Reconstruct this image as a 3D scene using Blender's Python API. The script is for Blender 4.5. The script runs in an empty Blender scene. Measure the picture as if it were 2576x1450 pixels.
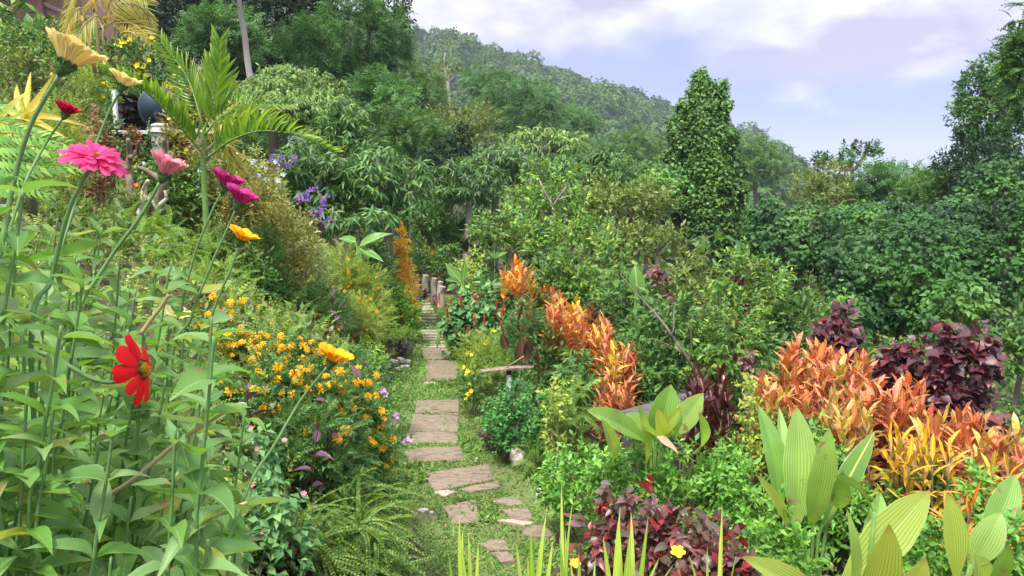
import bpy, math, random
import numpy as np
from mathutils import Vector, Matrix

# ------------------------------------------------------------------ camera, sky, sun, exposure
S = bpy.context.scene
COL = S.collection
PITCH = math.radians(8.3)
FPX, CU, CV = 1874.0, 1288.0, 725.0            # focal length and centre in a 2576 x 1450 frame
CAMZ = 2.75
cam_d = bpy.data.cameras.new('camera')
cam = bpy.data.objects.new('camera', cam_d)
COL.objects.link(cam)
cam.location = (0, 0, CAMZ)
cam.rotation_euler = (math.radians(90) - PITCH, 0, 0)
cam_d.sensor_width = 36
cam_d.lens = 36 * FPX / 2576
cam_d.clip_start = 0.02
cam_d.clip_end = 6000
S.camera = cam

SUN_EL, SUN_AZ = math.radians(62), math.radians(-150)   # azimuth from +Y, clockwise
W = bpy.data.worlds.new('World')
S.world = W
W.use_nodes = True
nt = W.node_tree
nt.nodes.clear()
N = nt.nodes.new
L_ = nt.links.new
out = N('ShaderNodeOutputWorld')
bg = N('ShaderNodeBackground')
bg.inputs['Strength'].default_value = 0.094
sky = N('ShaderNodeTexSky')
sky.sky_type = 'NISHITA'
sky.sun_disc = False
sky.sun_elevation = SUN_EL
sky.sun_rotation = SUN_AZ
tc = N('ShaderNodeTexCoord')
sep = N('ShaderNodeSeparateXYZ')
L_(tc.outputs['Generated'], sep.inputs[0])


def wmath(op, a, b=None, clamp=False):
    m = N('ShaderNodeMath')
    m.operation = op
    m.use_clamp = clamp
    for i, q in enumerate((a, b)):
        if q is None:
            continue
        if isinstance(q, (int, float)):
            m.inputs[i].default_value = q
        else:
            L_(q, m.inputs[i])
    return m.outputs[0]


zc = wmath('MAXIMUM', sep.outputs[2], 0.0)
zz = wmath('ADD', zc, 0.34)
cx = wmath('DIVIDE', sep.outputs[0], zz)
cy = wmath('DIVIDE', sep.outputs[1], zz)
cmb = N('ShaderNodeCombineXYZ')
L_(cx, cmb.inputs[0]); L_(cy, cmb.inputs[1])
n1 = N('ShaderNodeTexNoise')
n1.inputs['Scale'].default_value = 1.7
n1.inputs['Detail'].default_value = 7
n1.inputs['Roughness'].default_value = 0.52
n1.inputs['Distortion'].default_value = 0.25
L_(cmb.outputs[0], n1.inputs['Vector'])
mp = N('ShaderNodeMapping')
mp.inputs['Location'].default_value = (3.1, 1.7, 0.4)
L_(cmb.outputs[0], mp.inputs[0])
n2 = N('ShaderNodeTexNoise')
n2.inputs['Scale'].default_value = 3.0
n2.inputs['Detail'].default_value = 6
n2.inputs['Roughness'].default_value = 0.5
L_(mp.outputs[0], n2.inputs['Vector'])
# cloud cover: thick overhead, thin near the horizon
cov = wmath('MULTIPLY', wmath('SUBTRACT', zc, 0.135), 9.0)
covr = wmath('ADD', wmath('MULTIPLY', wmath('SUBTRACT', n1.outputs[0], 0.5), 4.0), cov)
mask = wmath('ADD', covr, 0.32, clamp=True)
cr = N('ShaderNodeValToRGB')
cr.color_ramp.elements[0].position = 0.44
cr.color_ramp.elements[0].color = (4.3, 4.1, 5.8, 1)
cr.color_ramp.elements[1].position = 0.60
cr.color_ramp.elements[1].color = (8.2, 8.1, 8.3, 1)
L_(n2.outputs[0], cr.inputs[0])
blue = N('ShaderNodeMix'); blue.data_type = 'RGBA'
blue.inputs[0].default_value = 0.82
L_(sky.outputs[0], blue.inputs[6])
blue.inputs[7].default_value = (2.5, 3.2, 6.4, 1)
mx = N('ShaderNodeMix'); mx.data_type = 'RGBA'
L_(mask, mx.inputs[0]); L_(blue.outputs[2], mx.inputs[6]); L_(cr.outputs[0], mx.inputs[7])
# bright overcast: the zenith is brighter than the sky near the horizon
gain = wmath('ADD', wmath('MULTIPLY', wmath('MAXIMUM', wmath('SUBTRACT', zc, 0.22), 0.0), 2.3), 1.0)
gm = N('ShaderNodeVectorMath'); gm.operation = 'SCALE'
L_(mx.outputs[2], gm.inputs[0]); L_(gain, gm.inputs['Scale'])
L_(gm.outputs[0], bg.inputs['Color'])
L_(bg.outputs[0], out.inputs['Surface'])

sun_d = bpy.data.lights.new('sun', 'SUN')
sun_d.energy = 4.1
sun_d.angle = math.radians(14)
sun_d.color = (1.0, 0.94, 0.80)
sun = bpy.data.objects.new('sun', sun_d)
COL.objects.link(sun)
sd = Vector((math.sin(SUN_AZ) * math.cos(SUN_EL), math.cos(SUN_AZ) * math.cos(SUN_EL), math.sin(SUN_EL)))
sun.rotation_euler = sd.to_track_quat('Z', 'Y').to_euler()
sun.location = (0, 0, 40)

S.view_settings.view_transform = 'Standard'
S.view_settings.look = 'None'
S.view_settings.gamma = 1
S.view_settings.exposure = 0.66
S.cycles.use_denoising = True
S.cycles.max_bounces = 6
S.cycles.diffuse_bounces = 3
S.cycles.glossy_bounces = 2
S.cycles.transmission_bounces = 3
S.cycles.volume_bounces = 0
S.cycles.transparent_max_bounces = 4

# ------------------------------------------------------------------ small maths
rng = np.random.default_rng(11)
random.seed(11)
SP, CP = math.sin(PITCH), math.cos(PITCH)


def at(u, v, Y):
    """a point at distance Y in front of the camera, seen at u, v in the 2576 x 1450 frame"""
    a, b = (u - CU) / FPX, -(v - CV) / FPX
    dy, dz = CP + b * SP, -SP + b * CP
    t = Y / dy
    return np.array([a * t, Y, CAMZ + dz * t])


def scale_at(v, Y):
    b = -(v - CV) / FPX
    return Y / (CP + b * SP) / FPX


def on_plane(u, v, z=0.0):
    a, b = (u - CU) / FPX, -(v - CV) / FPX
    dy, dz = CP + b * SP, -SP + b * CP
    t = (z - CAMZ) / dz
    return np.array([a * t, dy * t, z])


def sst(a, b, x):
    t = np.clip((np.asarray(x, float) - a) / (b - a), 0, 1)
    return t * t * (3 - 2 * t)


PY = [0, 5.2, 5.8, 6.45, 7.7, 10.6, 13.5, 16.5, 40]
PX = [.15, -.1, -.28, -.44, -.76, -1.05, -1.42, -1.85, -3.5]


def hgt(x, y):
    x = np.asarray(x, float); y = np.asarray(y, float)
    xp = np.interp(y, PY, PX)
    s = xp - x
    near = 1.25 * sst(.55, 1.15, s) + .5 * np.maximum(s - .9, 0)
    far = .74 * np.maximum(s - .85, 0) - .24 * np.maximum(s - 4.2, 0)
    t = sst(5.6, 8.0, y)
    left = near * (1 - t) + far * t
    left = np.where(s > 0, left, 0)
    left = np.minimum(left, 9 + .05 * np.abs(x)) * (1 - .6 * sst(24, 60, y) * sst(40, 5, s))
    r = -s
    right = -.10 * np.maximum(r - 2.2, 0) - .05 * np.maximum(y - 14, 0) * sst(1, 6, r)
    right = np.maximum(right, -4.5)
    front = 1.12 * sst(3.7, 2.5, y) * sst(1.4, .3, s)
    base = left + np.where(r > 0, right, 0)
    base = np.maximum(base, front)
    far2 = -6 * sst(30, 90, y)
    return base + far2 + .03 * np.sin(x * 2.3) * np.sin(y * 1.9) * sst(.8, 1.6, np.abs(s))


def nrmz(a):
    return a / np.maximum(np.linalg.norm(a, axis=-1, keepdims=True), 1e-9)


# ------------------------------------------------------------------ leaf and petal outlines
SHAPES = {
    'ovate':   ([0, .10, .3, .55, .8, 1], [.08, .62, 1, .88, .45, 0]),
    'lance':   ([0, .15, .4, .6, .85, 1], [.10, .66, 1, .86, .36, 0]),
    'round':   ([0, .12, .4, .7, .9, 1], [.15, .75, 1, .95, .6, .1]),
    'heart':   ([0, .05, .25, .5, .8, 1], [.3, .85, 1, .82, .32, 0]),
    'obovate': ([0, .25, .6, .8, .94, 1], [.1, .45, .95, 1, .72, .2]),
    'strap':   ([0, .2, .5, .8, .93, 1], [.5, .85, 1, .8, .45, 0]),
    'blade':   ([0, .1, .4, .7, .9, 1], [.8, .95, 1, .7, .35, 0]),
    'petal':   ([0, .2, .5, .8, .93, 1], [.25, .5, .85, 1, .9, .5]),
    'wide':    ([0, .1, .3, .55, .8, 1], [.2, .7, 1, .95, .55, 0]),
}


def leaf_t(n, shape, fold=.18, droop=.2, curl=0.0, wav=0.0, seed=0):
    """unit leaf: along y from 0 to 1, x from -.5 to .5, z up; n rows"""
    xs, ws = SHAPES[shape]
    r = random.Random(seed)
    if n == 1:
        V = [(0, 0, 0, 0), (-.5, .45, -droop * .2, fold * .5), (.5, .45, -droop * .2, fold * .5), (0, 1, -droop, 0)]
        T = [(0, 2, 1), (1, 2, 3)]
        U = [(.5, 0), (0, .45), (1, .45), (.5, 1)]
        return np.array(V, float), np.array(T), np.array(U, float)
    V, T, U = [(0, 0, 0, 0)], [], [(.5, 0)]
    tip = shape == 'petal' or shape == 'obovate'
    rows = n if tip else n - 1
    for i in range(1, rows + 1):
        t = i / n if not tip else i / rows
        if not tip and n == 2:
            t = .42
        if tip and i == rows:
            t = 1.0
        w = float(np.interp(min(t, .985), xs, ws)) * .5
        z0 = -droop * t * t + curl * math.sin(t * 3.1)
        jz = wav * math.sin(t * 9 + seed)
        jz2 = wav * math.cos(t * 8 + seed * 2)
        V += [(-w, t * (1 - .1 * droop), z0, fold * w * 2 + jz * 3), (0, t * (1 - .1 * droop), z0, 0), (w, t * (1 - .1 * droop), z0, fold * w * 2 + jz2 * 3)]
        U += [(.5 - w, t), (.5, t), (.5 + w, t)]
        b = 1 + 3 * (i - 1)
        if i == 1:
            T += [(0, b + 1, b), (0, b + 2, b + 1)]
        else:
            a = b - 3
            T += [(a, a + 1, b + 1), (a, b + 1, b), (a + 1, a + 2, b + 2), (a + 1, b + 2, b + 1)]
    if not tip:
        V.append((0, 1 - .1 * droop, -droop, 0)); U.append((.5, 1))
        b = 1 + 3 * (rows - 1); e = len(V) - 1
        T += [(b, b + 1, e), (b + 1, b + 2, e)]
    return np.array(V, float), np.array(T), np.array(U, float)


def pinnate_t(pairs, lw=.16, ll=.34, droop=.3, arch=.1, taper=.7, sweep=.5, terminal=True, nseg=1):
    """compound leaf: a rachis with paired leaflets, total length 1"""
    V, T, U = [], [], []
    def zc(t): return arch * math.sin(t * 2.4) - droop * t * t
    for i in range(pairs):
        t = .12 + .86 * i / (pairs - 1)
        l = ll * (1 - taper * max(0, t - .35) ** 1.4) * (1 if i else .75)
        for s in (-1, 1):
            d = np.array([s * math.cos(sweep), math.sin(sweep), -.25]); d /= np.linalg.norm(d)
            p = np.array([0, t, zc(t)]); q = p + d * l
            w = np.array([-d[1] * s, abs(d[0]), 0]) * lw * .5 * l / ll
            m = p + d * l * .45
            b = len(V)
            V += [tuple(p), tuple(m + w * 1.0 + np.array([0, 0, .02])), tuple(m - w + np.array([0, 0, .02])), tuple(q)]
            T += [(b, b + 2, b + 1), (b + 1, b + 2, b + 3)] if s > 0 else [(b, b + 1, b + 2), (b + 1, b + 3, b + 2)]
            U += [(.5, .1), (.2, .5), (.8, .5), (.5, 1)]
    # rachis
    b = len(V); R = .008
    K = 5
    for i in range(K):
        t = i / (K - 1) * .98
        V += [(-R, t, zc(t)), (R, t, zc(t))]
        U += [(.5, .5), (.5, .5)]
        if i:
            a = b + 2 * (i - 1)
            T += [(a, a + 1, a + 3), (a, a + 3, a + 2)]
    return np.array(V, float), np.array(T), np.array(U, float)


def frame(y, n):
    y = nrmz(y)
    x = nrmz(np.cross(y, n))
    z = np.cross(x, y)
    return x, y, z


class MB:
    def __init__(s):
        s.v, s.t, s.u, s.m, s.n = [], [], [], [], 0

    def add(s, v, t, u=None, m=0):
        v = np.asarray(v, float).reshape(-1, 3); t = np.asarray(t).reshape(-1, 3)
        s.v.append(v); s.t.append(t + s.n)
        s.u.append(np.zeros((len(v), 2)) + .5 if u is None else np.asarray(u, float))
        s.m.append(np.full(len(t), m, np.int32))
        s.n += len(v)

    def leaves(s, tmpls, P, Y, Nn, L, Wd, m=0):
        if len(P) == 0:
            return
        pick = rng.integers(0, len(tmpls), len(P))
        x, y, z = frame(Y, Nn)
        for k, (tv, tt, tu) in enumerate(tmpls):
            q = np.nonzero(pick == k)[0]
            if not len(q):
                continue
            z4 = tv[None, :, 3, None] * (z[q] * Wd[q, None])[:, None] if tv.shape[1] > 3 else 0
            vv = (z4 + P[q][:, None] + tv[None, :, 0, None] * (x[q] * Wd[q, None])[:, None]
                  + tv[None, :, 1, None] * (y[q] * L[q, None])[:, None]
                  + tv[None, :, 2, None] * (z[q] * L[q, None])[:, None])
            ti = tt[None] + (np.arange(len(q)) * len(tv))[:, None, None]
            s.add(vv.reshape(-1, 3), ti.reshape(-1, 3), np.tile(tu, (len(q), 1)), m)

    def tube(s, pts, rad, sides=6, m=0, cap=True):
        pts = np.asarray(pts, float); n = len(pts)
        rad = np.full(n, rad, float) if np.isscalar(rad) else np.asarray(rad, float)
        d = np.gradient(pts, axis=0); d = nrmz(d)
        ref = np.array([0.3, .2, 1.0]) if abs(d[0][2]) < .8 else np.array([1.0, .2, 0])
        x = nrmz(np.cross(d, ref)); y = np.cross(d, x)
        a = np.linspace(0, 2 * math.pi, sides, endpoint=False)
        v = pts[:, None] + rad[:, None, None] * (x[:, None] * np.cos(a)[None, :, None] + y[:, None] * np.sin(a)[None, :, None])
        t = []
        for i in range(n - 1):
            for j in range(sides):
                k = (j + 1) % sides
                A, B, C, D = i * sides + j, i * sides + k, (i + 1) * sides + k, (i + 1) * sides + j
                t += [(A, B, C), (A, C, D)]
        if cap:
            o = (n - 1) * sides
            t += [(o, o + j, o + j + 1) for j in range(1, sides - 1)]
            t += [(0, j + 1, j) for j in range(1, sides - 1)]
        s.add(v.reshape(-1, 3), t, None, m)

    def box(s, c, d, rot=None, m=0, jit=0):
        c = np.asarray(c, float); h = np.asarray(d, float) / 2
        v = np.array([[i, j, k] for i in (-1, 1) for j in (-1, 1) for k in (-1, 1)], float) * h
        if jit:
            v += rng.normal(0, jit, v.shape)
        if rot is not None:
            v = v @ np.array(rot).T
        t = [(0, 1, 3), (0, 3, 2), (4, 6, 7), (4, 7, 5), (0, 4, 5), (0, 5, 1), (2, 3, 7), (2, 7, 6), (0, 2, 6), (0, 6, 4), (1, 5, 7), (1, 7, 3)]
        s.add(v + c, t, v[:, :2] * 0 + .5, m)

    def mesh(s, name, mats, smooth=True):
        me = bpy.data.meshes.new(name)
        v = np.concatenate(s.v); t = np.concatenate(s.t); u = np.concatenate(s.u); mi = np.concatenate(s.m)
        me.vertices.add(len(v)); me.vertices.foreach_set('co', v.astype(np.float32).ravel())
        me.loops.add(len(t) * 3); me.loops.foreach_set('vertex_index', t.astype(np.int32).ravel())
        me.polygons.add(len(t)); me.polygons.foreach_set('loop_start', np.arange(0, len(t) * 3, 3, dtype=np.int32))
        me.polygons.foreach_set('material_index', mi)
        me.polygons.foreach_set('use_smooth', np.full(len(t), bool(smooth)))
        uv = me.uv_layers.new(name='UVMap')
        uv.data.foreach_set('uv', u[t.ravel()].astype(np.float32).ravel())
        for m in (mats if isinstance(mats, (list, tuple)) else [mats]):
            me.materials.append(m)
        me.update(calc_edges=True)
        return me

    def build(s, name, mats, parent=None, smooth=True, origin=None, kind=None, label=None):
        if origin is None and parent is not None:
            origin = ORG.get(parent.name)
        if origin is not None:
            s.v = [q - np.asarray(origin)[None] for q in s.v]
        o = bpy.data.objects.new(name, s.mesh(name, mats, smooth))
        COL.objects.link(o)
        if parent is not None:
            o.parent = parent
            ORG[o.name] = origin
        elif origin is not None:
            o.location = origin
        if kind:
            o['kind'] = kind
        if label:
            o['label'] = label
        return o


ORG = {}


def thing(name, label, cat, loc, group=None):
    o = bpy.data.objects.new(name, None)
    COL.objects.link(o)
    o.empty_display_size = .1
    o.location = [float(q) for q in loc]
    o['label'] = label; o['category'] = cat
    if group:
        o['group'] = group
    ORG[o.name] = np.array(loc, float)
    return o


def tag(o, label, cat, group=None):
    o['label'] = label; o['category'] = cat
    if group:
        o['group'] = group
    return o


def put(name, me, parent, P, Yd, Nd, L, Wd, Z=None):
    """one leaf / petal object sharing mesh data; oriented by its length and its normal"""
    x, y, z = frame(np.asarray(Yd, float), np.asarray(Nd, float))
    o = bpy.data.objects.new(name, me)
    COL.objects.link(o)
    o.parent = parent
    p = np.asarray(P, float) - ORG[parent.name]
    Zs = L if Z is None else Z
    M = Matrix(((x[0] * Wd, y[0] * L, z[0] * Zs, p[0]), (x[1] * Wd, y[1] * L, z[1] * Zs, p[1]), (x[2] * Wd, y[2] * L, z[2] * Zs, p[2]), (0, 0, 0, 1)))
    o.matrix_basis = M
    return o


# ------------------------------------------------------------------ materials
def nodes(name):
    m = bpy.data.materials.new(name)
    m.use_nodes = True
    t = m.node_tree
    t.nodes.clear()
    return m, t


def ramp(t, cols, interp='LINEAR'):
    r = t.nodes.new('ShaderNodeValToRGB')
    e = r.color_ramp.elements
    n = len(cols)
    for i, c in enumerate(cols):
        el = e[i] if i < 2 else e.new(0.5)
        el.position = i / max(1, n - 1)
        el.color = (*c, 1)
    for i in range(n):
        e[i].position = i / max(1, n - 1)
        e[i].color = (*cols[i], 1)
    r.color_ramp.interpolation = interp
    return r


def leafmat(name, cols, rough=.45, trans=.24, vein=None, vw=.05, patch=.35, pscale=1.5, tip=None, tipr=(.6, 1.0),
            stripes=0, spec=.28, tint=(1.15, 1, .5), green=True, lateral=0, spots=0, byloc=0, mott=None, mscale=60, side=None, tgain=1.5):
    if green:
        cols = [(c[0] * 1.1, c[1] * 1.06, c[2] * .95) if c[1] > c[0] * 1.0 and c[1] > c[2] else c for c in cols]
    m, t = nodes(name)
    n, l = t.nodes.new, t.links.new

    def mth(op, a, b=None, clamp=False):
        q = n('ShaderNodeMath'); q.operation = op; q.use_clamp = clamp
        for i, v in enumerate((a, b)):
            if v is None: continue
            if isinstance(v, (int, float)): q.inputs[i].default_value = v
            else: l(v, q.inputs[i])
        return q.outputs[0]

    def mixc(f, a, b, bt='MIX'):
        q = n('ShaderNodeMix'); q.data_type = 'RGBA'; q.blend_type = bt
        if isinstance(f, (int, float)): q.inputs[0].default_value = f
        else: l(f, q.inputs[0])
        for i, v in ((6, a), (7, b)):
            if isinstance(v, tuple): q.inputs[i].default_value = (*v, 1)
            else: l(v, q.inputs[i])
        return q.outputs[2]

    geo = n('ShaderNodeNewGeometry'); oi = n('ShaderNodeObjectInfo'); tcn = n('ShaderNodeTexCoord')
    f = mth('FRACT', mth('ADD', geo.outputs['Random Per Island'], oi.outputs['Random']))
    if byloc:
        no = n('ShaderNodeTexNoise'); no.inputs['Scale'].default_value = byloc; no.inputs['Detail'].default_value = 1
        l(geo.outputs['Position'], no.inputs['Vector'])
        f = mth('ADD', mth('MULTIPLY', mth('SUBTRACT', no.outputs[0], .34), 2.6), mth('MULTIPLY', mth('SUBTRACT', f, .5), .25), True)
    r = ramp(t, cols); l(f, r.inputs[0])
    c = r.outputs[0]
    if patch:
        no = n('ShaderNodeTexNoise'); no.inputs['Scale'].default_value = pscale; no.inputs['Detail'].default_value = 2
        l(geo.outputs['Position'], no.inputs['Vector'])
        g = mth('ADD', mth('MULTIPLY', mth('SUBTRACT', no.outputs[0], .5), patch * 3), 1.0)
        vm = n('ShaderNodeVectorMath'); vm.operation = 'SCALE'; l(c, vm.inputs[0]); l(g, vm.inputs['Scale']); c = vm.outputs[0]
    sp_ = n('ShaderNodeSeparateXYZ'); l(tcn.outputs['UV'], sp_.inputs[0])
    if mott:
        no = n('ShaderNodeTexNoise'); no.inputs['Scale'].default_value = mscale; no.inputs['Detail'].default_value = 2
        l(geo.outputs['Position'], no.inputs['Vector'])
        c = mixc(mth('MULTIPLY', mth('SUBTRACT', no.outputs[0], .5), 6, True), c, mott)
    if tip:
        a = mth('DIVIDE', mth('SUBTRACT', sp_.outputs[1], tipr[0]), tipr[1] - tipr[0], True)
        c = mixc(a, c, tip)
    if side:
        a = mth('ABSOLUTE', mth('SUBTRACT', sp_.outputs[0], .5))
        c = mixc(mth('MULTIPLY', mth('SUBTRACT', a, .2), 5, True), c, side)
    if stripes:
        a = mth('SINE', mth('MULTIPLY', sp_.outputs[0], stripes * 6.283))
        g = mth('ADD', mth('MULTIPLY', a, .2 if stripes > 6 else .07), 1.0)
        vm = n('ShaderNodeVectorMath'); vm.operation = 'SCALE'; l(c, vm.inputs[0]); l(g, vm.inputs['Scale']); c = vm.outputs[0]
    if lateral:
        a = mth('ABSOLUTE', mth('SUBTRACT', sp_.outputs[0], .5))
        q = mth('SINE', mth('MULTIPLY', mth('SUBTRACT', sp_.outputs[1], mth('MULTIPLY', a, .7)), lateral * 6.283))
        g = mth('ADD', mth('MULTIPLY', mth('POWER', mth('ABSOLUTE', q), 6.0), .22), .95)
        vm = n('ShaderNodeVectorMath'); vm.operation = 'SCALE'; l(c, vm.inputs[0]); l(g, vm.inputs['Scale']); c = vm.outputs[0]
    if spots:
        no = n('ShaderNodeTexNoise'); no.inputs['Scale'].default_value = spots; no.inputs['Detail'].default_value = 3
        l(geo.outputs['Position'], no.inputs['Vector'])
        c = mixc(mth('MULTIPLY', mth('SUBTRACT', no.outputs[0], .64), 14, True), c, (.25, .17, .08))
    if vein:
        a = mth('ABSOLUTE', mth('SUBTRACT', sp_.outputs[0], .5))
        c = mixc(mth('MULTIPLY', mth('LESS_THAN', a, vw), .75), c, vein)
    p = n('ShaderNodeBsdfPrincipled'); l(c, p.inputs['Base Color'])
    p.inputs['Roughness'].default_value = rough
    p.inputs['Specular IOR Level'].default_value = spec
    o = n('ShaderNodeOutputMaterial')
    if trans:
        tr = n('ShaderNodeBsdfTranslucent')
        vm = n('ShaderNodeVectorMath'); vm.operation = 'MULTIPLY'; l(c, vm.inputs[0]); vm.inputs[1].default_value = (tgain * tint[0], tgain * tint[1], tgain * tint[2])
        l(vm.outputs[0], tr.inputs[0])
        ms = n('ShaderNodeMixShader'); ms.inputs[0].default_value = trans
        l(p.outputs[0], ms.inputs[1]); l(tr.outputs[0], ms.inputs[2]); l(ms.outputs[0], o.inputs[0])
    else:
        l(p.outputs[0], o.inputs[0])
    return m


def solidmat(name, cols, scale=8, rough=.8, bump=.3, stretch=(1, 1, 1), detail=6, spec=.3, bdist=.01):
    m, t = nodes(name)
    n, l = t.nodes.new, t.links.new
    geo = n('ShaderNodeTexCoord'); mpn = n('ShaderNodeMapping'); mpn.inputs['Scale'].default_value = stretch
    oi = n('ShaderNodeObjectInfo')
    ad = n('ShaderNodeVectorMath'); ad.operation = 'ADD'
    l(geo.outputs['Object'], ad.inputs[0]); l(oi.outputs['Random'], ad.inputs[1])
    l(ad.outputs[0], mpn.inputs[0])
    no = n('ShaderNodeTexNoise'); no.inputs['Scale'].default_value = scale; no.inputs['Detail'].default_value = detail
    no.inputs['Roughness'].default_value = .65
    l(mpn.outputs[0], no.inputs['Vector'])
    r = ramp(t, cols)
    k = len(cols)
    for i, e in enumerate(r.color_ramp.elements):
        e.position = .28 + .44 * i / max(1, k - 1)
    l(no.outputs[0], r.inputs[0])
    p = n('ShaderNodeBsdfPrincipled'); l(r.outputs[0], p.inputs['Base Color'])
    p.inputs['Roughness'].default_value = rough; p.inputs['Specular IOR Level'].default_value = spec
    if bump:
        b = n('ShaderNodeBump'); b.inputs['Strength'].default_value = bump; b.inputs['Distance'].default_value = bdist
        l(no.outputs[0], b.inputs['Height']); l(b.outputs[0], p.inputs['Normal'])
    o = n('ShaderNodeOutputMaterial'); l(p.outputs[0], o.inputs[0])
    return m


G = lambda *a: list(a)
M = {}
M['mango'] = leafmat('mango_leaf', G((.03, .10, .03), (.065, .17, .045), (.14, .27, .07)), rough=.38, spec=.35, patch=.5, pscale=.9)
M['litchi'] = leafmat('drooping_light_leaf', G((.09, .19, .06), (.16, .29, .09), (.24, .37, .12)), patch=.5, pscale=.8)
M['dark'] = leafmat('shade_darkened_evergreen_leaf', G((.008, .025, .014), (.015, .045, .022), (.035, .08, .035)), rough=.5, patch=.6, pscale=.5)  # deep green lowered further: shade under the canopy is put into the colour
M['feather'] = leafmat('feathery_leaf', G((.03, .11, .035), (.065, .18, .055), (.13, .27, .08)), rough=.55, patch=.5, pscale=.5)
M['mid'] = leafmat('mid_green_leaf', G((.035, .11, .03), (.07, .18, .045), (.14, .27, .07)), patch=.5, pscale=1.2)
M['bright'] = leafmat('bright_green_leaf', G((.07, .22, .04), (.13, .34, .06), (.25, .46, .09)), patch=.35, pscale=2.5)
M['olive'] = leafmat('olive_leaf', G((.06, .12, .03), (.11, .19, .05), (.2, .29, .075), (.16, .17, .06)), patch=.4, pscale=2)
M['guava'] = leafmat('yellow_green_leaf', G((.045, .13, .03), (.085, .21, .045), (.15, .31, .065), (.3, .4, .08)), patch=.45, pscale=1.6)
M['vine'] = leafmat('vine_leaf', G((.026, .09, .025), (.05, .155, .038), (.09, .23, .05), (.17, .33, .075)), rough=.45, patch=.4, pscale=1.2, byloc=.9)
M['tower'] = leafmat('climbing_vine_leaf', G((.026, .085, .024), (.06, .16, .04), (.11, .25, .06), (.17, .3, .06)), rough=.5, patch=.6, pscale=.7)
M['vined'] = leafmat('dark_vine_leaf', G((.013, .055, .018), (.032, .11, .032), (.06, .165, .04), (.11, .25, .06)), rough=.45, patch=.45, pscale=1.0, byloc=.7)
M['hill'] = leafmat('hill_forest_leaf', G((.018, .065, .016), (.03, .095, .024), (.055, .14, .035), (.06, .12, .032), (.035, .09, .026), (.09, .165, .042)), rough=.7, trans=.15, patch=.5, pscale=.03, byloc=.13)
M['chenille'] = leafmat('chenille_leaf', G((.07, .2, .07), (.12, .29, .11), (.22, .4, .17)), rough=.4, patch=.2)
M['box'] = leafmat('small_hedge_leaf', G((.06, .2, .02), (.13, .33, .03), (.24, .46, .05)), patch=.5, pscale=3)
M['box2'] = leafmat('blue_green_small_leaf', G((.03, .13, .04), (.06, .22, .06), (.12, .33, .09)), patch=.5, pscale=3)
M['zleaf'] = leafmat('zinnia_leaf', G((.08, .20, .045), (.13, .29, .07), (.22, .36, .15), (.12, .30, .04), (.17, .34, .07)), rough=.45, spec=.4, trans=.4, vein=(.28, .42, .16), vw=.025, patch=.25, pscale=6, lateral=7, spots=22, green=False)
M['zleafy'] = leafmat('yellowing_zinnia_leaf', G((.3, .38, .06), (.2, .34, .06), (.38, .4, .1)), rough=.5, trans=.4, vein=(.4, .45, .15), vw=.025, patch=.2, lateral=7, spots=30)
M['lime'] = leafmat('lime_leaf', G((.17, .32, .05), (.28, .42, .07), (.42, .48, .12)), patch=.3, pscale=4)
M['var'] = leafmat('variegated_leaf', G((.3, .4, .14), (.45, .52, .25), (.16, .28, .08), (.5, .5, .2)), patch=.3, pscale=3)
M['purple'] = leafmat('purple_leaf', G((.06, .025, .05), (.1, .04, .075), (.2, .11, .17)), rough=.35, patch=.3, spec=.55)
M['darkred'] = leafmat('dark_red_leaf', G((.05, .01, .015), (.1, .015, .02), (.02, .012, .015)), rough=.3, spec=.55, patch=.2)
M['maroon'] = leafmat('maroon_leaf', G((.045, .016, .024), (.075, .028, .036), (.12, .065, .085), (.2, .02, .03), (.055, .03, .034)), rough=.42, spec=.5, vein=(.25, .04, .06), vw=.025, patch=.2, tgain=1.3, lateral=6)  # the violet-grey stop is leaf sheen put into the colour
M['acaly'] = leafmat('bronze_red_leaf', G((.06, .02, .02), (.11, .065, .06), (.17, .13, .12), (.3, .02, .03), (.08, .05, .04), (.06, .07, .045), (.11, .05, .045), (.2, .03, .03)), rough=.36, spec=.5, vein=(.4, .06, .08), vw=.03, patch=.2, lateral=6)
M['crotonr'] = leafmat('red_orange_croton_leaf', G((.42, .05, .045), (.62, .13, .08), (.6, .18, .12), (.66, .27, .11), (.22, .03, .028), (.56, .34, .09), (.66, .17, .15), (.52, .12, .08)), rough=.45, spec=.3, vein=(.7, .42, .12), vw=.05, patch=.2, pscale=2.2, mott=(.42, .27, .06), mscale=70, trans=.2, tgain=1.2)
M['crotonp'] = leafmat('pink_croton_leaf', G((.52, .055, .08), (.6, .16, .1), (.66, .36, .12), (.32, .03, .045), (.62, .12, .09)), rough=.45, spec=.3, vein=(.8, .5, .2), vw=.05, patch=.3, mott=(.7, .46, .1), mscale=70, trans=.25, tgain=1.2)
M['crotony'] = leafmat('yellow_croton_leaf', G((.7, .38, .02), (.78, .5, .04), (.6, .42, .04), (.42, .38, .05), (.6, .2, .03)), rough=.33, spec=.5, vein=(.9, .7, .1), vw=.06, patch=.2, trans=.25, tgain=1.2)
M['crotono'] = leafmat('orange_croton_leaf', G((.75, .22, .02), (.8, .35, .04), (.6, .1, .03), (.8, .45, .05)), rough=.33, spec=.5, vein=(.9, .6, .1), vw=.06, patch=.2, trans=.25, tgain=1.2)
M['crotong'] = leafmat('green_gold_croton_leaf', G((.42, .42, .08), (.55, .45, .1), (.3, .22, .06), (.5, .25, .08)), rough=.33, spec=.5, vein=(.75, .3, .12), vw=.06, patch=.2, mott=(.2, .22, .05), mscale=40)
M['gold'] = leafmat('gold_orange_fine_leaf', G((.8, .6, .08), (.75, .45, .06), (.8, .65, .12), (.65, .26, .05), (.45, .48, .09)), patch=.25)
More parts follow.
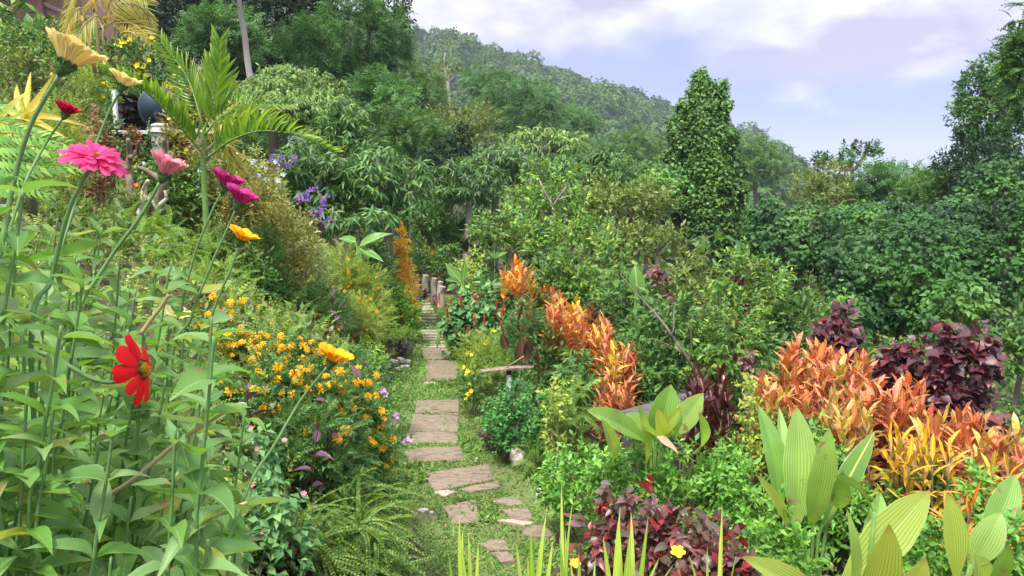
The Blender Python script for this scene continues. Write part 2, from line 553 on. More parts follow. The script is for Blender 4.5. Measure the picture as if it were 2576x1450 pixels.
M['crotonb'] = leafmat('black_croton_leaf', G((.03, .008, .01), (.06, .012, .015), (.12, .02, .02), (.03, .03, .015)), rough=.28, spec=.6, patch=.1)
M['bronze'] = leafmat('bronze_magnolia_leaf', G((.08, .045, .03), (.11, .06, .035)), rough=.4, vein=(.22, .14, .07), vw=.03, patch=.1, side=(.05, .03, .02), lateral=6)
M['pleat'] = leafmat('pleated_leaf', G((.15, .32, .06), (.22, .4, .08), (.30, .46, .13)), rough=.35, spec=.5, stripes=12, patch=.25, trans=.35, pscale=5, green=False, spots=14, tip=(.3, .22, .1), tipr=(.95, 1.03))
M['pleaty'] = leafmat('yellowing_pleated_leaf', G((.28, .4, .06), (.36, .46, .1)), green=False, rough=.35, stripes=12, patch=.15, trans=.4, tip=(.3, .2, .06), tipr=(.9, 1.02))
M['dry'] = leafmat('dry_leaf', G((.3, .2, .12), (.42, .3, .2)), rough=.8, trans=.15)
M['banana'] = leafmat('banana_leaf', G((.1, .27, .06), (.16, .36, .1)), rough=.35, vein=(.45, .55, .2), vw=.04, patch=.15, stripes=25, trans=.4, lateral=6)
M['palm'] = leafmat('palm_leaflet', G((.07, .2, .035), (.12, .29, .045), (.2, .37, .05)), rough=.3, spec=.55, vein=(.4, .5, .06), vw=.06, trans=.4, patch=.1, tip=(.18, .32, .05), tipr=(.4, 1))
M['palmy'] = leafmat('yellow_palm_leaflet', G((.26, .34, .06), (.42, .42, .10), (.55, .4, .10), (.2, .3, .07)), rough=.45, trans=.35, patch=.2)
M['fern'] = leafmat('fern_leaflet', G((.09, .2, .04), (.17, .32, .07), (.28, .42, .1)), trans=.35, patch=.3, pscale=3)
M['fernd'] = leafmat('dark_fern_leaflet', G((.05, .13, .028), (.10, .2, .04), (.22, .3, .06)), trans=.3, patch=.4, pscale=3)
M['grass'] = leafmat('lawn_leaf', G((.06, .16, .035), (.10, .24, .05), (.17, .31, .08), (.24, .28, .11)), trans=.3, patch=.5, pscale=1.3)
M['blade'] = leafmat('iris_blade', G((.2, .38, .06), (.34, .52, .08), (.44, .58, .13)), rough=.4, trans=.45, patch=.1, vein=(.45, .6, .2), vw=.05)
M['brom'] = leafmat('yellow_bromeliad_leaf', G((.45, .42, .05), (.36, .4, .07), (.5, .44, .08), (.4, .36, .06)), rough=.35, trans=.35, patch=.2)
M['cosmosl'] = leafmat('ferny_yellow_green_leaf', G((.14, .27, .05), (.25, .38, .08), (.38, .47, .12)), trans=.3, patch=.3, pscale=2)
M['coleus'] = leafmat('brown_pink_coleus_leaf', G((.25, .12, .08), (.36, .18, .12), (.3, .25, .1)), trans=.2, patch=.2)
M['redbrown'] = leafmat('red_brown_leaf', G((.3, .07, .05), (.38, .12, .08)), trans=.2, patch=.2)
M['goldleaf'] = leafmat('golden_small_leaf', G((.12, .18, .04), (.24, .27, .06), (.38, .36, .09), (.2, .25, .05), (.3, .2, .06)), patch=.4, pscale=3)
M['undergrowth'] = leafmat('undergrowth_leaf', G((.05, .13, .03), (.11, .22, .05), (.2, .3, .08), (.2, .19, .08), (.07, .14, .04)), patch=.5, pscale=1.3)

def petalmat(name, cols, base=None, trans=.3, sp=.15):
    return leafmat(name, cols, rough=.55, trans=trans, patch=0, spec=sp, tgain=1.1, tint=(1, .98, .95), stripes=5)

M['p_cream'] = petalmat('pale_yellow_petal', G((.84, .70, .28), (.88, .77, .36)))
M['p_yellow'] = petalmat('yellow_petal', G((.86, .62, .03), (.9, .7, .05)))
M['p_orange'] = petalmat('orange_yellow_petal', G((.9, .42, .01), (.92, .5, .02)))
M['p_mari'] = petalmat('marigold_petal', G((.88, .42, .01), (.92, .56, .02), (.85, .33, .01)))
M['p_cosmos'] = petalmat('orange_cosmos_petal', G((.9, .36, .01), (.9, .27, .01)))
M['p_red'] = petalmat('red_petal', G((.72, .008, .015), (.8, .015, .02)))
M['p_crimson'] = petalmat('crimson_petal', G((.42, .008, .05), (.5, .012, .06)))
M['p_pink'] = petalmat('hot_pink_petal', G((.8, .06, .24), (.85, .09, .3)))
M['p_rose'] = petalmat('pale_pink_petal', G((.72, .25, .33), (.8, .34, .42)))
M['p_magenta'] = petalmat('magenta_petal', G((.52, .035, .22), (.58, .05, .27)))
M['p_purple'] = petalmat('violet_petal', G((.3, .1, .62), (.4, .16, .7)))
M['p_lilac'] = petalmat('pale_blue_petal', G((.55, .6, .85), (.7, .72, .9)))
M['p_mauve'] = petalmat('mauve_petal', G((.7, .35, .75), (.78, .45, .8)))
M['p_lant'] = petalmat('pink_lantana_petal', G((.8, .3, .42), (.85, .45, .5)))
M['tassel'] = leafmat('red_tassel', G((.34, .015, .04), (.45, .03, .06)), rough=.8, trans=.1, patch=0)
M['disc'] = solidmat('flower_disc', G((.5, .2, .01), (.85, .5, .03)), scale=400, bump=.5)
M['sepal'] = solidmat('green_sepal', G((.03, .08, .02), (.09, .18, .05)), scale=120)
M['zstem'] = solidmat('zinnia_stem', G((.09, .2, .06), (.15, .28, .09)), scale=40, bump=.2, rough=.5)
M['dstem'] = solidmat('dark_stem', G((.07, .05, .035), (.1, .14, .05)), scale=30)
M['tan'] = solidmat('dry_tan_stem', G((.35, .25, .13), (.4, .36, .16)), scale=30)
M['gstem'] = solidmat('green_stem', G((.1, .22, .05), (.2, .33, .08)), scale=30)
M['bark'] = solidmat('grey_bark', G((.10, .085, .07), (.22, .19, .16)), scale=6, stretch=(1, 1, .3), bump=.6, bdist=.03)
M['barkp'] = solidmat('pale_bark', G((.32, .27, .24), (.55, .5, .46)), scale=5, stretch=(1, 1, .35), bump=.4, bdist=.02)
M['barkb'] = solidmat('brown_bark', G((.09, .065, .045), (.2, .15, .11), (.3, .25, .2)), scale=14, stretch=(1, 1, .4), bump=.8, bdist=.02)
M['stone'] = solidmat('brown_pink_flagstone', G((.075, .058, .042), (.155, .12, .09), (.25, .195, .15), (.13, .125, .075), (.36, .29, .235)), scale=6, stretch=(.6, 1.8, 2), rough=.85, bump=.7, bdist=.012, detail=9)
M['stonef'] = solidmat('pale_flagstone', G((.2, .16, .12), (.36, .3, .24), (.5, .43, .35)), scale=7, stretch=(.55, 1.6, 2), rough=.85, bump=.6, bdist=.012, detail=9)
M['white_rock'] = solidmat('whitewashed_rock', G((.25, .2, .18), (.55, .5, .46), (.75, .7, .68)), scale=16, rough=.9, bump=.9, bdist=.02)
M['white_paint'] = solidmat('white_paint', G((.62, .62, .62), (.8, .8, .8)), scale=14, rough=.6, bump=.15)
M['soil'] = solidmat('brown_soil', G((.05, .038, .025), (.1, .08, .05), (.09, .12, .04)), scale=2.5, rough=.95, bump=.8, bdist=.03)
M['lawn_soil'] = solidmat('lawn_soil', G((.1, .09, .05), (.12, .17, .05), (.2, .17, .11)), scale=2.0, rough=.95, bump=.6, bdist=.02)
M['wood'] = solidmat('weathered_wood', G((.2, .16, .13), (.38, .32, .27), (.5, .44, .38)), scale=9, stretch=(3, 3, .35), rough=.85, bump=.7, bdist=.01)
M['oldboard'] = solidmat('old_brown_board', G((.12, .085, .06), (.25, .18, .14), (.38, .30, .25)), scale=9, stretch=(3, 3, .35), rough=.9, bump=.7)
M['board'] = solidmat('pinkish_house_board', G((.42, .25, .18), (.52, .34, .26)), scale=3, stretch=(.3, 3, 6), rough=.7, bump=.3)
M['redpost'] = solidmat('dusty_red_paint', G((.45, .16, .13), (.55, .24, .2)), scale=5, rough=.7)
M['beam'] = solidmat('pale_pink_beam', G((.55, .4, .34), (.65, .5, .44)), scale=5, rough=.7)
M['concrete'] = solidmat('dark_concrete', G((.05, .045, .05), (.11, .095, .10)), scale=6, rough=.85, bump=.5)
M['coping'] = solidmat('grey_coping', G((.07, .065, .07), (.12, .11, .115)), scale=8, rough=.85, bump=.5)
M['cavern'] = solidmat('near_black', G((.012, .01, .012), (.04, .03, .03)), scale=20, rough=.95, bump=.8)

# ------------------------------------------------------------------ foliage generators
UP = np.array([0, 0, 1.0])
TM = {}


def tmpl(kind, n):
    key = (kind, n)
    if key not in TM:
        if kind == 'pin':
            TM[key] = [pinnate_t(n, droop=d, arch=.1, sweep=.45) for d in (.15, .35)]
        elif kind == 'pinbig':
            TM[key] = [pinnate_t(n, lw=.17, ll=.42, droop=d, sweep=.3) for d in (.2, .45)]
        elif kind == 'fern':
            TM[key] = [pinnate_t(n, lw=.06, ll=.15, droop=d, arch=.15, sweep=.15) for d in (.25, .55)]
        elif kind == 'sprig':
            TM[key] = [pinnate_t(n, lw=.05, ll=.075, droop=d, arch=.25, taper=.3, sweep=.5) for d in (.45, .8)]
        elif kind == 'needle':
            TM[key] = [pinnate_t(n, lw=.03, ll=.4, droop=d, arch=.05, taper=.2, sweep=.6) for d in (.1, .3)]
        else:
            TM[key] = [leaf_t(n, kind, fold=.22, droop=d, curl=c, wav=w, seed=i) for i, (d, c, w) in
                       enumerate(((.12, .02, .01), (.35, .05, .03), (.22, -.04, .02)))]
    return TM[key]


# leaf shape, material, leaf length, width/length, leaves per twig, twig length, along, spread, droop, up-bias, coverage
ST = {
    'mango':  ('lance', 'mango', .20, .27, 9, .10, .25, .9, .75, .35, 2.6),
    'litchi': ('lance', 'litchi', .17, .28, 8, .10, .3, .8, .85, .35, 2.4),
    'dark':   ('ovate', 'dark', .15, .45, 6, .22, .5, .7, .15, .2, 2.3),
    'feather': ('pin', 'feather', .42, .9, 5, .20, .6, .8, .35, .3, 3.4),
    'darkpin': ('pin', 'dark', .45, .9, 5, .22, .6, .8, .4, .3, 3.2),
    'darkleaf': ('ovate', 'vined', .16, .5, 7, .2, .5, .7, .25, .25, 3.0),
    'mid':    ('ovate', 'mid', .13, .45, 6, .18, .5, .7, .15, .3, 2.3),
    'midpin': ('pin', 'mid', .30, .9, 5, .20, .6, .8, .35, .3, 3.2),
    'olive':  ('ovate', 'olive', .085, .42, 8, .18, .6, .6, .05, .5, 2.0),
    'guava':  ('ovate', 'guava', .10, .45, 8, .20, .55, .65, .15, .45, 2.0),
    'vine':   ('heart', 'vine', .10, .85, 5, .18, .2, .6, .55, .1, 2.6),
    'vined':  ('heart', 'vined', .12, .85, 5, .18, .2, .6, .5, .1, 2.6),
    'chenille': ('heart', 'chenille', .13, .72, 5, .14, .3, .7, .4, .3, 2.4),
    'box':    ('ovate', 'box', .032, .55, 9, .08, .6, .6, 0, .3, 2.2),
    'box2':   ('round', 'box2', .034, .75, 7, .09, .4, .7, .1, .4, 2.2),
    'bright': ('ovate', 'bright', .06, .5, 8, .12, .45, .75, .1, .7, 2.4),
    'purple': ('ovate', 'purple', .07, .5, 7, .10, .5, .7, .1, .5, 2.3),
    'darkred': ('ovate', 'darkred', .06, .45, 7, .10, .5, .7, .1, .5, 2.3),
    'lime':   ('ovate', 'lime', .06, .5, 7, .12, .4, .8, .1, .6, 1.6),
    'var':    ('ovate', 'var', .075, .42, 7, .16, .5, .7, .1, .5, 1.4),
    'cosmos': ('pin', 'cosmosl', .12, .6, 5, .18, .9, .6, .15, .8, 2.2),
    'mari':   ('pin', 'mid', .09, .7, 6, .10, .6, .7, .1, .6, 3.0),
    'fern':   ('fern', 'fern', .34, 1.0, 4, .05, .6, .8, .2, .8, 3.6),
    'fernd':  ('sprig', 'fernd', .42, .8, 6, .06, .6, .9, .75, .5, 6.0),
    'small':  ('ovate', 'undergrowth', .05, .5, 8, .14, .6, .6, 0, .5, 1.9),
    'olsmall': ('ovate', 'goldleaf', .04, .55, 8, .12, .6, .6, 0, .4, 2.0),
    'smallg': ('ovate', 'mid', .055, .45, 8, .14, .6, .6, 0, .5, 2.0),
    'coleus': ('ovate', 'coleus', .07, .6, 6, .1, .4, .8, .2, .5, 2.0),
    'redbrown': ('ovate', 'redbrown', .035, .5, 7, .08, .5, .7, 0, .5, 2.0),
    'crotfine': ('lance', 'gold', .15, .2, 9, .14, .8, .6, .1, .6, 2.2),
    'copper': ('heart', 'maroon', .13, .8, 5, .12, .3, .7, .45, .3, 2.4),
    'acaly':  ('wide', 'acaly', .085, .55, 7, .1, .5, .8, .2, .6, 2.2),
    'shrubred': ('heart', 'acaly', .09, .7, 5, .12, .3, .7, .3, .3, 1.6),
}


def make_lobes(c, R, K, r_, core=.66, spread=.62, size=.42):
    Ls = [(np.array(c), np.array(R) * core)] if core else []
    for i in range(K):
        a = 2 * math.pi * (i + r_.random()) / K
        z = r_.uniform(-.55, 1)
        q = math.sqrt(max(0, 1 - z * z))
        d = np.array([math.cos(a) * q, math.sin(a) * q, z])
        sp = spread * r_.uniform(.85, 1.12)
        Ls.append((np.array(c) + d * R * sp, np.array(R) * size * r_.uniform(.75, 1.25)))
    return Ls


def sample_lobes(Ls, n, back=.3, under=.4, inside=.8):
    P, D = [], []
    ar = np.array([(r[0] * r[1] * r[2]) ** (2 / 3) for _, r in Ls]); ar /= ar.sum()
    for i, (c, r) in enumerate(Ls):
        k = max(4, int(n * ar[i]))
        d = nrmz(rng.normal(size=(k, 3)))
        p = c + d * r * rng.uniform(.80, 1.04, (k, 1))
        D_ = nrmz(d / r)
        keep = np.ones(k, bool)
        for j, (c2, r2) in enumerate(Ls):
            if j != i:
                keep &= (((p - c2) / r2) ** 2).sum(1) > inside ** 2
        tocam = nrmz(np.array([0, 0, CAMZ]) - p)
        b = (D_ * tocam).sum(1) < -.25
        keep &= ~(b & (rng.random(k) > back))
        keep &= ~((D_[:, 2] < -.5) & (rng.random(k) > under))
        P.append(p[keep]); D.append(D_[keep])
    return np.concatenate(P), np.concatenate(D)


def twig_leaves(mb, P, D, st, Y, m=0, lscale=1.0, flat=.0):
    shape, mat, L, ra, k, tl, al, spd, dr, upb, cov = st
    n = len(P)
    if n == 0:
        return
    L = L * lscale; tl = tl * lscale
    T = nrmz(D + UP * upb + rng.normal(0, .35, (n, 3)))
    ref = nrmz(np.cross(T, rng.normal(size=(n, 3))))
    ref2 = np.cross(T, ref)
    PP, YY, NN = [], [], []
    off = rng.uniform(0, 6.28, n)
    for j in range(k):
        f = j / max(1, k - 1)
        a = off + j * 2.4
        rad = ref * np.cos(a)[:, None] + ref2 * np.sin(a)[:, None]
        y = nrmz(T * (al + .5 * f) + rad * spd * (1.1 - .4 * f) - UP * dr + rng.normal(0, .18, (n, 3)))
        PP.append(P + T * (tl * (f - .6))[..., None] if np.ndim(f) else P + T * tl * (f - .6))
        YY.append(y)
        NN.append(nrmz(UP * .8 + D * .55 + T * .2 + rng.normal(0, .38, (n, 3))))
    PP, YY, NN = map(np.concatenate, (PP, YY, NN))
    ll = L * rng.uniform(.65, 1.15, len(PP))
    px = L * 745 / max(.5, Y)
    if shape in ('pin', 'fern', 'sprig', 'needle', 'pinbig'):
        if shape == 'sprig':
            nn = 22 if px > 40 else 14
        elif shape == 'fern':
            nn = 16 if px > 25 else 10
        else:
            nn = 5 if px < 16 else 7
        t = tmpl(shape, nn)
    else:
        t = tmpl(shape, 1 if px < 7 else (2 if px < 14 else (3 if px < 26 else 5)))
    mb.leaves(t, PP, YY, NN, ll, ll * ra, m)


def foliage(mb, c, R, K, style, Y, dens=1.0, m=0, r_=None, lscale=1.0, core=.66, spread=.62, size=.42, back=.3, inner=.18):
    st = ST[style]
    r_ = r_ or random
    Ls = make_lobes(c, R, K, r_, core, spread, size)
    # past some distance a leaf spray stands for several leaves
    px = st[2] * lscale * 745 / max(.5, Y)
    grow = 1.0
    if st[0] in ('pin', 'needle'):
        lim = 9.0
    else:
        lim = 4.2
    if px < lim:
        grow = min(3.0, lim / px)
    lscale *= grow
    tot = sum(4 * math.pi * ((r[0] * r[1]) ** 1.6 / 3 + (r[0] * r[2]) ** 1.6 / 3 + (r[1] * r[2]) ** 1.6 / 3) ** (1 / 1.6) for _, r in Ls)
    la = (st[2] * lscale) ** 2 * (st[3] * .6 if st[0] not in ('pin', 'fern', 'sprig', 'needle') else .22 * st[3])
    if st[0] == 'sprig': la *= .35
    n = int(min(9000, max(12, st[10] * dens * tot / (la * st[4]) * .62)))
    P, D = sample_lobes(Ls, n, back=back)
    twig_leaves(mb, P, D, st, Y, m, lscale)
    if inner:
        ki = int(len(P) * inner)
        q = rng.integers(0, len(P), ki)
        cc = np.array(c)
        Pi = cc + (P[q] - cc) * rng.uniform(.45, .8, (ki, 1))
        twig_leaves(mb, Pi, D[q], st, Y, m, lscale * 1.25)
    return Ls, P, D


def limb(a, b, r0, r1, sag=.08, seg=5, r_=random):
    a = np.array(a, float); b = np.array(b, float)
    L = np.linalg.norm(b - a)
    o = np.array([r_.uniform(-1, 1), r_.uniform(-1, 1), r_.uniform(-.3, .6)]) * L * sag
    o2 = np.array([r_.uniform(-1, 1), r_.uniform(-1, 1), 0]) * L * sag * .5
    pts = [a + (b - a) * t + o * math.sin(t * 3.14159) + o2 * math.sin(t * 6.283) for t in np.linspace(0, 1, seg + 1)]
    return np.array(pts), np.linspace(r0, r1, seg + 1)


def ground_y(u, v, lo=2.0):
    # distance at which the sight line through u, v meets the ground
    for Yq in np.arange(lo, 40, .05):
        p = at(u, v, Yq)
        if p[2] <= float(hgt(p[0], p[1])):
            return float(Yq)
    return 40.0


def tree(label, u, v, Y, w, h, style, name='tree', cat='tree', K=8, dens=1.0, trunk=None, tr=.12, bark='bark', depth=None,
         group=None, lscale=1.0, core=.66, spread=.62, size=.42, base=None, back=.3, limbs=5, seed=None, inner=.18):
    """crown fills a w x h frame box round u, v at distance Y; trunk stands on the ground below (or at trunk=(u,v))"""
    r_ = random.Random(seed if seed is not None else hash((u, v)) % 9999)
    if Y == 'g':
        Y = ground_y(u, v + h / 2) + .12
    c = at(u, v, Y); s = scale_at(v, Y)
    R = np.array([w * s / 2, (depth if depth else min(w, h * 1.3) * s / 2 * .85), h * s / 2])
    if trunk is not None:
        bp = at(trunk[0], trunk[1], Y); bx, by = bp[0], bp[1]
        bz = min(float(hgt(bx, by)), bp[2])
    else:
        bx, by = c[0] + r_.uniform(-.1, .1) * R[0], c[1]
        bz = float(hgt(bx, by))
    bz = min(bz, c[2] - R[2] * .3)
    if cat != 'tree':
        gap = (c[2] - R[2]) - bz
        if gap > 0:
            e = min(gap, .9 if cat != 'vine-covered tree' else 2.5) * .5
            c = c - np.array([0, 0, e]); R = R + np.array([0, 0, e])
    root = thing(name, label, cat, (bx, by, bz - .05), group)
    mb = MB()
    Ls, P, D = foliage(mb, c, R, K, style, Y, dens, 0, r_, lscale, core, spread, size, back, inner)
    mb.build('crown' if cat == 'tree' else 'foliage', M[ST[style][1]], root, kind='stuff')
    tb = MB()
    if cat not in ('tree', 'vine-covered tree'):
        for i in range(limbs + 2):
            l = Ls[i % len(Ls)]
            b0 = np.array([bx + r_.uniform(-.3, .3) * R[0], by + r_.uniform(-.3, .3) * R[1], bz - .05])
            p2, r2 = limb(b0, l[0] + (0, 0, l[1][2] * .3), tr * .5, tr * .15, .08, 5, r_)
            tb.tube(p2, r2, 5)
        tb.build('stem', M[bark], root)
        return root, Ls, P, D
    fork = np.array([bx * .5 + c[0] * .5, by, max(bz + .3, c[2] - R[2] * .45)])
    pts, rad = limb((bx, by, bz - .15), fork, tr, tr * .7, .05, 6, r_)
    tb.tube(pts, rad, 8)
    for i in range(limbs):
        l = Ls[(i + 1) % len(Ls)]
        p2, r2 = limb(fork - (0, 0, .04 * R[2]), l[0] + (0, 0, l[1][2] * .3), tr * .55, tr * .12, .1, 5, r_)
        tb.tube(p2, r2, 6)
    tb.build('trunk' if cat == 'tree' else 'stem', M[bark], root)
    return root, Ls, P, D


def shrub(label, u, v, Y, w, h, style, name='shrub', cat='shrub', K=5, dens=1.0, flowers=None, **kw):
    kw.setdefault('tr', .018)
    kw.setdefault('bark', 'barkb')
    kw.setdefault('limbs', 4)
    root, Ls, P, D = tree(label, u, v, Y, w, h, style, name, cat, K, dens, **kw)
    if flowers:
        for (me, n, size, upb, pname) in flowers:
            pick_flowers(root, P, D, me, n, size, upb, pname)
    return root, P, D


def pick_flowers(root, P, D, me, n, size, upb=.5, pname='flower', out_=.03, region=None):
    tocam = nrmz(np.array([0, 0, CAMZ]) - P)
    ok = np.nonzero(((D * tocam).sum(1) * .6 + D[:, 2] * .5) > .22)[0]
    if not len(ok):
        ok = np.arange(len(P))
    q = rng.choice(ok, min(n, len(ok)), replace=False)
    for i in q:
        ax = nrmz(D[i] * .5 + tocam[i] * .45 + UP * upb + rng.normal(0, .25, 3))
        sz = size * rng.uniform(.75, 1.15)
        t = nrmz(np.cross(ax, rng.normal(size=3)))
        put(pname, me[rng.integers(len(me))] if isinstance(me, list) else me, root, P[i] + D[i] * (out_ + size * .6) + UP * size * .4, t, ax, sz, sz)


def flower_me(name, n, mats, shape='petal', cup=.25, layers=1, disc=.22, wid=None, droop=.1, dmat='disc', pr=3):
    """a small flower of radius 1, facing +z, petals in separate islands"""
    mb = MB()
    w = wid or 2.2 / n * 1.6
    for k in range(layers):
        nn = max(4, n - 2 * k)
        for i in range(nn):
            a = 2 * math.pi * (i + .5 * k) / nn + random.uniform(-.1, .1)
            e = cup + .35 * k
            y = np.array([math.cos(a) * math.cos(e), math.sin(a) * math.cos(e), math.sin(e)])
            nn_ = np.array([-math.cos(a) * math.sin(e), -math.sin(a) * math.sin(e), math.cos(e)])
            t = leaf_t(pr, shape, fold=.15, droop=droop * random.uniform(.4, 1.6), wav=.02, seed=i)
            L = (1 - .22 * k) * random.uniform(.88, 1.05)
            mb.leaves([t], np.array([[0, 0, .03 * k]]), y[None], nn_[None], np.array([L]), np.array([w * L]), 0)
    if disc:
        K = 8
        a = np.linspace(0, 2 * math.pi, K, endpoint=False)
        v = [(math.cos(q) * disc, math.sin(q) * disc, .03) for q in a] + [(math.cos(q) * disc * .6, math.sin(q) * disc * .6, .03 + disc * .7) for q in a] + [(0, 0, .03 + disc * .85)]
        t = []
        for j in range(K):
            k2 = (j + 1) % K
            t += [(j, k2, K + k2), (j, K + k2, K + j), (K + j, K + k2, 2 * K)]
        mb.add(v, t, None, 1)
    return mb.mesh(name, [mats, M[dmat]])


FL = {
    'mari': [flower_me('marigold_bloom', 8, M['p_mari'], cup=.1, layers=2, disc=.2, droop=.3) for _ in range(2)],
    'cosmos': [flower_me('orange_cosmos_bloom', 8, M['p_cosmos'], cup=.2, disc=.15) for _ in range(2)],
    'allam': [flower_me('yellow_trumpet_bloom', 5, M['p_yellow'], cup=.45, disc=.12, wid=.85) for _ in range(2)],
    'lilac': [flower_me('pale_blue_bloom', 5, M['p_lilac'], cup=.1, disc=0, wid=.7)],
    'mauve': [flower_me('mauve_bloom', 5, M['p_mauve'], cup=.4, disc=0, wid=.75)],
    'violet': [flower_me('violet_bloom', 5, M['p_purple'], cup=.2, disc=0, wid=.7)],
    'lant': [flower_me('pink_lantana_bloom', 9, M['p_lant'], cup=.5, layers=2, disc=.3, wid=.4)],
    'magenta': [flower_me('magenta_bloom', 7, M['p_magenta'], cup=.5, layers=2, disc=.1)],
    'coral': [flower_me('coral_bloom', 7, petalmat('coral_petal', G((.85, .2, .14), (.85, .35, .3))), cup=.5, layers=2, disc=.1)],
}

# leaf meshes shared by single-leaf objects
def shared(name, mat, kind, n, k=3, **kw):
    res = []
    for i in range(k):
        mb = MB()
        t = leaf_t(n, kind, fold=kw.get('fold', .2), droop=(kw.get('droop', .25)) * (1 + .7 * (i - 1)), curl=kw.get('curl', .04) * (i - 1), wav=kw.get('wav', .02), seed=i * 3)
        tv = t[0]; rr = kw.get('ratio', .4)
        mb.add(np.c_[tv[:, :2], tv[:, 2] + tv[:, 3] * rr], t[1], t[2])
        res.append(mb.mesh(name, M[mat]))
    return res


LM = {
    'zyellow': shared('zinnia_yellowing_leaf_mesh', 'zleafy', 'ovate', 7, 2, droop=.5, fold=.3, wav=.03),
    'zleaf': shared('zinnia_leaf_mesh', 'zleaf', 'ovate', 7, 4, droop=.3, fold=.3, wav=.018),
    'zbroad': shared('zinnia_broad_leaf_mesh', 'zleaf', 'wide', 7, 3, droop=.25, fold=.3, wav=.02, ratio=.55),
    'cr': shared('croton_leaf_mesh_red', 'crotonr', 'strap', 5, 3, droop=.34, ratio=.28),
    'cp': shared('croton_leaf_mesh_pink', 'crotonp', 'strap', 5, 3, droop=.34, ratio=.28),
    'cy': shared('croton_leaf_mesh_yellow', 'crotony', 'strap', 5, 3, droop=.35, ratio=.2),
    'co': shared('croton_leaf_mesh_orange', 'crotono', 'strap', 5, 3, droop=.35, ratio=.2),
    'cg': shared('croton_leaf_mesh_gold', 'crotong', 'strap', 5, 3, droop=.25, ratio=.22),
    'cb': shared('croton_leaf_mesh_black', 'crotonb', 'strap', 5, 3, droop=.2, ratio=.22),
    'maroon': shared('copperleaf_mesh', 'maroon', 'heart', 5, 3, droop=.35, fold=.12, wav=.03),
    'acaly': shared('bronze_leaf_mesh', 'acaly', 'wide', 5, 3, droop=.3, fold=.14, wav=.03),
    'purple': shared('purple_leaf_mesh', 'purple', 'lance', 5, 3, droop=.25, fold=.5),
    'bronze': shared('bronze_leaf_big_mesh', 'bronze', 'wide', 7, 2, droop=.08, wav=.01),
    'banana': shared('banana_leaf_mesh', 'banana', 'wide', 9, 2, droop=.25, fold=.2, wav=.015),
    'blade': shared('iris_blade_mesh', 'blade', 'blade', 7, 3, droop=.2, fold=.3, ratio=.05),
    'brom': shared('bromeliad_leaf_mesh', 'brom', 'blade', 7, 3, droop=.3, fold=.3, ratio=.12),
    'palm': shared('palm_leaflet_mesh', 'palm', 'blade', 5, 3, droop=.26, fold=.3, ratio=.12),
    'palmy': shared('yellow_palm_leaflet_mesh', 'palmy', 'blade', 3, 3, droop=.3, fold=.3, ratio=.05),
    'chen': shared('chenille_leaf_mesh', 'chenille', 'heart', 4, 3, droop=.3, fold=.15, wav=.02),
    'dry': shared('dry_leaf_mesh', 'dry', 'lance', 6, 2, droop=.3, fold=.5, wav=.04),
}


def catmull(pts, sub=6):
    pts = np.array(pts, float)
    p = np.vstack([2 * pts[0] - pts[1], pts, 2 * pts[-1] - pts[-2]])
    res = []
    for i in range(1, len(p) - 2):
        for t in np.linspace(0, 1, sub, endpoint=False):
            a, b, c, d = p[i - 1], p[i], p[i + 1], p[i + 2]
            res.append(.5 * (2 * b + (c - a) * t + (2 * a - 5 * b + 4 * c - d) * t * t + (3 * b - a - 3 * c + d) * t ** 3))
    res.append(p[-2])
    return np.array(res)

# ------------------------------------------------------------------ ground, hill, sea
def grid_mesh(name, xs, ys, fn, mat, kind='structure'):
    X, Y = np.meshgrid(xs, ys)
    Z = fn(X, Y)
    v = np.stack([X, Y, Z], -1).reshape(-1, 3)
    nx = len(xs); ny = len(ys)
    i, j = np.meshgrid(np.arange(nx - 1), np.arange(ny - 1))
    a = (j * nx + i).ravel()
    t = np.concatenate([np.stack([a, a + 1, a + nx + 1], 1), np.stack([a, a + nx + 1, a + nx], 1)])
    mb = MB(); mb.add(v, t, v[:, :2])
    o = mb.build(name, mat)
    o['kind'] = kind
    return o


gx = np.concatenate([-np.geomspace(140, 6, 26)[:-1], np.linspace(-6, 6, 97), np.geomspace(6, 160, 28)[1:]])
gy = np.concatenate([np.linspace(-6, 20, 131), np.geomspace(20, 130, 30)[1:]])
ground = grid_mesh('ground', gx, gy, lambda x, y: hgt(x, y) - .02, M['soil'])
# short turf strip the path lies in
ly = np.linspace(3.6, 17.6, 90)
lx = np.linspace(-1, 1, 9)
def lawn_xy(t, y):
    xp = np.interp(y, PY, PX)
    wl = np.interp(y, [3.6, 5.5, 8, 17.6], [.75, .65, .62, .5]); wr = np.interp(y, [3.6, 5.5, 8, 11, 17.6], [1.3, 1.0, .62, .6, .5])
    return xp + np.where(t < 0, t * wl, t * wr)
mb = MB()
Tt, Yy = np.meshgrid(lx, ly)
Xx = lawn_xy(Tt, Yy)
vv = np.stack([Xx, Yy, np.maximum(hgt(Xx, Yy), 0) * .0 + .004 + .0 * Xx], -1).reshape(-1, 3)
aa = (np.arange(len(ly) - 1)[:, None] * 9 + np.arange(8)[None]).ravel()
mb.add(vv, np.concatenate([np.stack([aa, aa + 1, aa + 10], 1), np.stack([aa, aa + 10, aa + 9], 1)]), vv[:, :2])
o = mb.build('lawn', M['lawn_soil']); o['kind'] = 'structure'

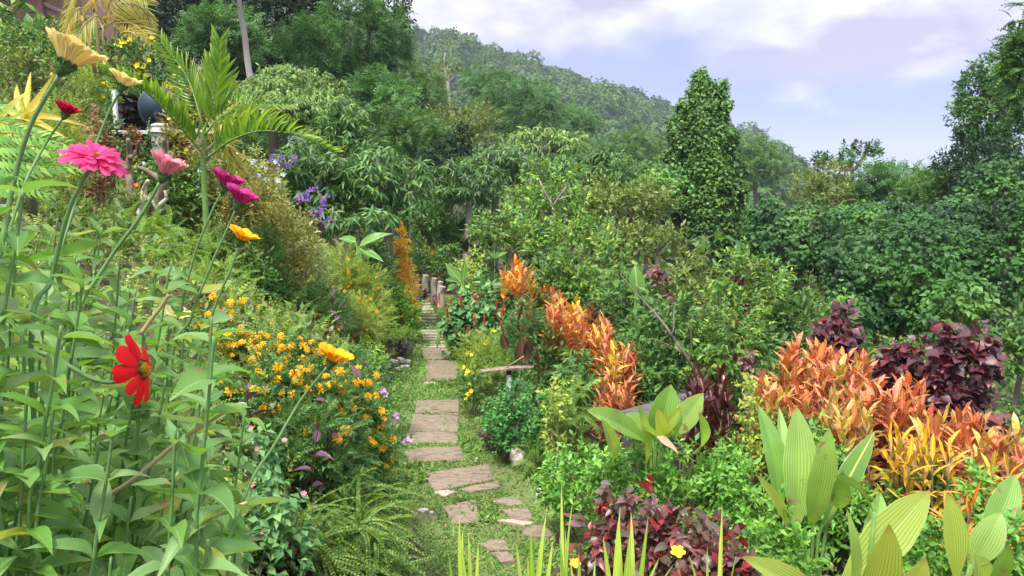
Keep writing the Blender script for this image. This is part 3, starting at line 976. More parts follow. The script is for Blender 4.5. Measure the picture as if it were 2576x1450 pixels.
HX = [-420, -55, 60, 130, 190, 215, 300, 420, 600]
crest_px = [(300, -160, 330), (700, 0, 340), (1000, 104, 350), (1060, 102, 355), (1150, 112, 362), (1300, 172, 378), (1500, 240, 398), (1700, 300, 418), (1900, 362, 438), (1990, 425, 446), (2040, 468, 452), (2120, 520, 460)]
cp_ = np.array([at(*q) for q in crest_px])
def hillz(x, y):
    az = x / np.maximum(y, 1)
    ca = cp_[:, 0] / cp_[:, 1]
    cz = np.interp(az, ca, cp_[:, 2], left=cp_[0, 2])
    cyy = np.interp(az, ca, cp_[:, 1])
    cz = np.where(az > ca[-1], cp_[-1, 2] - (az - ca[-1]) * 220, cz)
    cz = np.maximum(cz, -30)
    y0 = 95.0
    t = np.clip((y - y0) / (cyy - y0), 0, 1)
    z = -8 + (cz + 8) * (t ** 1.15)
    back = np.maximum(y - cyy, 0)
    z = z - back * .45
    z += (5.5 * np.sin(x * .045 + y * .02) + 3 * np.sin(x * .11 - y * .05)) * np.sin(np.clip(t, 0, 1) * 3.14159) * .8
    return np.maximum(z, -30)
hill = grid_mesh('hill', np.linspace(-260, 330, 119), np.linspace(88, 640, 93), hillz, solidmat('hill_ground', G((.02, .04, .015), (.045, .07, .03)), scale=.2, bump=0))
mb = MB()
mb.add([(-1500, 60, -31), (1500, 60, -31), (2600, 3000, -31), (-2600, 3000, -31)], [(0, 1, 2), (0, 2, 3)])
sea = mb.build('sea', solidmat('sea_water', G((.03, .07, .12), (.05, .1, .16)), scale=.01, bump=0, rough=.3)); sea['kind'] = 'structure'

# the wood on the hill: thousands of crowns of leaf sprays, one mass
mb = MB()
cand = []
r2 = np.random.default_rng(5)
for k in range(30000):
    y = 105 + (470 - 105) * r2.random() ** .8
    uu = r2.uniform(880, 2140)
    x = (uu - CU) / FPX * y
    cand.append((x, y))
cand = np.array(cand)
zc_ = hillz(cand[:, 0], cand[:, 1])
cyy = np.interp(cand[:, 0] / cand[:, 1], cp_[:, 0] / cp_[:, 1], cp_[:, 1])
ok = (cand[:, 1] < cyy + 6) & (zc_ > -14)
cand = cand[ok]; zc_ = zc_[ok]
# keep a minimum distance
cell = {}
keep = []
for i, (x, y) in enumerate(cand):
    d = 3.4 + y * .004
    key = (int(x // d), int(y // d))
    if key in cell: continue
    cell[key] = i; keep.append(i)
keep = np.array(keep)
cand, zc_ = cand[keep], zc_[keep]
nC = len(cand)
rad = r2.uniform(1.7, 4.2, nC) * r2.choice([.8, 1, 1, 1.2, 1.55], nC)
NL = 190
u_ = nrmz(r2.normal(size=(nC, NL, 3)))
u_[..., 2] = np.abs(u_[..., 2]) * 1.0 - .25
u_[..., 1] = -np.abs(u_[..., 1]) * r2.choice([1, 1, -1], (nC, NL))
fl = r2.uniform(.65, 1.25, nC)
sc_ = np.stack([rad, rad, rad * fl], -1)[:, None]
lump = 1 + .22 * np.sin(u_[..., 0] * 5 + np.arange(nC)[:, None]) * np.sin(u_[..., 2] * 6 + np.arange(nC)[:, None] * 2.1)
P = np.stack([cand[:, 0], cand[:, 1], zc_ + rad * .9], -1)[:, None] + u_ * sc_ * (lump * r2.uniform(.8, 1.08, (nC, NL)))[..., None]
D = nrmz(u_ + UP * .3 + r2.normal(0, .35, u_.shape))
Yd = nrmz(np.cross(D, r2.normal(size=D.shape)))
LL = (r2.uniform(.7, 1.25, (nC, NL)) * rad[:, None] * .27)
tri = (np.array([(0, 0, 0), (-.5, .5, .05), (.45, .55, -.05), (.05, 1, 0)]), np.array([(0, 2, 1), (1, 2, 3)]), np.array([(.5, 0), (0, .5), (1, .5), (.5, 1)]))
mb.leaves([tri], P.reshape(-1, 3), Yd.reshape(-1, 3), D.reshape(-1, 3), LL.ravel(), LL.ravel())
hf = mb.build('hill_forest', M['hill']); hf['kind'] = 'stuff'
tag(hf, 'dense hazy green woodland covering the far hillside', 'forest')
print('hill crowns', nC)

# ------------------------------------------------------------------ the path
path = bpy.data.objects.new('path', None); COL.objects.link(path); path['kind'] = 'structure'
ORG[path.name] = np.zeros(3)
SLAB_RECT = []
def slab(poly, mat='stone', z0=0.0, hgt_=.016, label=None):
    pts = [on_plane(u, v)[:2] for u, v in poly]
    cen = np.mean(pts, axis=0)
    pts = [cen + (q - cen) * 1.035 for q in pts]
    hgt_ += random.uniform(0, .007)
    # uneven edge: subdivide and jitter
    out_ = []
    for i in range(len(pts)):
        a, b = np.array(pts[i]), np.array(pts[(i + 1) % len(pts)])
        for t in (0, .25, .5, .75):
            p = a + (b - a) * t
            out_.append(p + rng.normal(0, .007, 2) * (1 if t else .4))
    out_ = np.array(out_); n = len(out_)
    zt = .004 + hgt_
    inn = cen + (out_ - cen) * .97
    mid = cen + (out_ - cen) * .5
    v = np.concatenate([np.c_[out_, np.full(n, -.03)], np.c_[out_, np.full(n, zt - .008)], np.c_[inn, zt + rng.normal(0, .0015, n)], np.c_[mid, zt + rng.normal(0, .003, n)], [[cen[0], cen[1], zt]]])
    t = []
    for r in range(3):
        for j in range(n):
            k = (j + 1) % n
            A, B, C, D_ = r * n + j, r * n + k, (r + 1) * n + k, (r + 1) * n + j
            t += [(A, B, C), (A, C, D_)]
    t += [(3 * n + j, 3 * n + (j + 1) % n, 4 * n) for j in range(n)]
    # make winding upward
    a2 = 0
    for j in range(n):
        k = (j + 1) % n
        a2 += out_[j][0] * out_[k][1] - out_[k][0] * out_[j][1]
    t = np.array(t)
    if a2 < 0: t = t[:, ::-1]
    mb = MB(); mb.add(v, t)
    o = mb.build('stone_slab', M[mat], path, smooth=False, origin=(cen[0], cen[1], 0))
    o.location = (cen[0], cen[1], 0)
    if label: o['label'] = label
    SLAB_RECT.append(out_)
    return o


for poly, mat in [
    ([(1061, 880), (1128, 879), (1138, 905), (1068, 906)], 'stone'),
    ([(1076, 911), (1150, 911), (1155, 942), (1143, 963), (1074, 962)], 'stone'),
    ([(1062, 967), (1085, 964), (1112, 970), (1090, 974)], 'stonef'),
    ([(1049, 1012), (1156, 1010), (1153, 1039), (1046, 1043)], 'stone'),
    ([(1041, 1046), (1153, 1043), (1150, 1088), (1030, 1090)], 'stone'),
    ([(1028, 1092), (1150, 1091), (1149, 1119), (1021, 1118)], 'stone'),
    ([(1018, 1141), (1055, 1133), (1156, 1129), (1168, 1160), (1033, 1170)], 'stone'),
    ([(1071, 1195), (1228, 1173), (1238, 1210), (1158, 1228), (1092, 1238)], 'stone'),
    ([(1159, 1235), (1250, 1217), (1256, 1231), (1185, 1245)], 'stone'),
    ([(1093, 1243), (1125, 1239), (1150, 1245), (1112, 1254)], 'stonef'),
    ([(1113, 1280), (1197, 1264), (1203, 1322), (1137, 1322)], 'stone'),
    ([(1238, 1268), (1262, 1258), (1290, 1255), (1316, 1274), (1280, 1279)], 'stone'),
    ([(1262, 1290), (1326, 1287), (1340, 1313), (1288, 1312)], 'stone'),
    ([(1308, 1340), (1335, 1329), (1366, 1325), (1391, 1350), (1380, 1362), (1318, 1352)], 'stone'),
    ([(1248, 1315), (1280, 1312), (1345, 1320), (1320, 1328)], 'stonef'),
    ([(1203, 1376), (1232, 1366), (1270, 1366), (1282, 1392), (1232, 1390)], 'stone'),
    ([(1236, 1398), (1275, 1396), (1300, 1418), (1262, 1424)], 'stone'),
]:
    slab(poly, mat)
for (vt, vb, ul, ur) in [(874, 878, 1075, 1122), (869, 872, 1068, 1120), (862, 866, 1072, 1118), (855, 859, 1066, 1110), (848, 852, 1064, 1108), (841, 845, 1061, 1104), (834, 838, 1060, 1102), (826, 829, 1054, 1098),
                         (818, 822, 1052, 1095), (810, 813, 1053, 1096), (801, 805, 1054, 1098), (794, 797, 1056, 1100), (787, 791, 1054, 1098), (778, 784, 1050, 1092), (772, 776, 1048, 1086), (765, 769, 1047, 1080), (758, 762, 1046, 1076)]:
    j = random.uniform(-2, 2)
    slab([(ul + j, vt), (ur + j, vt - random.uniform(-.4, .4)), (ur + j + 1, vb), (ul + j - 1, vb + random.uniform(-.4, .4))], 'stonef', hgt_=.02)

# turf: small blades and clover-like leaves, kept off the slabs
def in_poly(P, poly):
    x, y = P[:, 0], P[:, 1]; ins = np.zeros(len(P), bool)
    n = len(poly); j = n - 1
    for i in range(n):
        xi, yi = poly[i]; xj, yj = poly[j]
        c = ((yi > y) != (yj > y)) & (x < (xj - xi) * (y - yi) / (yj - yi + 1e-12) + xi)
        ins ^= c; j = i
    return ins

n = 105000
yy = 4.0 + 13.4 * rng.random(n) ** 1.25
tt_ = rng.uniform(-1.25, 1.25, n)
xx = lawn_xy(tt_, yy)
P = np.stack([xx, yy, np.full(n, .004)], 1)
bare = np.sin(xx * 3.1 + 1.3) * np.sin(yy * 2.2 + xx) + .35 * np.sin(xx * 11 + yy * 7)
keep = (bare < .62) | (rng.random(n) < .25)
for poly in SLAB_RECT:
    bb0, bb1 = poly.min(0), poly.max(0)
    q = np.nonzero((P[:, 0] > bb0[0]) & (P[:, 0] < bb1[0]) & (P[:, 1] > bb0[1]) & (P[:, 1] < bb1[1]))[0]
    if len(q):
        c0 = poly.mean(0)
        inside = in_poly(P[q][:, :2], c0 + (poly - c0) * .91)
        keep[q[inside & (rng.random(len(q)) > .09)]] = False
P = P[keep]; n = len(P)
P[:, 2] = np.maximum(0.004, np.where(np.abs(P[:, 0] - np.interp(P[:, 1], PY, PX)) > .6, hgt(P[:, 0], P[:, 1]) - .01, .004))
a = rng.uniform(0, 6.28, n)
e = rng.uniform(.1, 1.1, n)
Yd = np.stack([np.cos(a) * np.cos(e), np.sin(a) * np.cos(e), np.sin(e)], 1)
L = rng.uniform(.018, .042, n) * (1 + .6 * (np.sin(P[:, 0] * 5) * np.sin(P[:, 1] * 4) > .5)) * (1 + P[:, 1] * .03)
mb = MB()
near = P[:, 1] < 8
Nn_ = nrmz(UP + rng.normal(0, .4, (n, 3)))
mb.leaves(tmpl('lance', 2), P[near], Yd[near], Nn_[near], L[near], L[near] * .32)
mb.leaves(tmpl('lance', 1), P[~near], Yd[~near], Nn_[~near], L[~near] * 1.15, L[~near] * .36)
gr = mb.build('lawn_grass', M['grass']); gr['kind'] = 'stuff'
tag(gr, 'short creeping turf around the stone slabs of the path', 'grass')

# fallen leaves and bits of litter on turf and slabs
mb = MB(); nl = 620
yy = 4.3 + 12.5 * rng.random(nl) ** 1.3; xx = lawn_xy(rng.uniform(-1.1, 1.1, nl), yy)
P = np.stack([xx, yy, np.full(nl, .028) + rng.uniform(0, .012, nl)], 1)
a = rng.uniform(0, 6.28, nl)
mb.leaves(tmpl('ovate', 3), P, np.stack([np.cos(a), np.sin(a), rng.normal(0, .15, nl)], 1), nrmz(UP + rng.normal(0, .3, (nl, 3))), rng.uniform(.012, .04, nl), rng.uniform(.008, .018, nl))
o = mb.build('fallen_leaves', M['dry']); o['kind'] = 'stuff'; tag(o, 'small brown fallen leaves scattered over turf and slabs', 'leaf litter')

# loose undergrowth all over the slopes
def under(name, label, xr, yr, n, styles, test=None, off=.05):
    mb = MB(); mats = []
    for k, (sty, frac, ls) in enumerate(styles):
        m_ = int(n * frac)
        x = rng.uniform(*xr, m_ * 3); y = yr[0] + (yr[1] - yr[0]) * rng.random(m_ * 3) ** 1.4
        s = np.interp(y, PY, PX) - x
        ok = test(s, x, y)
        x, y = x[ok][:m_], y[ok][:m_]
        P = np.stack([x, y, hgt(x, y) + rng.uniform(.0, off * 2, len(x))], 1)
        twig_leaves(mb, P, np.tile(UP, (len(P), 1)) + rng.normal(0, .5, (len(P), 3)), ST[sty], (yr[0] + yr[1]) / 2, k, ls)
        mats.append(M[ST[sty][1]])
    o = mb.build(name, mats); o['kind'] = 'stuff'
    tag(o, label, 'ground cover')

under('bank_undergrowth', 'mixed low weeds and seedlings covering the bank left of the path', (-14, 0), (2.0, 22), 20000,
      [('small', .5, 1.4), ('cosmos', .15, 1.0), ('fern', .12, .6), ('olive', .15, .8), ('mid', .15, .9)], lambda s, x, y: (s > np.where(y > 6, .85, .7)) & (s < 14), .12)
under('slope_undergrowth', 'mixed low weeds under the shrubs right of the path', (-1, 12), (3.3, 20), 13000,
      [('small', .5, 1.4), ('mid', .3, 1.0), ('guava', .2, 1.0)], lambda s, x, y: (s < np.where(y < 6, -1.15, -.8)) & (s > -14), .12)
under('valley_undergrowth', 'rank green scrub filling the ground beyond the garden', (-30, 45), (18, 90), 6000,
      [('mid', .5, 4.0), ('dark', .3, 4.0), ('guava', .2, 4.0)], lambda s, x, y: np.abs(x) < y * .9, .6)

# ------------------------------------------------------------------ far and middle trees
def T(label, u, v, Y, w, h, style, name='tree', cat='tree', K=8, **kw):
    if Y > 11 and 'size' not in kw:
        K = int(K * 1.9); kw['size'] = .30; kw.setdefault('core', .60); kw.setdefault('spread', .70)
    return tree(label, u, v, Y, w, h, style, name, cat, K, **kw)

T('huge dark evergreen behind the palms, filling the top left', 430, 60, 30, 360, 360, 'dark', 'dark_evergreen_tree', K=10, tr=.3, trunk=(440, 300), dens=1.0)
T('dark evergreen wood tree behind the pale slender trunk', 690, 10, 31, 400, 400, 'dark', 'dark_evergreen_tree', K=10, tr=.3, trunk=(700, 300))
T('low feathery blue-green tree in front of the dark evergreens', 560, 110, 25, 300, 150, 'feather', 'feathery_tree', K=8, tr=.15)
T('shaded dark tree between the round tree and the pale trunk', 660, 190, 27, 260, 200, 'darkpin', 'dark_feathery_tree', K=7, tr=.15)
T('small round-headed tree with a bright crown above the hillside', 765, 118, 22, 150, 130, 'feather', 'round_tree', K=9, tr=.09, trunk=(768, 215), bark='barkp', lscale=.8)
T('tall feathery tree whose crown reaches the top of the sky opening', 905, 110, 26, 270, 330, 'feather', 'tall_feathery_tree', K=14, tr=.16, trunk=(892, 300), bark='barkb', size=.36, lscale=.9)
T('small-leaved tree top hanging out against the white clouds', 985, 20, 27, 150, 190, 'dark', 'tall_leafy_tree', K=9, tr=.14, trunk=(930, 250), dens=.7, size=.34, core=.5)
T('dark tree filling the gap behind the tall feathery tree', 850, 230, 32, 320, 260, 'darkpin', 'dark_feathery_tree', K=8, tr=.2)
T('feathery tree lower down, left edge of the hill view', 960, 290, 24, 210, 220, 'feather', 'feathery_tree', K=9, tr=.12, lscale=.9)
T('loose feathery tree standing just right of the tall feathery one', 1055, 245, 30, 150, 190, 'midpin', 'feathery_tree', K=10, tr=.12, size=.36)
T('small green tree below the loose feathery tree', 1040, 340, 22, 190, 160, 'midpin', 'feathery_tree', K=8, tr=.12)
T('brownish thin tree with bare twigs against the hill', 1125, 175, 45, 90, 130, 'olive', 'thin_brownish_tree', K=7, tr=.12, dens=.25, core=.4, bark='barkp')
T('olive-green tree above the dark hollow', 1165, 330, 26, 190, 170, 'olive', 'olive_green_tree', K=8, tr=.12, lscale=1.3)
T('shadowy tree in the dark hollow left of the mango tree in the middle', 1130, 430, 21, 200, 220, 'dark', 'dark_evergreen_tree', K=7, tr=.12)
T('hazy spreading tree at the foot of the hill, in the middle', 1310, 285, 60, 230, 170, 'feather', 'hazy_tree', K=9, tr=.3, group=None, lscale=1.3)
T('hazy tree on the lower hillside beside the spreading one', 1420, 330, 70, 200, 130, 'feather', 'hazy_tree', K=8, tr=.3, lscale=1.3)
T('hazy low tree at the foot of the hill near the vine tower', 1580, 400, 62, 240, 130, 'midpin', 'hazy_tree', K=8, tr=.3, lscale=1.2)
T('grey-green hazy tree left of the hill saddle', 1230, 230, 70, 140, 130, 'feather', 'hazy_tree', K=7, tr=.3, lscale=1.4)
T('hazy tree rising right behind the vine tower', 1900, 420, 75, 170, 150, 'midpin', 'hazy_tree', K=8, tr=.3, lscale=1.3)
T('mid-green tree filling the valley left of the vine tower', 1600, 470, 38, 260, 150, 'mid', 'valley_tree', K=8, tr=.2, lscale=1.3)
# large slope of drooping light foliage and the mango
T('broad light-green tree with fine drooping leaves on the left hillside', 690, 270, 16.5, 330, 220, 'litchi', 'light_drooping_tree', K=12, tr=.14, lscale=.8)
T('light-green drooping tree top next to the round tree', 800, 270, 17, 210, 190, 'litchi', 'light_drooping_tree', K=9, tr=.12, lscale=.85)
T('dark glossy mango tree with drooping leaves, upper clump', 860, 335, 15, 160, 190, 'mango', 'mango_tree', K=8, tr=.14)
T('big rounded mango tree with long drooping leaves left of the path end', 965, 480, 13.2, 260, 250, 'mango', 'mango_tree', K=12, tr=.14, size=.36)
T('mango tree with shaded branches behind the purple flowers', 800, 470, 13, 260, 240, 'mango', 'mango_tree', K=9, tr=.14)
T('low leafy mango clump above the orange cosmos', 900, 560, 11.5, 240, 110, 'mango', 'mango_tree', K=6, tr=.08, lscale=.9)
# centre
T('dense dark mango tree with pale twin trunks beyond the path', 1190, 470, 19, 240, 160, 'mango', 'mango_tree', K=9, tr=.10, trunk=(1172, 610), bark='barkp')
T('tall layered mango tree with light yellow-green tips in the middle', 1365, 365, 24, 300, 110, 'litchi', 'layered_mango_tree', K=12, tr=.16, lscale=1.5, size=.24)
T('shaded lower half of the layered mango tree, left side', 1250, 430, 22, 240, 140, 'mango', 'mango_tree', K=8, tr=.14, lscale=1.2)
T('mango tree with bright tips right behind the forked bare branch', 1480, 430, 23, 260, 130, 'mango', 'mango_tree', K=8, tr=.14, lscale=1.2)
T('open olive shrub tree with a forked bare grey branch', 1375, 500, 15, 260, 180, 'guava', 'guava_tree', K=9, tr=.06, lscale=1.2, dens=.9)
T('olive-leaved tree with brown dead twigs in the middle', 1560, 520, 15.5, 280, 170, 'olive', 'olive_green_tree', K=9, tr=.08, lscale=1.5)
T('green tree next to the vine tower on its left', 1655, 500, 18, 160, 170, 'vine', 'leafy_tree', K=7, tr=.08, lscale=1.0)
T('yellow-green shrub tree above the chenille plant', 1290, 590, 12.5, 220, 130, 'guava', 'guava_tree', K=8, tr=.05, lscale=1.1)
T('yellow-tipped shrub tree in the middle of the garden edge', 1430, 595, 12, 240, 140, 'guava', 'guava_tree', K=8, tr=.05, lscale=1.2)
T('thin-leaved tree with a bare crooked twig, below the vine tower', 1620, 620, 12.5, 280, 130, 'olive', 'olive_green_tree', K=8, tr=.05, lscale=1.3)
T('dark tree trunk thicket at the end of the path', 1120, 590, 20, 190, 110, 'mid', 'thicket_tree', K=7, tr=.08)
T('dark thicket tree right behind the wooden stumps', 1060, 560, 19, 170, 130, 'smallg', 'thicket_tree', K=7, tr=.06, lscale=2)

# vine tower
c = at(1785, 420, 21); s = scale_at(420, 21)
root = thing('vine_covered_tree', 'tall pillar-shaped dead tree wholly wrapped in climbing vines', 'tree', (c[0], c[1], float(hgt(c[0], c[1]))))
mb = MB()
prof = []
hw = lambda v: np.interp(v, [190, 215, 260, 330, 400, 480, 560, 620], [10, 32, 60, 80, 92, 99, 102, 100])
for k, vq in enumerate(np.linspace(202, 600, 13)):
    uc = 1768 + (vq - 200) * .045 + 5 * math.sin(k * 1.7)
    prof.append((uc, vq, hw(vq) * .62, 30))
    for q in range(5):
        a = k * 1.1 + q * 1.257
        prof.append((uc + math.cos(a) * hw(vq) * random.uniform(.6, .92), vq + random.uniform(-12, 12), random.uniform(14, 26) * (.3 + hw(vq) / 110), random.uniform(12, 26)))
Ls = []
for (uu, vv_, rw, rh) in prof:
    p = at(uu, vv_, 21)
    Ls.append((p + np.array([0, math.sin(uu) * rw * s * 1.2 * (rw < 36), 0]), np.array([rw * s, rw * s * .9, rh * s])))
P, D = sample_lobes(Ls, 34000, back=.3, under=.8, inside=.85)
keep_ = (np.sin(P[:, 0] * 2.1 + P[:, 2] * 1.3) * np.sin(P[:, 2] * 1.9 + P[:, 1]) < .6) | (rng.random(len(P)) < .35)
P, D = P[keep_], D[keep_]
twig_leaves(mb, P, D, ST['vine'], 21, 0, .95)
# dangling strands
for k in range(170):
    i = rng.integers(len(P)); q = P[i] + D[i] * .1
    ln = rng.uniform(.4, 1.3); n_ = 7
    pts = q + np.array([[D[i][0] * .1 * t, D[i][1] * .1 * t, -ln * t] for t in np.linspace(0, 1, n_)])
    if q[2] > c[2] + 3 and rng.random() < .5:
        pts = q + np.array([[D[i][0] * .5 * t, D[i][1] * .3 * t, .45 * math.sin(t * 2.5)] for t in np.linspace(0, 1, n_)])
    twig_leaves(mb, pts, np.tile(D[i], (n_, 1)), ('heart', 'vine', .11, .85, 2, .08, .2, .6, .55, 0, 1), 21, 0, 1.2)
mb.build('vine_mantle', M['tower'], root, kind='stuff')
tb = MB()
pts, rad = limb(at(1775, 640, 21), at(1772, 230, 21), .28, .08, .02, 8); tb.tube(pts, rad, 8)
pts, rad = limb(at(1788, 655, 20.3), at(1774, 575, 20.5), .08, .06, .04, 5); tb.tube(pts, rad, 8)
tb.build('trunk', M['barkb'], root)

# vine mounds and right side
T('low vine mound at the foot of the vine tower, right side', 1930, 570, 20, 150, 150, 'vined', 'vine_mound', 'vine-covered tree', K=7, tr=.1)
T('vine-draped mound between the tower and the big vine bank', 2010, 610, 17.5, 220, 200, 'vined', 'vine_mound', 'vine-covered tree', K=8, tr=.1)
T('pointed vine mound between the vine tower and the vine bank', 1935, 545, 19, 130, 190, 'vined', 'vine_mound', 'vine-covered tree', K=7, tr=.1)
T('shaded leafy tree below the open tree on the skyline', 2100, 500, 26, 230, 190, 'olive', 'olive_green_tree', K=9, tr=.14, lscale=1.8)
T('small open tree with see-through crown on the skyline', 2138, 402, 30, 185, 125, 'darkleaf', 'open_tree', K=15, tr=.09, dens=.8, core=.3, size=.2, spread=.8, trunk=(2150, 470), inner=0)
T('light green feathery tree on the skyline right of the open tree', 2250, 480, 25, 230, 140, 'feather', 'feathery_tree', K=9, tr=.12, lscale=.9)
T('leafy skyline tree below the tall tree on the right', 2350, 490, 23, 200, 150, 'midpin', 'feathery_tree', K=8, tr=.12)
T('tree behind the vine bank, mid right', 2180, 560, 20, 220, 160, 'vine', 'leafy_tree', K=8, tr=.1)
T('large bank of heart-leaved vines on the right', 2300, 670, 14, 440, 330, 'vined', 'vine_bank', 'vine-covered tree', K=26, tr=.12, size=.28, lscale=.9)
T('vine bank at the right edge above the burgundy copperleaf', 2510, 650, 14.5, 320, 360, 'vined', 'vine_bank', 'vine-covered tree', K=22, tr=.12, size=.28, lscale=.9)
T('upper vine dome topping the bank, below the tall right tree', 2400, 550, 17, 340, 190, 'vine', 'vine_bank', 'vine-covered tree', K=20, tr=.12, size=.28)
T('dark shaded tree low under the vine bank', 2240, 790, 12.5, 360, 150, 'vined', 'vine_bank', 'vine-covered tree', K=8, tr=.08)
T('tall dark tree on the right seen against the sky', 2480, 310, 24, 225, 370, 'darkleaf', 'tall_dark_tree', K=24, tr=.2, dens=1.1, size=.26, core=.6, trunk=(2500, 560), bark='barkb')
T('shaded dark tree below the tall right tree', 2490, 430, 22, 260, 180, 'dark', 'dark_evergreen_tree', K=9, tr=.15)
T('near feathery tree hanging into the right edge of the sky', 2590, 190, 13, 150, 420, 'midpin', 'drooping_feathery_tree', K=12, tr=.1, lscale=1.0, size=.33, trunk=(2640, 700))
T('nearer green shrub tree at the far right edge beside the copperleaf', 2575, 880, 8.2, 150, 260, 'mid', 'leafy_tree', K=7, tr=.04)

T('shady tree closing the skyline at the right edge', 2520, 480, 19, 260, 170, 'vined', 'leafy_tree', K=9, tr=.12)
# pale slender trunk
root = thing('slender_pale_tree', 'tall bare pale trunk rising above the left hillside trees', 'tree', at(627, 165, 20) - (0, 0, .6))
tb = MB()
pp = catmull([at(630, 200, 20), at(622, 150, 20), at(614, 80, 20), at(604, 30, 20), at(601, -20, 20), at(596, -90, 20)])
tb.tube(pp, np.linspace(.085, .055, len(pp)), 8)
pts, rad = limb(at(604, 22, 20), at(572, -12, 19.6), .035, .015, .05); tb.tube(pts, rad, 6)
pts, rad = limb(at(600, -30, 20), at(640, -95, 20), .035, .02, .05); tb.tube(pts, rad, 6)
tb.build('trunk', M['barkp'], root)
mb = MB(); foliage(mb, at(600, -150, 20), np.array([2.0, 1.5, 1.0]), 8, 'feather', 20); mb.build('crown', M['feather'], root, kind='stuff')

for lab, u, v, Y, w, h, st_ in [('rounded vine mound in the front left of the vine bank', 2150, 650, 12.6, 170, 170, 'vined'), ('rounded vine mound bulging from the middle of the vine bank', 2330, 640, 12.4, 200, 150, 'vine'),
                             ('lower vine mound bulging above the burgundy copperleaf', 2420, 760, 11.4, 220, 150, 'vined'), ('small vine mound at the left foot of the bank', 2130, 770, 10.8, 130, 120, 'vine'), ('vine mound touching the right edge of the frame', 2560, 560, 12.8, 160, 150, 'vine'), ('dark vine hump between two lighter ones', 2240, 560, 15.2, 170, 130, 'vined')]:
    T(lab, u, v, Y, w, h, st_, 'vine_mound', 'vine-covered tree', K=9, tr=.05, size=.4, spread=.6)

# ------------------------------------------------------------------ shrub belt right of the path
H = shrub
H('wild shrub with yellowing leaves above the orange crotons', 1480, 670, 10.5, 260, 150, 'guava', K=7)
H('dense green shrub just behind the middle crotons', 1400, 660, 10.5, 160, 130, 'smallg', K=6, lscale=1.4)
H('leafy shrub behind the pink and yellow crotons', 1600, 740, 9.4, 240, 200, 'mid', K=9, lscale=.9, size=.34)
H('broad olive shrub below the vine tower', 1740, 700, 10, 240, 150, 'olive', lscale=1.3, K=8)
H('yellow-green shrub with slender shoots, right of the banana leaf', 1890, 700, 9.2, 240, 160, 'guava', K=8)
H('glossy green shrub at the foot of the vine bank', 2000, 770, 9, 200, 170, 'smallg', K=9, lscale=1.8, size=.34)
H('dark interior shrub with long bare slanting branches', 1680, 860, 8.2, 260, 220, 'mid', K=8, lscale=.9)
H('tall green shrub behind the black-leaved croton', 1830, 820, 7.8, 220, 200, 'guava', K=8, lscale=.9)
H('green shrub left of the large red croton hedge', 1930, 880, 7.6, 130, 160, 'mid', K=6, lscale=.8)
H('pale yellow-green spray shrub in front of the black-leaved croton', 1890, 1005, 5.4, 110, 150, 'lime', K=6, lscale=.9)
H('low leafy shrub under the slanting bare branches', 1620, 950, 7.8, 160, 150, 'smallg', K=6, lscale=1.3)
for i, (lab, u, v, Y, w, h) in enumerate([('dark red copperleaf sprig among green shrubs, near the banana leaf', 1660, 655, 9.6, 70, 60),
                           ('dark red copperleaf sprig on the shrubs below the vine tower', 1885, 640, 9, 60, 40),
                           ('reddish copperleaf sprig above the black-leaved croton', 1855, 760, 8.0, 60, 80),
                           ('crimson-leaved sprig beside the top of the red croton hedge', 1895, 890, 7.0, 110, 60)]):
    H(lab, u, v, Y, w, h, 'shrubred' if i > 1 else 'copper', name='copperleaf_sprig', K=4, dens=.8, lscale=.8)
root = thing('bare_branch_shrub', 'leafless grey shrub leaning left in the shaded hollow', 'shrub', at(1772, 985, 7.2))
tb = MB()
tb.tube(*limb(at(1775, 985, 7.2), at(1700, 860, 7.2), .022, .015, .03), 6)
tb.tube(*limb(at(1700, 860, 7.2), at(1560, 690, 7.6), .015, .004, .05), 6)
tb.tube(*limb(at(1720, 895, 7.2), at(1640, 850, 7.1), .01, .004, .05), 5)
tb.tube(*limb(at(1735, 915, 7.2), at(1740, 800, 7.1), .01, .004, .05), 5)
tb.tube(*limb(at(1690, 845, 7.2), at(1700, 760, 7.4), .009, .003, .05), 5)
tb.build('branch', M['bark'], root)
root = thing('forked_branch_shrub', 'pale forked bare branches in the middle shrub trees', 'shrub', at(1395, 560, 14))
tb = MB()
tb.tube(*limb(at(1396, 560, 14), at(1392, 520, 14), .035, .03, .03), 6)
tb.tube(*limb(at(1392, 520, 14), at(1358, 455, 13.8), .025, .01, .05), 6)
tb.tube(*limb(at(1392, 520, 14), at(1425, 470, 13.8), .022, .008, .05), 6)
tb.tube(*limb(at(1400, 505, 14), at(1440, 490, 13.6), .014, .006, .05), 5)
tb.build('branch', M['barkp'], root)


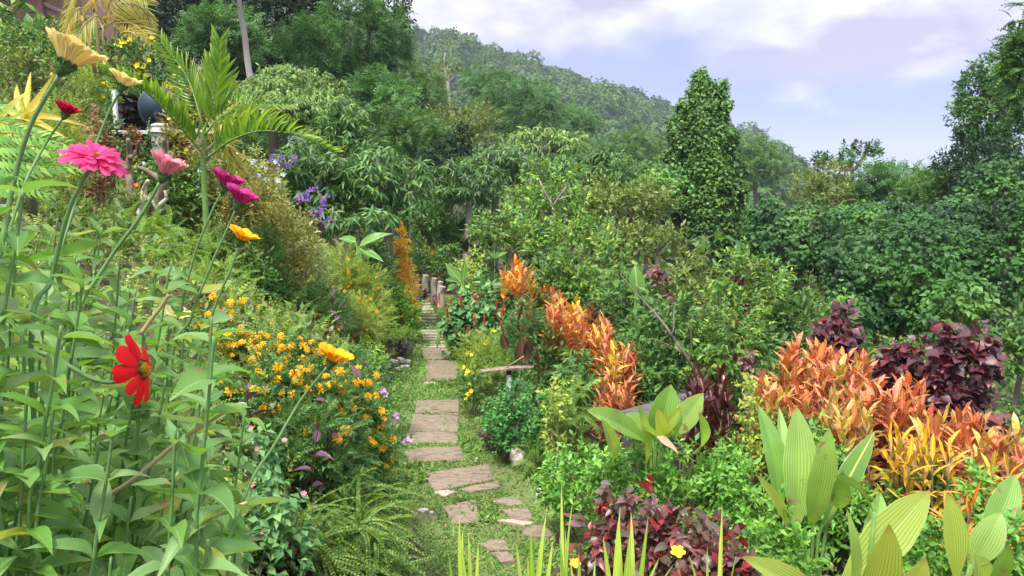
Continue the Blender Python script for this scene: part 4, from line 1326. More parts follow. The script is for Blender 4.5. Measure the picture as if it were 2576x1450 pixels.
# single-leaf plants ------------------------------------------------
def leafy(name, label, cat, base, stems, meshes, L, ratio, per, mat='gstem', r=.006, el=(.2, 1.0), pname='leaf', group=None, top=.45, face=None, twist=.3):
    """stems: list of tip points; leaves stand out round the upper part of each stem"""
    root = thing(name, label, cat, base, group)
    tb = MB()
    base = np.array(base, float)
    for tip in stems:
        tip = np.array(tip, float)
        b = base + np.array([random.uniform(-.04, .04), random.uniform(-.04, .04), 0])
        pts, rad = limb(b, tip, r * 1.4, r * .6, .05)
        tb.tube(pts, rad, 5)
        d = nrmz(tip - pts[-3])
        ref = nrmz(np.cross(d, [.3, .9, .1])); ref2 = np.cross(d, ref)
        ln = np.linalg.norm(tip - b)
        off = random.uniform(0, 6.28)
        for j in range(per):
            f = j / max(1, per - 1)
            k = 1 - top * (1 - f)
            i0 = min(len(pts) - 2, int(k * (len(pts) - 1)))
            p = pts[i0] + (pts[i0 + 1] - pts[i0]) * (k * (len(pts) - 1) - i0)
            a = off + j * 2.4 + random.uniform(-.3, .3)
            e = el[0] + (el[1] - el[0]) * f + random.uniform(-.15, .15)
            radv = ref * math.cos(a) + ref2 * math.sin(a)
            y = nrmz(d * math.sin(e) + radv * math.cos(e))
            nn = nrmz(d * math.cos(e) - radv * math.sin(e) + rng.normal(0, twist, 3) * .5 + 1e-3)
            ll = L * random.uniform(.75, 1.15) * (.75 + .35 * math.sin(min(1, f + .15) * 2.6))
            put(pname, meshes[random.randrange(len(meshes))], root, p, y, nn, ll, ll * ratio)
    tb.build('stem', M[mat], root)
    return root


def croton(label, u, v, Y, key, L=.2, per=16, group=None, ratio=.2, hgt_=None):
    """one upright croton shoot whose tip is seen at u, v"""
    tip = at(u, v, Y) - UP * L * .75
    bz = float(hgt(tip[0], tip[1]))
    bz = min(bz, tip[2] - .25)
    base = (tip[0] + random.uniform(-.05, .05), tip[1] + random.uniform(-.05, .05), bz)
    leafy('croton', label, 'croton', base, [tip], LM[key], L, ratio, per, 'barkb', .008, (.45, 1.38), group=group,
          top=min(.85, .34 / max(.3, tip[2] - bz) + .2))

KEYN = {'cr': 'red and orange', 'cp': 'pink and peach', 'cy': 'bright yellow', 'co': 'orange', 'cg': 'olive and gold', 'cb': 'blackish red'}
def hedge(where, spots, group, L, per=15, ratio=.2):
    for (u, v, Y, k) in spots:
        us = [q[0] for q in spots]; vs = [q[1] for q in spots]
        fu = (u - min(us)) / (max(us) - min(us) + 1e-6); fv = (v - min(vs)) / (max(vs) - min(vs) + 1e-6)
        pos = ('upper' if fv < .34 else 'middle' if fv < .67 else 'lower') + ' ' + ('left part' if fu < .34 else 'centre' if fu < .67 else 'right part')
        croton(f'{KEYN[k]} croton shoot, {pos}, {where}', u, v, Y, k, L, per, f'{group}, {KEYN[k]}, {pos}', ratio)

big = []
for (u0, u1, v0, v1, n, ks, Y0, Y1) in [
        (1975, 2110, 815, 905, 20, ['cr', 'cp', 'cr'], 6.4, 6.0), (2060, 2190, 870, 970, 20, ['cr', 'cp', 'cr', 'cg'], 6.0, 5.4), (1905, 2050, 900, 1000, 18, ['cr', 'cr', 'cg'], 6.1, 5.4),
        (2180, 2330, 930, 1010, 18, ['cr', 'cp', 'cr'], 5.6, 5.2), (2090, 2190, 970, 1050, 9, ['cg', 'cg', 'cr'], 5.2, 4.8),
        (2300, 2480, 1000, 1060, 15, ['cr', 'cg', 'cp'], 5.4, 5.0), (2440, 2580, 1050, 1110, 9, ['cr', 'cg'], 5.0, 4.7)]:
    for i in range(n):
        f = (i + .5) / n
        u = u0 + (u1 - u0) * ((i * .618) % 1); g = random.random()
        big.append((u, v0 + (v1 - v0) * g, Y0 + (Y1 - Y0) * g, random.choice(ks)))
for q in big: pass
hedge('in the large hedge on the right', big, 'croton shoots of the large right hedge', .175, 18, .27)
hedge('in the low clump before the right hedge', [(2235 + random.uniform(0, 170), 1055 + random.uniform(0, 60), 4.7 + random.uniform(-.3, .2), 'cy') for i in range(15)] + [(2390, 1085, 4.5, 'cy'), (2350, 1110, 4.4, 'cy'), (2540, 1130, 4.3, 'cy'), (2500, 1140, 4.3, 'cy')],
      'croton shoots of the low yellow clump', .17, 14, .17)
hedge('alone at the right edge', [(2420, 1210, 4.1, 'co'), (2385, 1240, 4.0, 'co'), (2450, 1225, 4.1, 'co'), (2500, 1165, 4.2, 'co'), (2560, 1290, 3.7, 'co'), (2480, 1180, 4.3, 'co')], 'orange croton shoots at the right edge', .16, 12, .17)
mid1 = [(random.uniform(1260, 1340), random.uniform(642, 725), 10.4 + random.uniform(-.4, .4), random.choice(['cr', 'cg', 'co'])) for i in range(26)] + \
       [(random.uniform(1320, 1392), random.uniform(690, 740), 10.6 + random.uniform(-.4, .4), random.choice(['co', 'cy', 'co'])) for i in range(20)]
hedge('in the far clump above the chenille plant', mid1, 'croton shoots of the far clump', .19, 16, .27)
mid2 = [(u_q, 745 + (u_q - 1375) * .35 + random.uniform(-10, 75), 8.9 + random.uniform(-.6, .3), random.choice(['cp', 'cy', 'cr', 'cp', 'cp'])) for u_q in [random.uniform(1375, 1535) for _ in range(58)]] + [(1388, 760, 9.4, 'cr'), (1400, 750, 9.4, 'cr')]
hedge('in the middle hedge behind the board table', mid2, 'croton shoots of the middle hedge', .17, 16, .27)
mid3 = [(random.uniform(1520, 1598), random.uniform(850, 935), 7.6 + random.uniform(-.4, .2), random.choice(['cr', 'cy', 'cr', 'cr'])) for i in range(20)] + \
       [(random.uniform(1505, 1590), random.uniform(930, 1000), 7.0 + random.uniform(-.3, .2), random.choice(['cr', 'cr', 'cr', 'cb'])) for i in range(16)]
hedge('at the near end of the middle hedge', mid3, 'croton shoots at the near end of the middle hedge', .15, 16, .27)
hedge('in front of the grey concrete bench', [(1745 + random.uniform(0, 85), 895 + random.uniform(0, 95), 5.5 + random.uniform(-.3, .2), 'cb') for i in range(20)], 'black-leaved croton shoots', .19, 15, .22)
hedge('bridging the two middle croton clumps', [(1385 + 12 * i + random.uniform(-8, 8), 722 + 6 * i + random.uniform(-16, 20), 9.9 - .08 * i, random.choice(['co', 'cy', 'cr', 'cp'])) for i in range(12)], 'croton shoots bridging the middle clumps', .18, 15, .27)
hedge('on the slope above the near croton clump', [(1500 + 7 * i + random.uniform(-8, 8), 815 + 7 * i + random.uniform(-16, 20), 8.3 - .06 * i, random.choice(['cr', 'cy', 'cp', 'cr'])) for i in range(14)], 'croton shoots above the near clump', .17, 15, .27)
leafy('red_cordyline', 'crimson-leaved shoot above the middle croton hedge', 'shrub', at(1480, 860, 9.2), [at(1480, 770, 9.2), at(1500, 775, 9.2), at(1545, 890, 8.6)], LM['maroon'], .14, .5, 9)

# burgundy copperleaf bushes with single leaves
def leafbush(name, label, cat, u, v, Y, w, h, meshes, n, L, ratio, K=6, droop=.35, group=None, upb=.3, seed=1, frontonly=True, fill=None, mat='maroon'):
    r_ = random.Random(seed)
    c = at(u, v, Y); s = scale_at(v, Y)
    R = np.array([w * s / 2, min(w, h * 1.3) * s * .4, h * s / 2])
    bz = min(float(hgt(c[0], c[1])), c[2] - R[2] * .8)
    gap = max(0, (c[2] - R[2]) - bz); e = min(gap, .6) * .5
    c = c - np.array([0, 0, e]); R = R + np.array([0, 0, e])
    root = thing(name, label, cat, (c[0], c[1], bz), group)
    Ls = make_lobes(c, R, K, r_)
    P, D = sample_lobes(Ls, int(n * 3.2), back=.12, under=.5)
    q = rng.permutation(len(P))[:n]
    for i in q:
        T_ = nrmz(D[i] + UP * upb + rng.normal(0, .4, 3))
        y = nrmz(T_ * .7 + rng.normal(0, .5, 3) - UP * droop)
        nn = nrmz(UP * .7 + D[i] * .7 + rng.normal(0, .35, 3))
        ll = L * rng.uniform(.65, 1.15)
        put('leaf', meshes[rng.integers(len(meshes))], root, P[i], y, nn, ll, ll * ratio)
    mb = MB()
    Pi = c + (P - c) * rng.uniform(.55, .92, (len(P), 1))
    twig_leaves(mb, Pi, D, ('wide', mat, L * .85, ratio, 5, L, .4, .8, droop, upb, 1), Y, 0)
    mb.build('inner_foliage', M[mat], root, kind='stuff')
    tb = MB()
    for l in Ls[:6]:
        tb.tube(*limb((c[0], c[1], bz - .03), l[0], .012, .006, .08), 5)
    tb.build('stem', M['darkred'], root)
    return root

leafbush('copperleaf_bush', 'large burgundy copperleaf bush behind the right croton hedge', 'copperleaf', 2395, 910, 7.0, 240, 210, LM['maroon'], 290, .125, .8, K=9, seed=3)
leafbush('copperleaf_bush', 'burgundy copperleaf bush left of the largest one', 'copperleaf', 2255, 885, 7.3, 140, 130, LM['maroon'], 110, .12, .8, K=5, seed=4)
leafbush('copperleaf_bush', 'dark copperleaf bush poking out above the top of the red croton hedge', 'copperleaf', 2105, 805, 7.4, 150, 100, LM['maroon'], 90, .12, .8, K=5, seed=5)
leafbush('copperleaf_bush', 'pinkish copperleaf at the right edge below the burgundy one', 'copperleaf', 2500, 1050, 5.6, 160, 80, LM['acaly'], 70, .11, .7, K=5, seed=6, mat='acaly')
leafbush('bronze_leaf_bush', 'low bronze-red leafy bush in the foreground beside the path', 'copperleaf', 1630, 1290, 3.95, 450, 215, LM['acaly'], 298, .085, .62, K=13, seed=7, mat='acaly')
leafbush('bronze_leaf_bush', 'bronze-red leafy bush trailing to the bottom of the frame', 'copperleaf', 1800, 1390, 3.4, 240, 180, LM['acaly'], 190, .08, .6, K=8, seed=8, mat='acaly')

# ------------------------------------------------------------------ right bed, near
# chenille plant: heart leaves one by one, red tassels
def tassel_me(name):
    mb = MB()
    pts = catmull([(0, 0, 0), (.12, 0, .02), (.2, 0, -.2), (.22, .03, -.6), (.2, .05, -1.0)], 4)
    rad = np.array([.03 + .045 * math.sin(min(1, t * 1.3) * 3.1) ** .5 if 0 < t < 1 else .02 for t in np.linspace(0, .99, len(pts))])
    rad = np.nan_to_num(rad, nan=.03) * (1 + .25 * rng.random(len(rad)))
    mb.tube(pts, rad * .75, 6)
    return mb.mesh(name, M['tassel'])
TS = [tassel_me('red_tassel_mesh') for _ in range(3)]
for lab, u, v, Y, w, h, n, nt_, sd_ in [('chenille plant beside the far part of the path, hung with red tassels', 1175, 775, 11.2, 150, 140, 260, 16, 21),
                                   ('chenille plant in front of the orange croton clump, hung with red tassels', 1265, 790, 10.2, 180, 150, 290, 22, 22)]:
    r0 = leafbush('chenille_plant', lab, 'shrub', u, v, Y, w, h, LM['chen'], n, .135, .72, K=7, seed=sd_, mat='chenille', droop=.45)
    c = at(u, v, Y); s = scale_at(v, Y)
    for k in range(nt_):
        a = random.uniform(-1, 1); b = random.uniform(-.8, .85)
        q = math.sqrt(max(.05, 1 - min(.95, a * a * .8)))
        p = c + np.array([a * w * s * .5, -q * w * s * .42 * math.sqrt(max(.05, 1 - b * b * .8)), b * h * s * .46])
        put('tassel', TS[k % 3], r0, p, (1, random.uniform(-.6, .6), 0), (0, 0, 1), random.uniform(.12, .22), .15, Z=random.uniform(.12, .24))

H('clipped blue-green small-leaved bush under the board table', 1285, 1022, 7.0, 155, 125, 'box2', K=9, dens=1.2, size=.34)
H('small-leaved bush to the right of the clipped one', 1365, 1050, 6.8, 90, 120, 'box2', K=6)
H('low purple-brown shrub at the foot of the clipped bush', 1255, 1108, 'g', 95, 85, 'purple', K=6, lscale=.55)
H('tangled yellow-flowered shrub leaning over the path', 1215, 895, 9.3, 130, 110, 'cosmos', name='yellow_flower_shrub', K=8, lscale=.8, flowers=[(FL['allam'], 13, .035, .3, 'flower')])
H('sparse dark shrub with yellow flowers beside the path', 1190, 975, 8.4, 80, 140, 'smallg', name='yellow_flower_shrub', K=6, dens=.8, flowers=[(FL['allam'], 9, .032, .3, 'flower')])
H('tall wispy green weeds behind the board table', 1330, 850, 8.8, 150, 150, 'mari', K=7, dens=.8, lscale=1.1)
H('green leafy filler between chenille plant and middle crotons', 1390, 900, 8.2, 150, 130, 'smallg', K=6, lscale=1.3)
H('glaucous large-leaved shrub left of the near croton hedge end', 1450, 930, 7.3, 120, 130, 'mid', K=6, lscale=.9)
H('soft fern and weed clump left of the near crotons', 1440, 1010, 6.7, 120, 110, 'fern', name='fern_clump', cat='fern', K=6, lscale=.6, dens=.8)
H('yellowing leafy seedling clump right of the clipped bush', 1395, 960, 6.5, 70, 130, 'lime', K=6, lscale=1.0)
H('low fern growing over the edge stones', 1350, 1150, 'g', 60, 110, 'fern', name='fern_clump', cat='fern', K=5, lscale=.5)
# bright green cover
for lab, u, v, Y, w, h, ls in [('bright green duranta bush, its leftmost mound beside the path', 1440, 1140, 5.4, 190, 170, 1.0),
                           ('bright green duranta mound in the middle of the near bed', 1590, 1130, 5.0, 260, 150, 1.0),
                           ('bright green duranta mound behind the bronze bush', 1740, 1160, 4.7, 260, 150, 1.0),
                           ('bright green duranta mound left of the big pleated leaves', 1860, 1190, 4.5, 200, 200, 1.0),
                           ('bright green mound at the foot of the pleated leaves', 1960, 1330, 3.7, 240, 220, .9),
                           ('green mound under the orange crotons at the right edge', 2300, 1190, 4.6, 330, 150, 1.0),
                           ('green mound between the pleated clumps', 2330, 1340, 3.6, 260, 180, .9),
                           ('green mound in the bottom right corner', 2520, 1350, 3.3, 200, 200, .9),
                           ('green mound under the red croton hedge', 2080, 1130, 4.9, 220, 130, 1.0),
                           ('shaded green mound beneath the yellow crotons', 2480, 1220, 4.3, 200, 130, 1.0),
                           ('green mound creeping in front of the grey bench', 1830, 1100, 5.2, 160, 90, 1.0)]:
    H(lab, u, v, Y, w, h, 'bright', name='duranta_bush', K=8, lscale=ls, size=.36)
H('leafy stems filling the dark gap below the red hedge', 2010, 1050, 5.3, 160, 130, 'smallg', K=6, lscale=1.2)
H('purple-flowered green bush between yellow croton and pleated leaves', 2350, 1160, 4.55, 90, 60, 'smallg', K=4, flowers=[(FL['violet'], 2, .022, .2, 'flower')])

# pleated palm-grass leaves
def pleated(parent, base, tip, wpx, Yt, face, bend=.12, mat='pleat', pleats=12, amp=.035, open_=.9):
    base = np.array(base, float); tip = np.array(tip, float)
    ax = tip - base; L = np.linalg.norm(ax); ay = ax / L
    face = np.array(face, float); x = nrmz(np.cross(ay, face)); z = np.cross(x, ay)
    Wd = wpx * scale_at(1200, Yt)
    rows, cols = 14, pleats * 2 + 1
    V, U, Tt_ = [], [], []
    for i in range(rows + 1):
        t = i / rows
        w = Wd * np.interp(t, [0, .12, .35, .55, .78, .92, 1], [.14, .42, .85, 1, .74, .36, .02]) * .5
        cpt = base + ax * t + z * (bend * L * (math.sin(t * 3.14159) * .7 - t * t * .5)) 
        for j in range(cols):
            a = j / (cols - 1) * 2 - 1
            zz_ = (abs(a) * w * .45 * open_) + (amp * w * (1 if j % 2 else -1) * .5)
            V.append(cpt + x * a * w + z * zz_)
            U.append((.5 + a * .5, t))
    for i in range(rows):
        for j in range(cols - 1):
            a = i * cols + j
            Tt_ += [(a, a + 1, a + cols + 1), (a, a + cols + 1, a + cols)]
    mb = MB(); mb.add(V, Tt_, U)
    return mb.build('leaf', M[mat], parent)


def pleat_clump(label, uv, Y, leaves):
    b = at(uv[0], uv[1], Y)
    bz = min(b[2], float(hgt(b[0], b[1])))
    root = thing('palm_grass', label, 'palm grass', (b[0], b[1], bz))
    for (ub, vb, ut, vt_, dY, w, face, mat) in leaves:
        pleated(root, at(ub, vb, Y), at(ut, vt_, Y + dY), w, Y, face, mat=mat, bend=random.uniform(.02, .12))
    tb = MB()
    for (ub, vb, *_r) in leaves:
        e = at(ub, vb, Y)
        tb.tube([np.array([b[0], b[1], bz]), (e + b) / 2, e + (0, 0, .02)], [.012, .01, .008], 6)
    tb.build('stem', M['gstem'], root)
    return root
F = (0, -1, .25)
pleat_clump('palm grass with broad pleated leaves standing in front of the grey bench', (1650, 1150), 4.9, [
    (1640, 1110, 1690, 970, .0, 88, (.15, -1, .2), 'pleat'), (1690, 1100, 1768, 990, -.1, 62, (-.3, -1, .4), 'pleat'),
    (1625, 1110, 1480, 1030, -.3, 62, (.1, -.8, .8), 'pleat'), (1620, 1100, 1575, 1040, .1, 60, (0, -1, .2), 'pleat'),
    (1650, 1100, 1710, 1028, -.2, 40, (-.5, -1, .1), 'pleaty'), (1670, 1110, 1655, 1030, -.3, 34, (0, -1, 0), 'pleaty'),
    (1625, 1170, 1612, 1020, -.5, 30, (.6, -1, 0), 'pleat'), (1545, 1160, 1520, 1060, -.5, 38, (.5, -1, .1), 'pleat'),
    (1740, 1140, 1770, 1045, -.6, 40, (.3, -1, .3), 'pleat'), (1680, 1120, 1600, 1070, -.5, 52, (0, -.6, .9), 'pleaty')])
pleat_clump('palm grass with the tallest upright pleated leaf, right of centre', (2050, 1360), 3.9, [
    (2000, 1330, 2007, 1025, .1, 92, F, 'pleat'), (2040, 1320, 2088, 1085, -.2, 70, (-.25, -1, .2), 'pleat'),
    (1960, 1300, 1915, 1020, .3, 70, (.35, -1, .2), 'pleat'), (1950, 1270, 1965, 1020, .5, 46, (.2, -1, .1), 'pleat'),
    (2070, 1330, 2200, 1085, .2, 58, (-.6, -.8, .5), 'palm'), (1985, 1350, 1912, 1195, -.5, 34, (.5, -1, .4), 'pleaty'),
    (2110, 1280, 2120, 1190, -.3, 46, (-.4, -1, 0), 'pleat')])
pleat_clump('palm grass arching over the bottom edge, its leaf tips browned', (2170, 1560), 2.95, [
    (2110, 1500, 2340, 1232, .15, 112, (-.35, -.8, .75), 'pleaty'), (2130, 1500, 2225, 1235, .4, 78, (.1, -1, .5), 'pleat'),
    (2180, 1520, 2240, 1330, -.3, 92, (-.2, -.9, .6), 'pleaty'), (2120, 1540, 2145, 1290, -.2, 42, (.5, -1, .1), 'pleat'),
    (2200, 1300, 2110, 1195, .6, 50, (.2, -1, .3), 'pleat'), (2230, 1540, 2330, 1410, -.2, 80, (0, -.8, .8), 'pleaty'),
    (2060, 1560, 1890, 1400, -.3, 80, (.3, -.8, .8), 'pleaty')])
pleat_clump('palm grass with a narrow upright striped leaf near the right edge', (2420, 1500), 3.2, [
    (2405, 1460, 2385, 1240, 0, 66, F, 'pleaty'), (2450, 1420, 2560, 1190, .3, 80, (-.4, -1, .4), 'pleat'),
    (2440, 1430, 2520, 1290, 0, 78, (-.4, -.9, .6), 'pleat'), (2490, 1480, 2540, 1370, -.2, 48, (-.3, -1, .3), 'pleat'),
    (2460, 1480, 2455, 1400, -.3, 70, F, 'pleat')])
# dead curled leaf
r0 = thing('dry_leaf', 'brown curled dead leaf lying on the bright green mound', 'dead leaf', at(1700, 1130, 4.4))
put('leaf', LM['dry'][0], r0, at(1650, 1100, 4.45), at(1712, 1142, 4.35) - at(1650, 1100, 4.45), (.1, -.5, 1), .17, .06)

# sword leaves at the bottom
def blades(label, u, vb, Y, tips, w=.012):
    b = at(u, vb, Y); bz = float(hgt(b[0], b[1])); bz = min(bz, b[2])
    root = thing('iris_clump', label, 'iris', (b[0], b[1], bz))
    for (ut, vt_, dY) in tips:
        t = at(ut, vt_, Y + dY)
        p = np.array([b[0] + (t[0] - b[0]) * .25 + random.uniform(-.02, .02), b[1] + random.uniform(-.02, .02), bz])
        y = t - p; L = np.linalg.norm(y)
        put('leaf', LM['blade'][random.randrange(3)], root, p, y, (random.uniform(-.6, .6), -1, .3), L, random.uniform(.85, 1.3) * w * 1.5, Z=L * .5)
    return root
blades('iris leaves standing alone left of the bottom centre', 1180, 1600, 2.6, [(1140, 1310, 0), (1158, 1330, .1), (1182, 1340, .1), (1165, 1380, -.05), (1200, 1360, .1), (1130, 1390, 0)], .011)
blades('iris leaves at the bottom centre beside the fallen stone', 1340, 1600, 2.4, [(1360, 1292, .05), (1335, 1330, 0), (1310, 1370, 0), (1395, 1360, .1), (1325, 1400, -.1)], .013)
blades('thin dark reed-like iris in front of the bronze bush', 1425, 1600, 2.5, [(1412, 1210, .2), (1418, 1260, .1), (1428, 1330, .1), (1410, 1350, 0)], .009)
blades('pale lime iris fan in front of the bronze bush, the most upright', 1570, 1640, 2.3, [(1540, 1290, 0), (1555, 1305, .1), (1608, 1290, .1), (1582, 1340, 0), (1632, 1300, .05), (1592, 1380, -.1), (1520, 1360, 0)], .015)
blades('tall thin iris leaf rising over the bronze bush', 1800, 1640, 2.5, [(1822, 1258, .2), (1812, 1310, .1), (1785, 1370, 0), (1750, 1400, 0), (1860, 1390, 0)], .010)
blades('short iris leaves at the bottom edge near the yellow flower', 1480, 1640, 2.3, [(1460, 1390, 0), (1440, 1410, 0), (1495, 1400, .1), (1665, 1400, .1), (1700, 1420, .1)], .012)
for lab, u, v, Y, sz in [('yellow flower with three petals in front of the bronze bush', 1705, 1392, 2.9, .030), ('yellow flower on a weak stem, lower left of the bronze bush', 1447, 1420, 2.8, .022)]:
    p = at(u, v, Y); r0 = thing('yellow_flower', lab, 'flower', (p[0], p[1], float(hgt(p[0], p[1]))))
    tb = MB(); tb.tube(*limb((p[0] + .02, p[1], float(hgt(p[0], p[1]))), p, .003, .002, .04), 5); tb.build('stem', M['gstem'], r0)
    put('bloom', FL['allam'][0], r0, p, (1, 0, .1), (0, -.35, .9), sz * 1.2, sz * 1.2)

# turf edge leafy strip and tiny maroon seedling
leafy('maroon_seedling', 'small dark red seedling in the turf left of the stone slabs', 'seedling', on_plane(1030, 1440, .0), [at(1030, 1352, 5.0), at(1052, 1372, 5.0), at(1016, 1362, 5.0)], LM['maroon'], .055, .5, 8, 'darkred', .003)

# board table, bench with lettering, big bronze leaves
p0 = at(1281, 1000, 7.4); gz = float(hgt(p0[0], p0[1]))
r0 = thing('board_table', 'weathered grey board nailed flat on a white-painted post', 'bird table', (p0[0], p0[1], gz))
mb = MB(); a, b = at(1211, 935, 7.25), at(1338, 923, 7.5)
d = nrmz(b - a); L = np.linalg.norm(b - a)
rot = np.stack([d, nrmz(np.cross(UP, d)), np.cross(d, nrmz(np.cross(UP, d)))], 1)
n_ = 9
for k in range(n_):
    t = (k + .5) / n_
    mb.box((a + b) / 2 + d * L * (t - .5) + (0, 0, .006 * math.sin(t * 3)), (L / n_ + .001, .11 * (1 - .25 * abs(t - .5)), .018 - .008 * abs(t - .5)), rot, jit=.0015)
mb.build('board', M['oldboard'], r0, smooth=False)
mb = MB(); top = (a + b) / 2 + d * .02; mb.box((top[0], top[1], (top[2] - .02 + gz) / 2), (.042, .042, top[2] - .02 - gz), None, jit=.001); mb.build('post', M['white_paint'], r0, smooth=False)
mb = MB(); mb.box((top[0], top[1] - .01, top[2] - .035), (.05, .05, .04)); mb.build('dark_collar', M['cavern'], r0, smooth=False)
mb = MB(); mb.tube([top + (-.03, -.02, .015), at(1318, 896, 7.3)], [.006, .005], 6); mb.build('twig', M['tan'], r0)
bb = at(1315, 985, 7.5)
r0 = leafy('bronze_leaf_sapling', 'sapling with big bronze-backed leaves standing behind the board table', 'sapling', (bb[0], bb[1], float(hgt(bb[0], bb[1]))), [at(1318, 905, 7.5)], LM['bronze'], .01, .4, 2, 'barkb', .008)
for (ub, vb, ut, vt_, w, f) in [(1318, 915, 1312, 846, .15, (0, -1, .1)), (1322, 900, 1335, 850, .12, (.7, -1, .1)), (1355, 950, 1350, 872, .075, (1, -.6, .1)), (1275, 880, 1262, 838, .1, (-.7, -1, .3)), (1300, 810, 1318, 755, .06, (1, -.5, 0))]:
    p, q = at(ub, vb, 7.45), at(ut, vt_, 7.45)
    put('leaf', LM['bronze'][0], r0, p, q - p, f, np.linalg.norm(q - p), w)
# grey bench / box with coping and lettering
a, b = at(1600, 1028, 6.3), at(1795, 1005, 7.0)
gz = min(float(hgt(a[0], a[1])), .0)
r0 = thing('concrete_bench', 'dark grey concrete wall block with pale coping and white lettering', 'concrete block', ((a[0] + b[0]) / 2, (a[1] + b[1]) / 2, gz))
d = nrmz((b - a) * (1, 1, 0)); nrm_ = np.array([d[1], -d[0], 0.0])
rot = np.stack([d, -nrm_, UP], 1); L = np.linalg.norm((b - a)[:2]) * 1.06
cc = (a + b) / 2; zt = cc[2]
mb = MB(); mb.box((cc[0], cc[1], (zt - .05 + gz) / 2), (L, .26, zt - .05 - gz), rot); mb.build('wall_block', M['concrete'], r0, smooth=False)
for k in range(3):
    mb = MB(); mb.box(cc + d * L * (k - 1) / 3 + (0, 0, -.02), (L / 3 - .008, .32, .055), rot, jit=.002); mb.build('coping_stone', M['coping'], r0, smooth=False)
def stroke(mb, q0, q1, w=.022):
    # q in (along, up) metres on the front face
    f0 = cc + nrm_ * .134
    a_ = f0 + d * q0[0] + UP * q0[1]; b_ = f0 + d * q1[0] + UP * q1[1]
    mb.tube([a_, b_], [w / 2, w / 2], 6)
mb = MB()
for q0, q1 in [((.0, -.09), (.03, -.16)), ((.03, -.09), (.06, -.16)), ((.24, -.08), (.25, -.15)), ((.25, -.15), (.31, -.155)), ((.31, -.155), (.32, -.13)), ((.37, -.17), (.375, -.25)), ((.34, -.28), (.40, -.28)), ((.29, -.26), (.31, -.26)), ((.27, -.2), (.28, -.24)), ((-.08, -.1), (-.08, -.17)), ((-.08, -.17), (-.04, -.17))]:
    stroke(mb, q0, q1)
mb.build('lettering', M['white_paint'], r0)

# stones
def rock(label, u, v, Y, w, h, mat='white_rock', name='rock', zon=True, group=None):
    Y = ground_y(u, v + h / 2)
    c = at(u, v, Y); s = scale_at(v, Y)
    gz = max(float(hgt(c[0], c[1])) * 0 + min(c[2] - h * s * .5, float(hgt(c[0], c[1])) + .02), -9)
    import bmesh
    bm = bmesh.new(); bmesh.ops.create_icosphere(bm, subdivisions=2, radius=1)
    r_ = random.Random(int(u * 7 + v))
    ph = [r_.uniform(0, 6) for _ in range(6)]
    V = np.array([q.co[:] for q in bm.verts]); Tt_ = np.array([[q.index for q in f.verts] for f in bm.faces]); bm.free()
    k = 1 + .16 * np.sin(V[:, 0] * 3 + ph[0]) * np.sin(V[:, 2] * 3.3 + ph[1]) + .10 * np.sin(V[:, 1] * 7 + ph[2]) * np.sin(V[:, 0] * 6 + ph[3]) + rng.normal(0, .035, len(V))
    V = np.sign(V) * np.abs(V) ** .8 * k[:, None]
    V *= np.array([w * s / 2, w * s * .4, h * s / 2])
    cz = gz + h * s / 2
    mb = MB(); mb.add(V + np.array([c[0], c[1], cz]), Tt_)
    o = mb.build(name, M[mat], None, smooth=False, origin=(c[0], c[1], gz)); tag(o, label, 'rock', group)
    return o
rock('upright whitewashed rock at the foot of the purple shrub', 1301, 1152, 5.9, 38, 52)
rock('small flat whitish rock below the upright one', 1330, 1168, 5.8, 24, 16)
rock('knobbly pale rock at the shaded edge of the near green bush', 1358, 1245, 5.3, 22, 40)
rock('pale chip of stone in the turf by the widest slab', 1198, 1158, 6.5, 8, 14)
for i, (u, v, w, h, lab) in enumerate([(990, 912, 24, 16, 'leftmost of the white edging rocks by the round bush'), (1008, 908, 22, 18, 'tall white edging rock near the middle of the heap'), (1026, 912, 18, 16, 'white edging rock nearest the round green bush'),
                     (1018, 925, 26, 14, 'bright white edging rock at the front of the heap'), (1000, 930, 22, 10, 'flat white edging rock at the front left'), (1034, 932, 20, 9, 'flat white rock sunk in the turf at the heap end'), (975, 926, 18, 10, 'small pale rock left of the white heap'), (965, 905, 12, 20, 'narrow pale rock standing left of the white heap')]):
    rock(lab, u, v, float(on_plane(u, v + h / 2)[1]) + .05, w, h)
for u, v, w, h, Y, lab in [(962, 1300, 20, 24, 5.6, 'pale rock under the trailing fern, upper one'), (985, 1340, 16, 12, 5.3, 'small pale chip below the trailing fern'), (975, 1400, 36, 26, 4.8, 'pinkish white rock at the lower left edge of the turf'), (1065, 1285, 26, 10, 5.9, 'broken pale stone flat in the turf left of the path'), (1085, 1290, 12, 8, 5.8, 'pale pebble in the turf left of the path'),
                           (930, 1440, 30, 18, 4.5, 'white rock at the bottom edge under the fern'), (690, 770, 40, 22, 9.0, 'pale rock half hidden above the marigolds'), (650, 790, 26, 14, 8.6, 'small grey rock left of the half hidden one')]:
    rock(lab, u, v, Y, w, h)
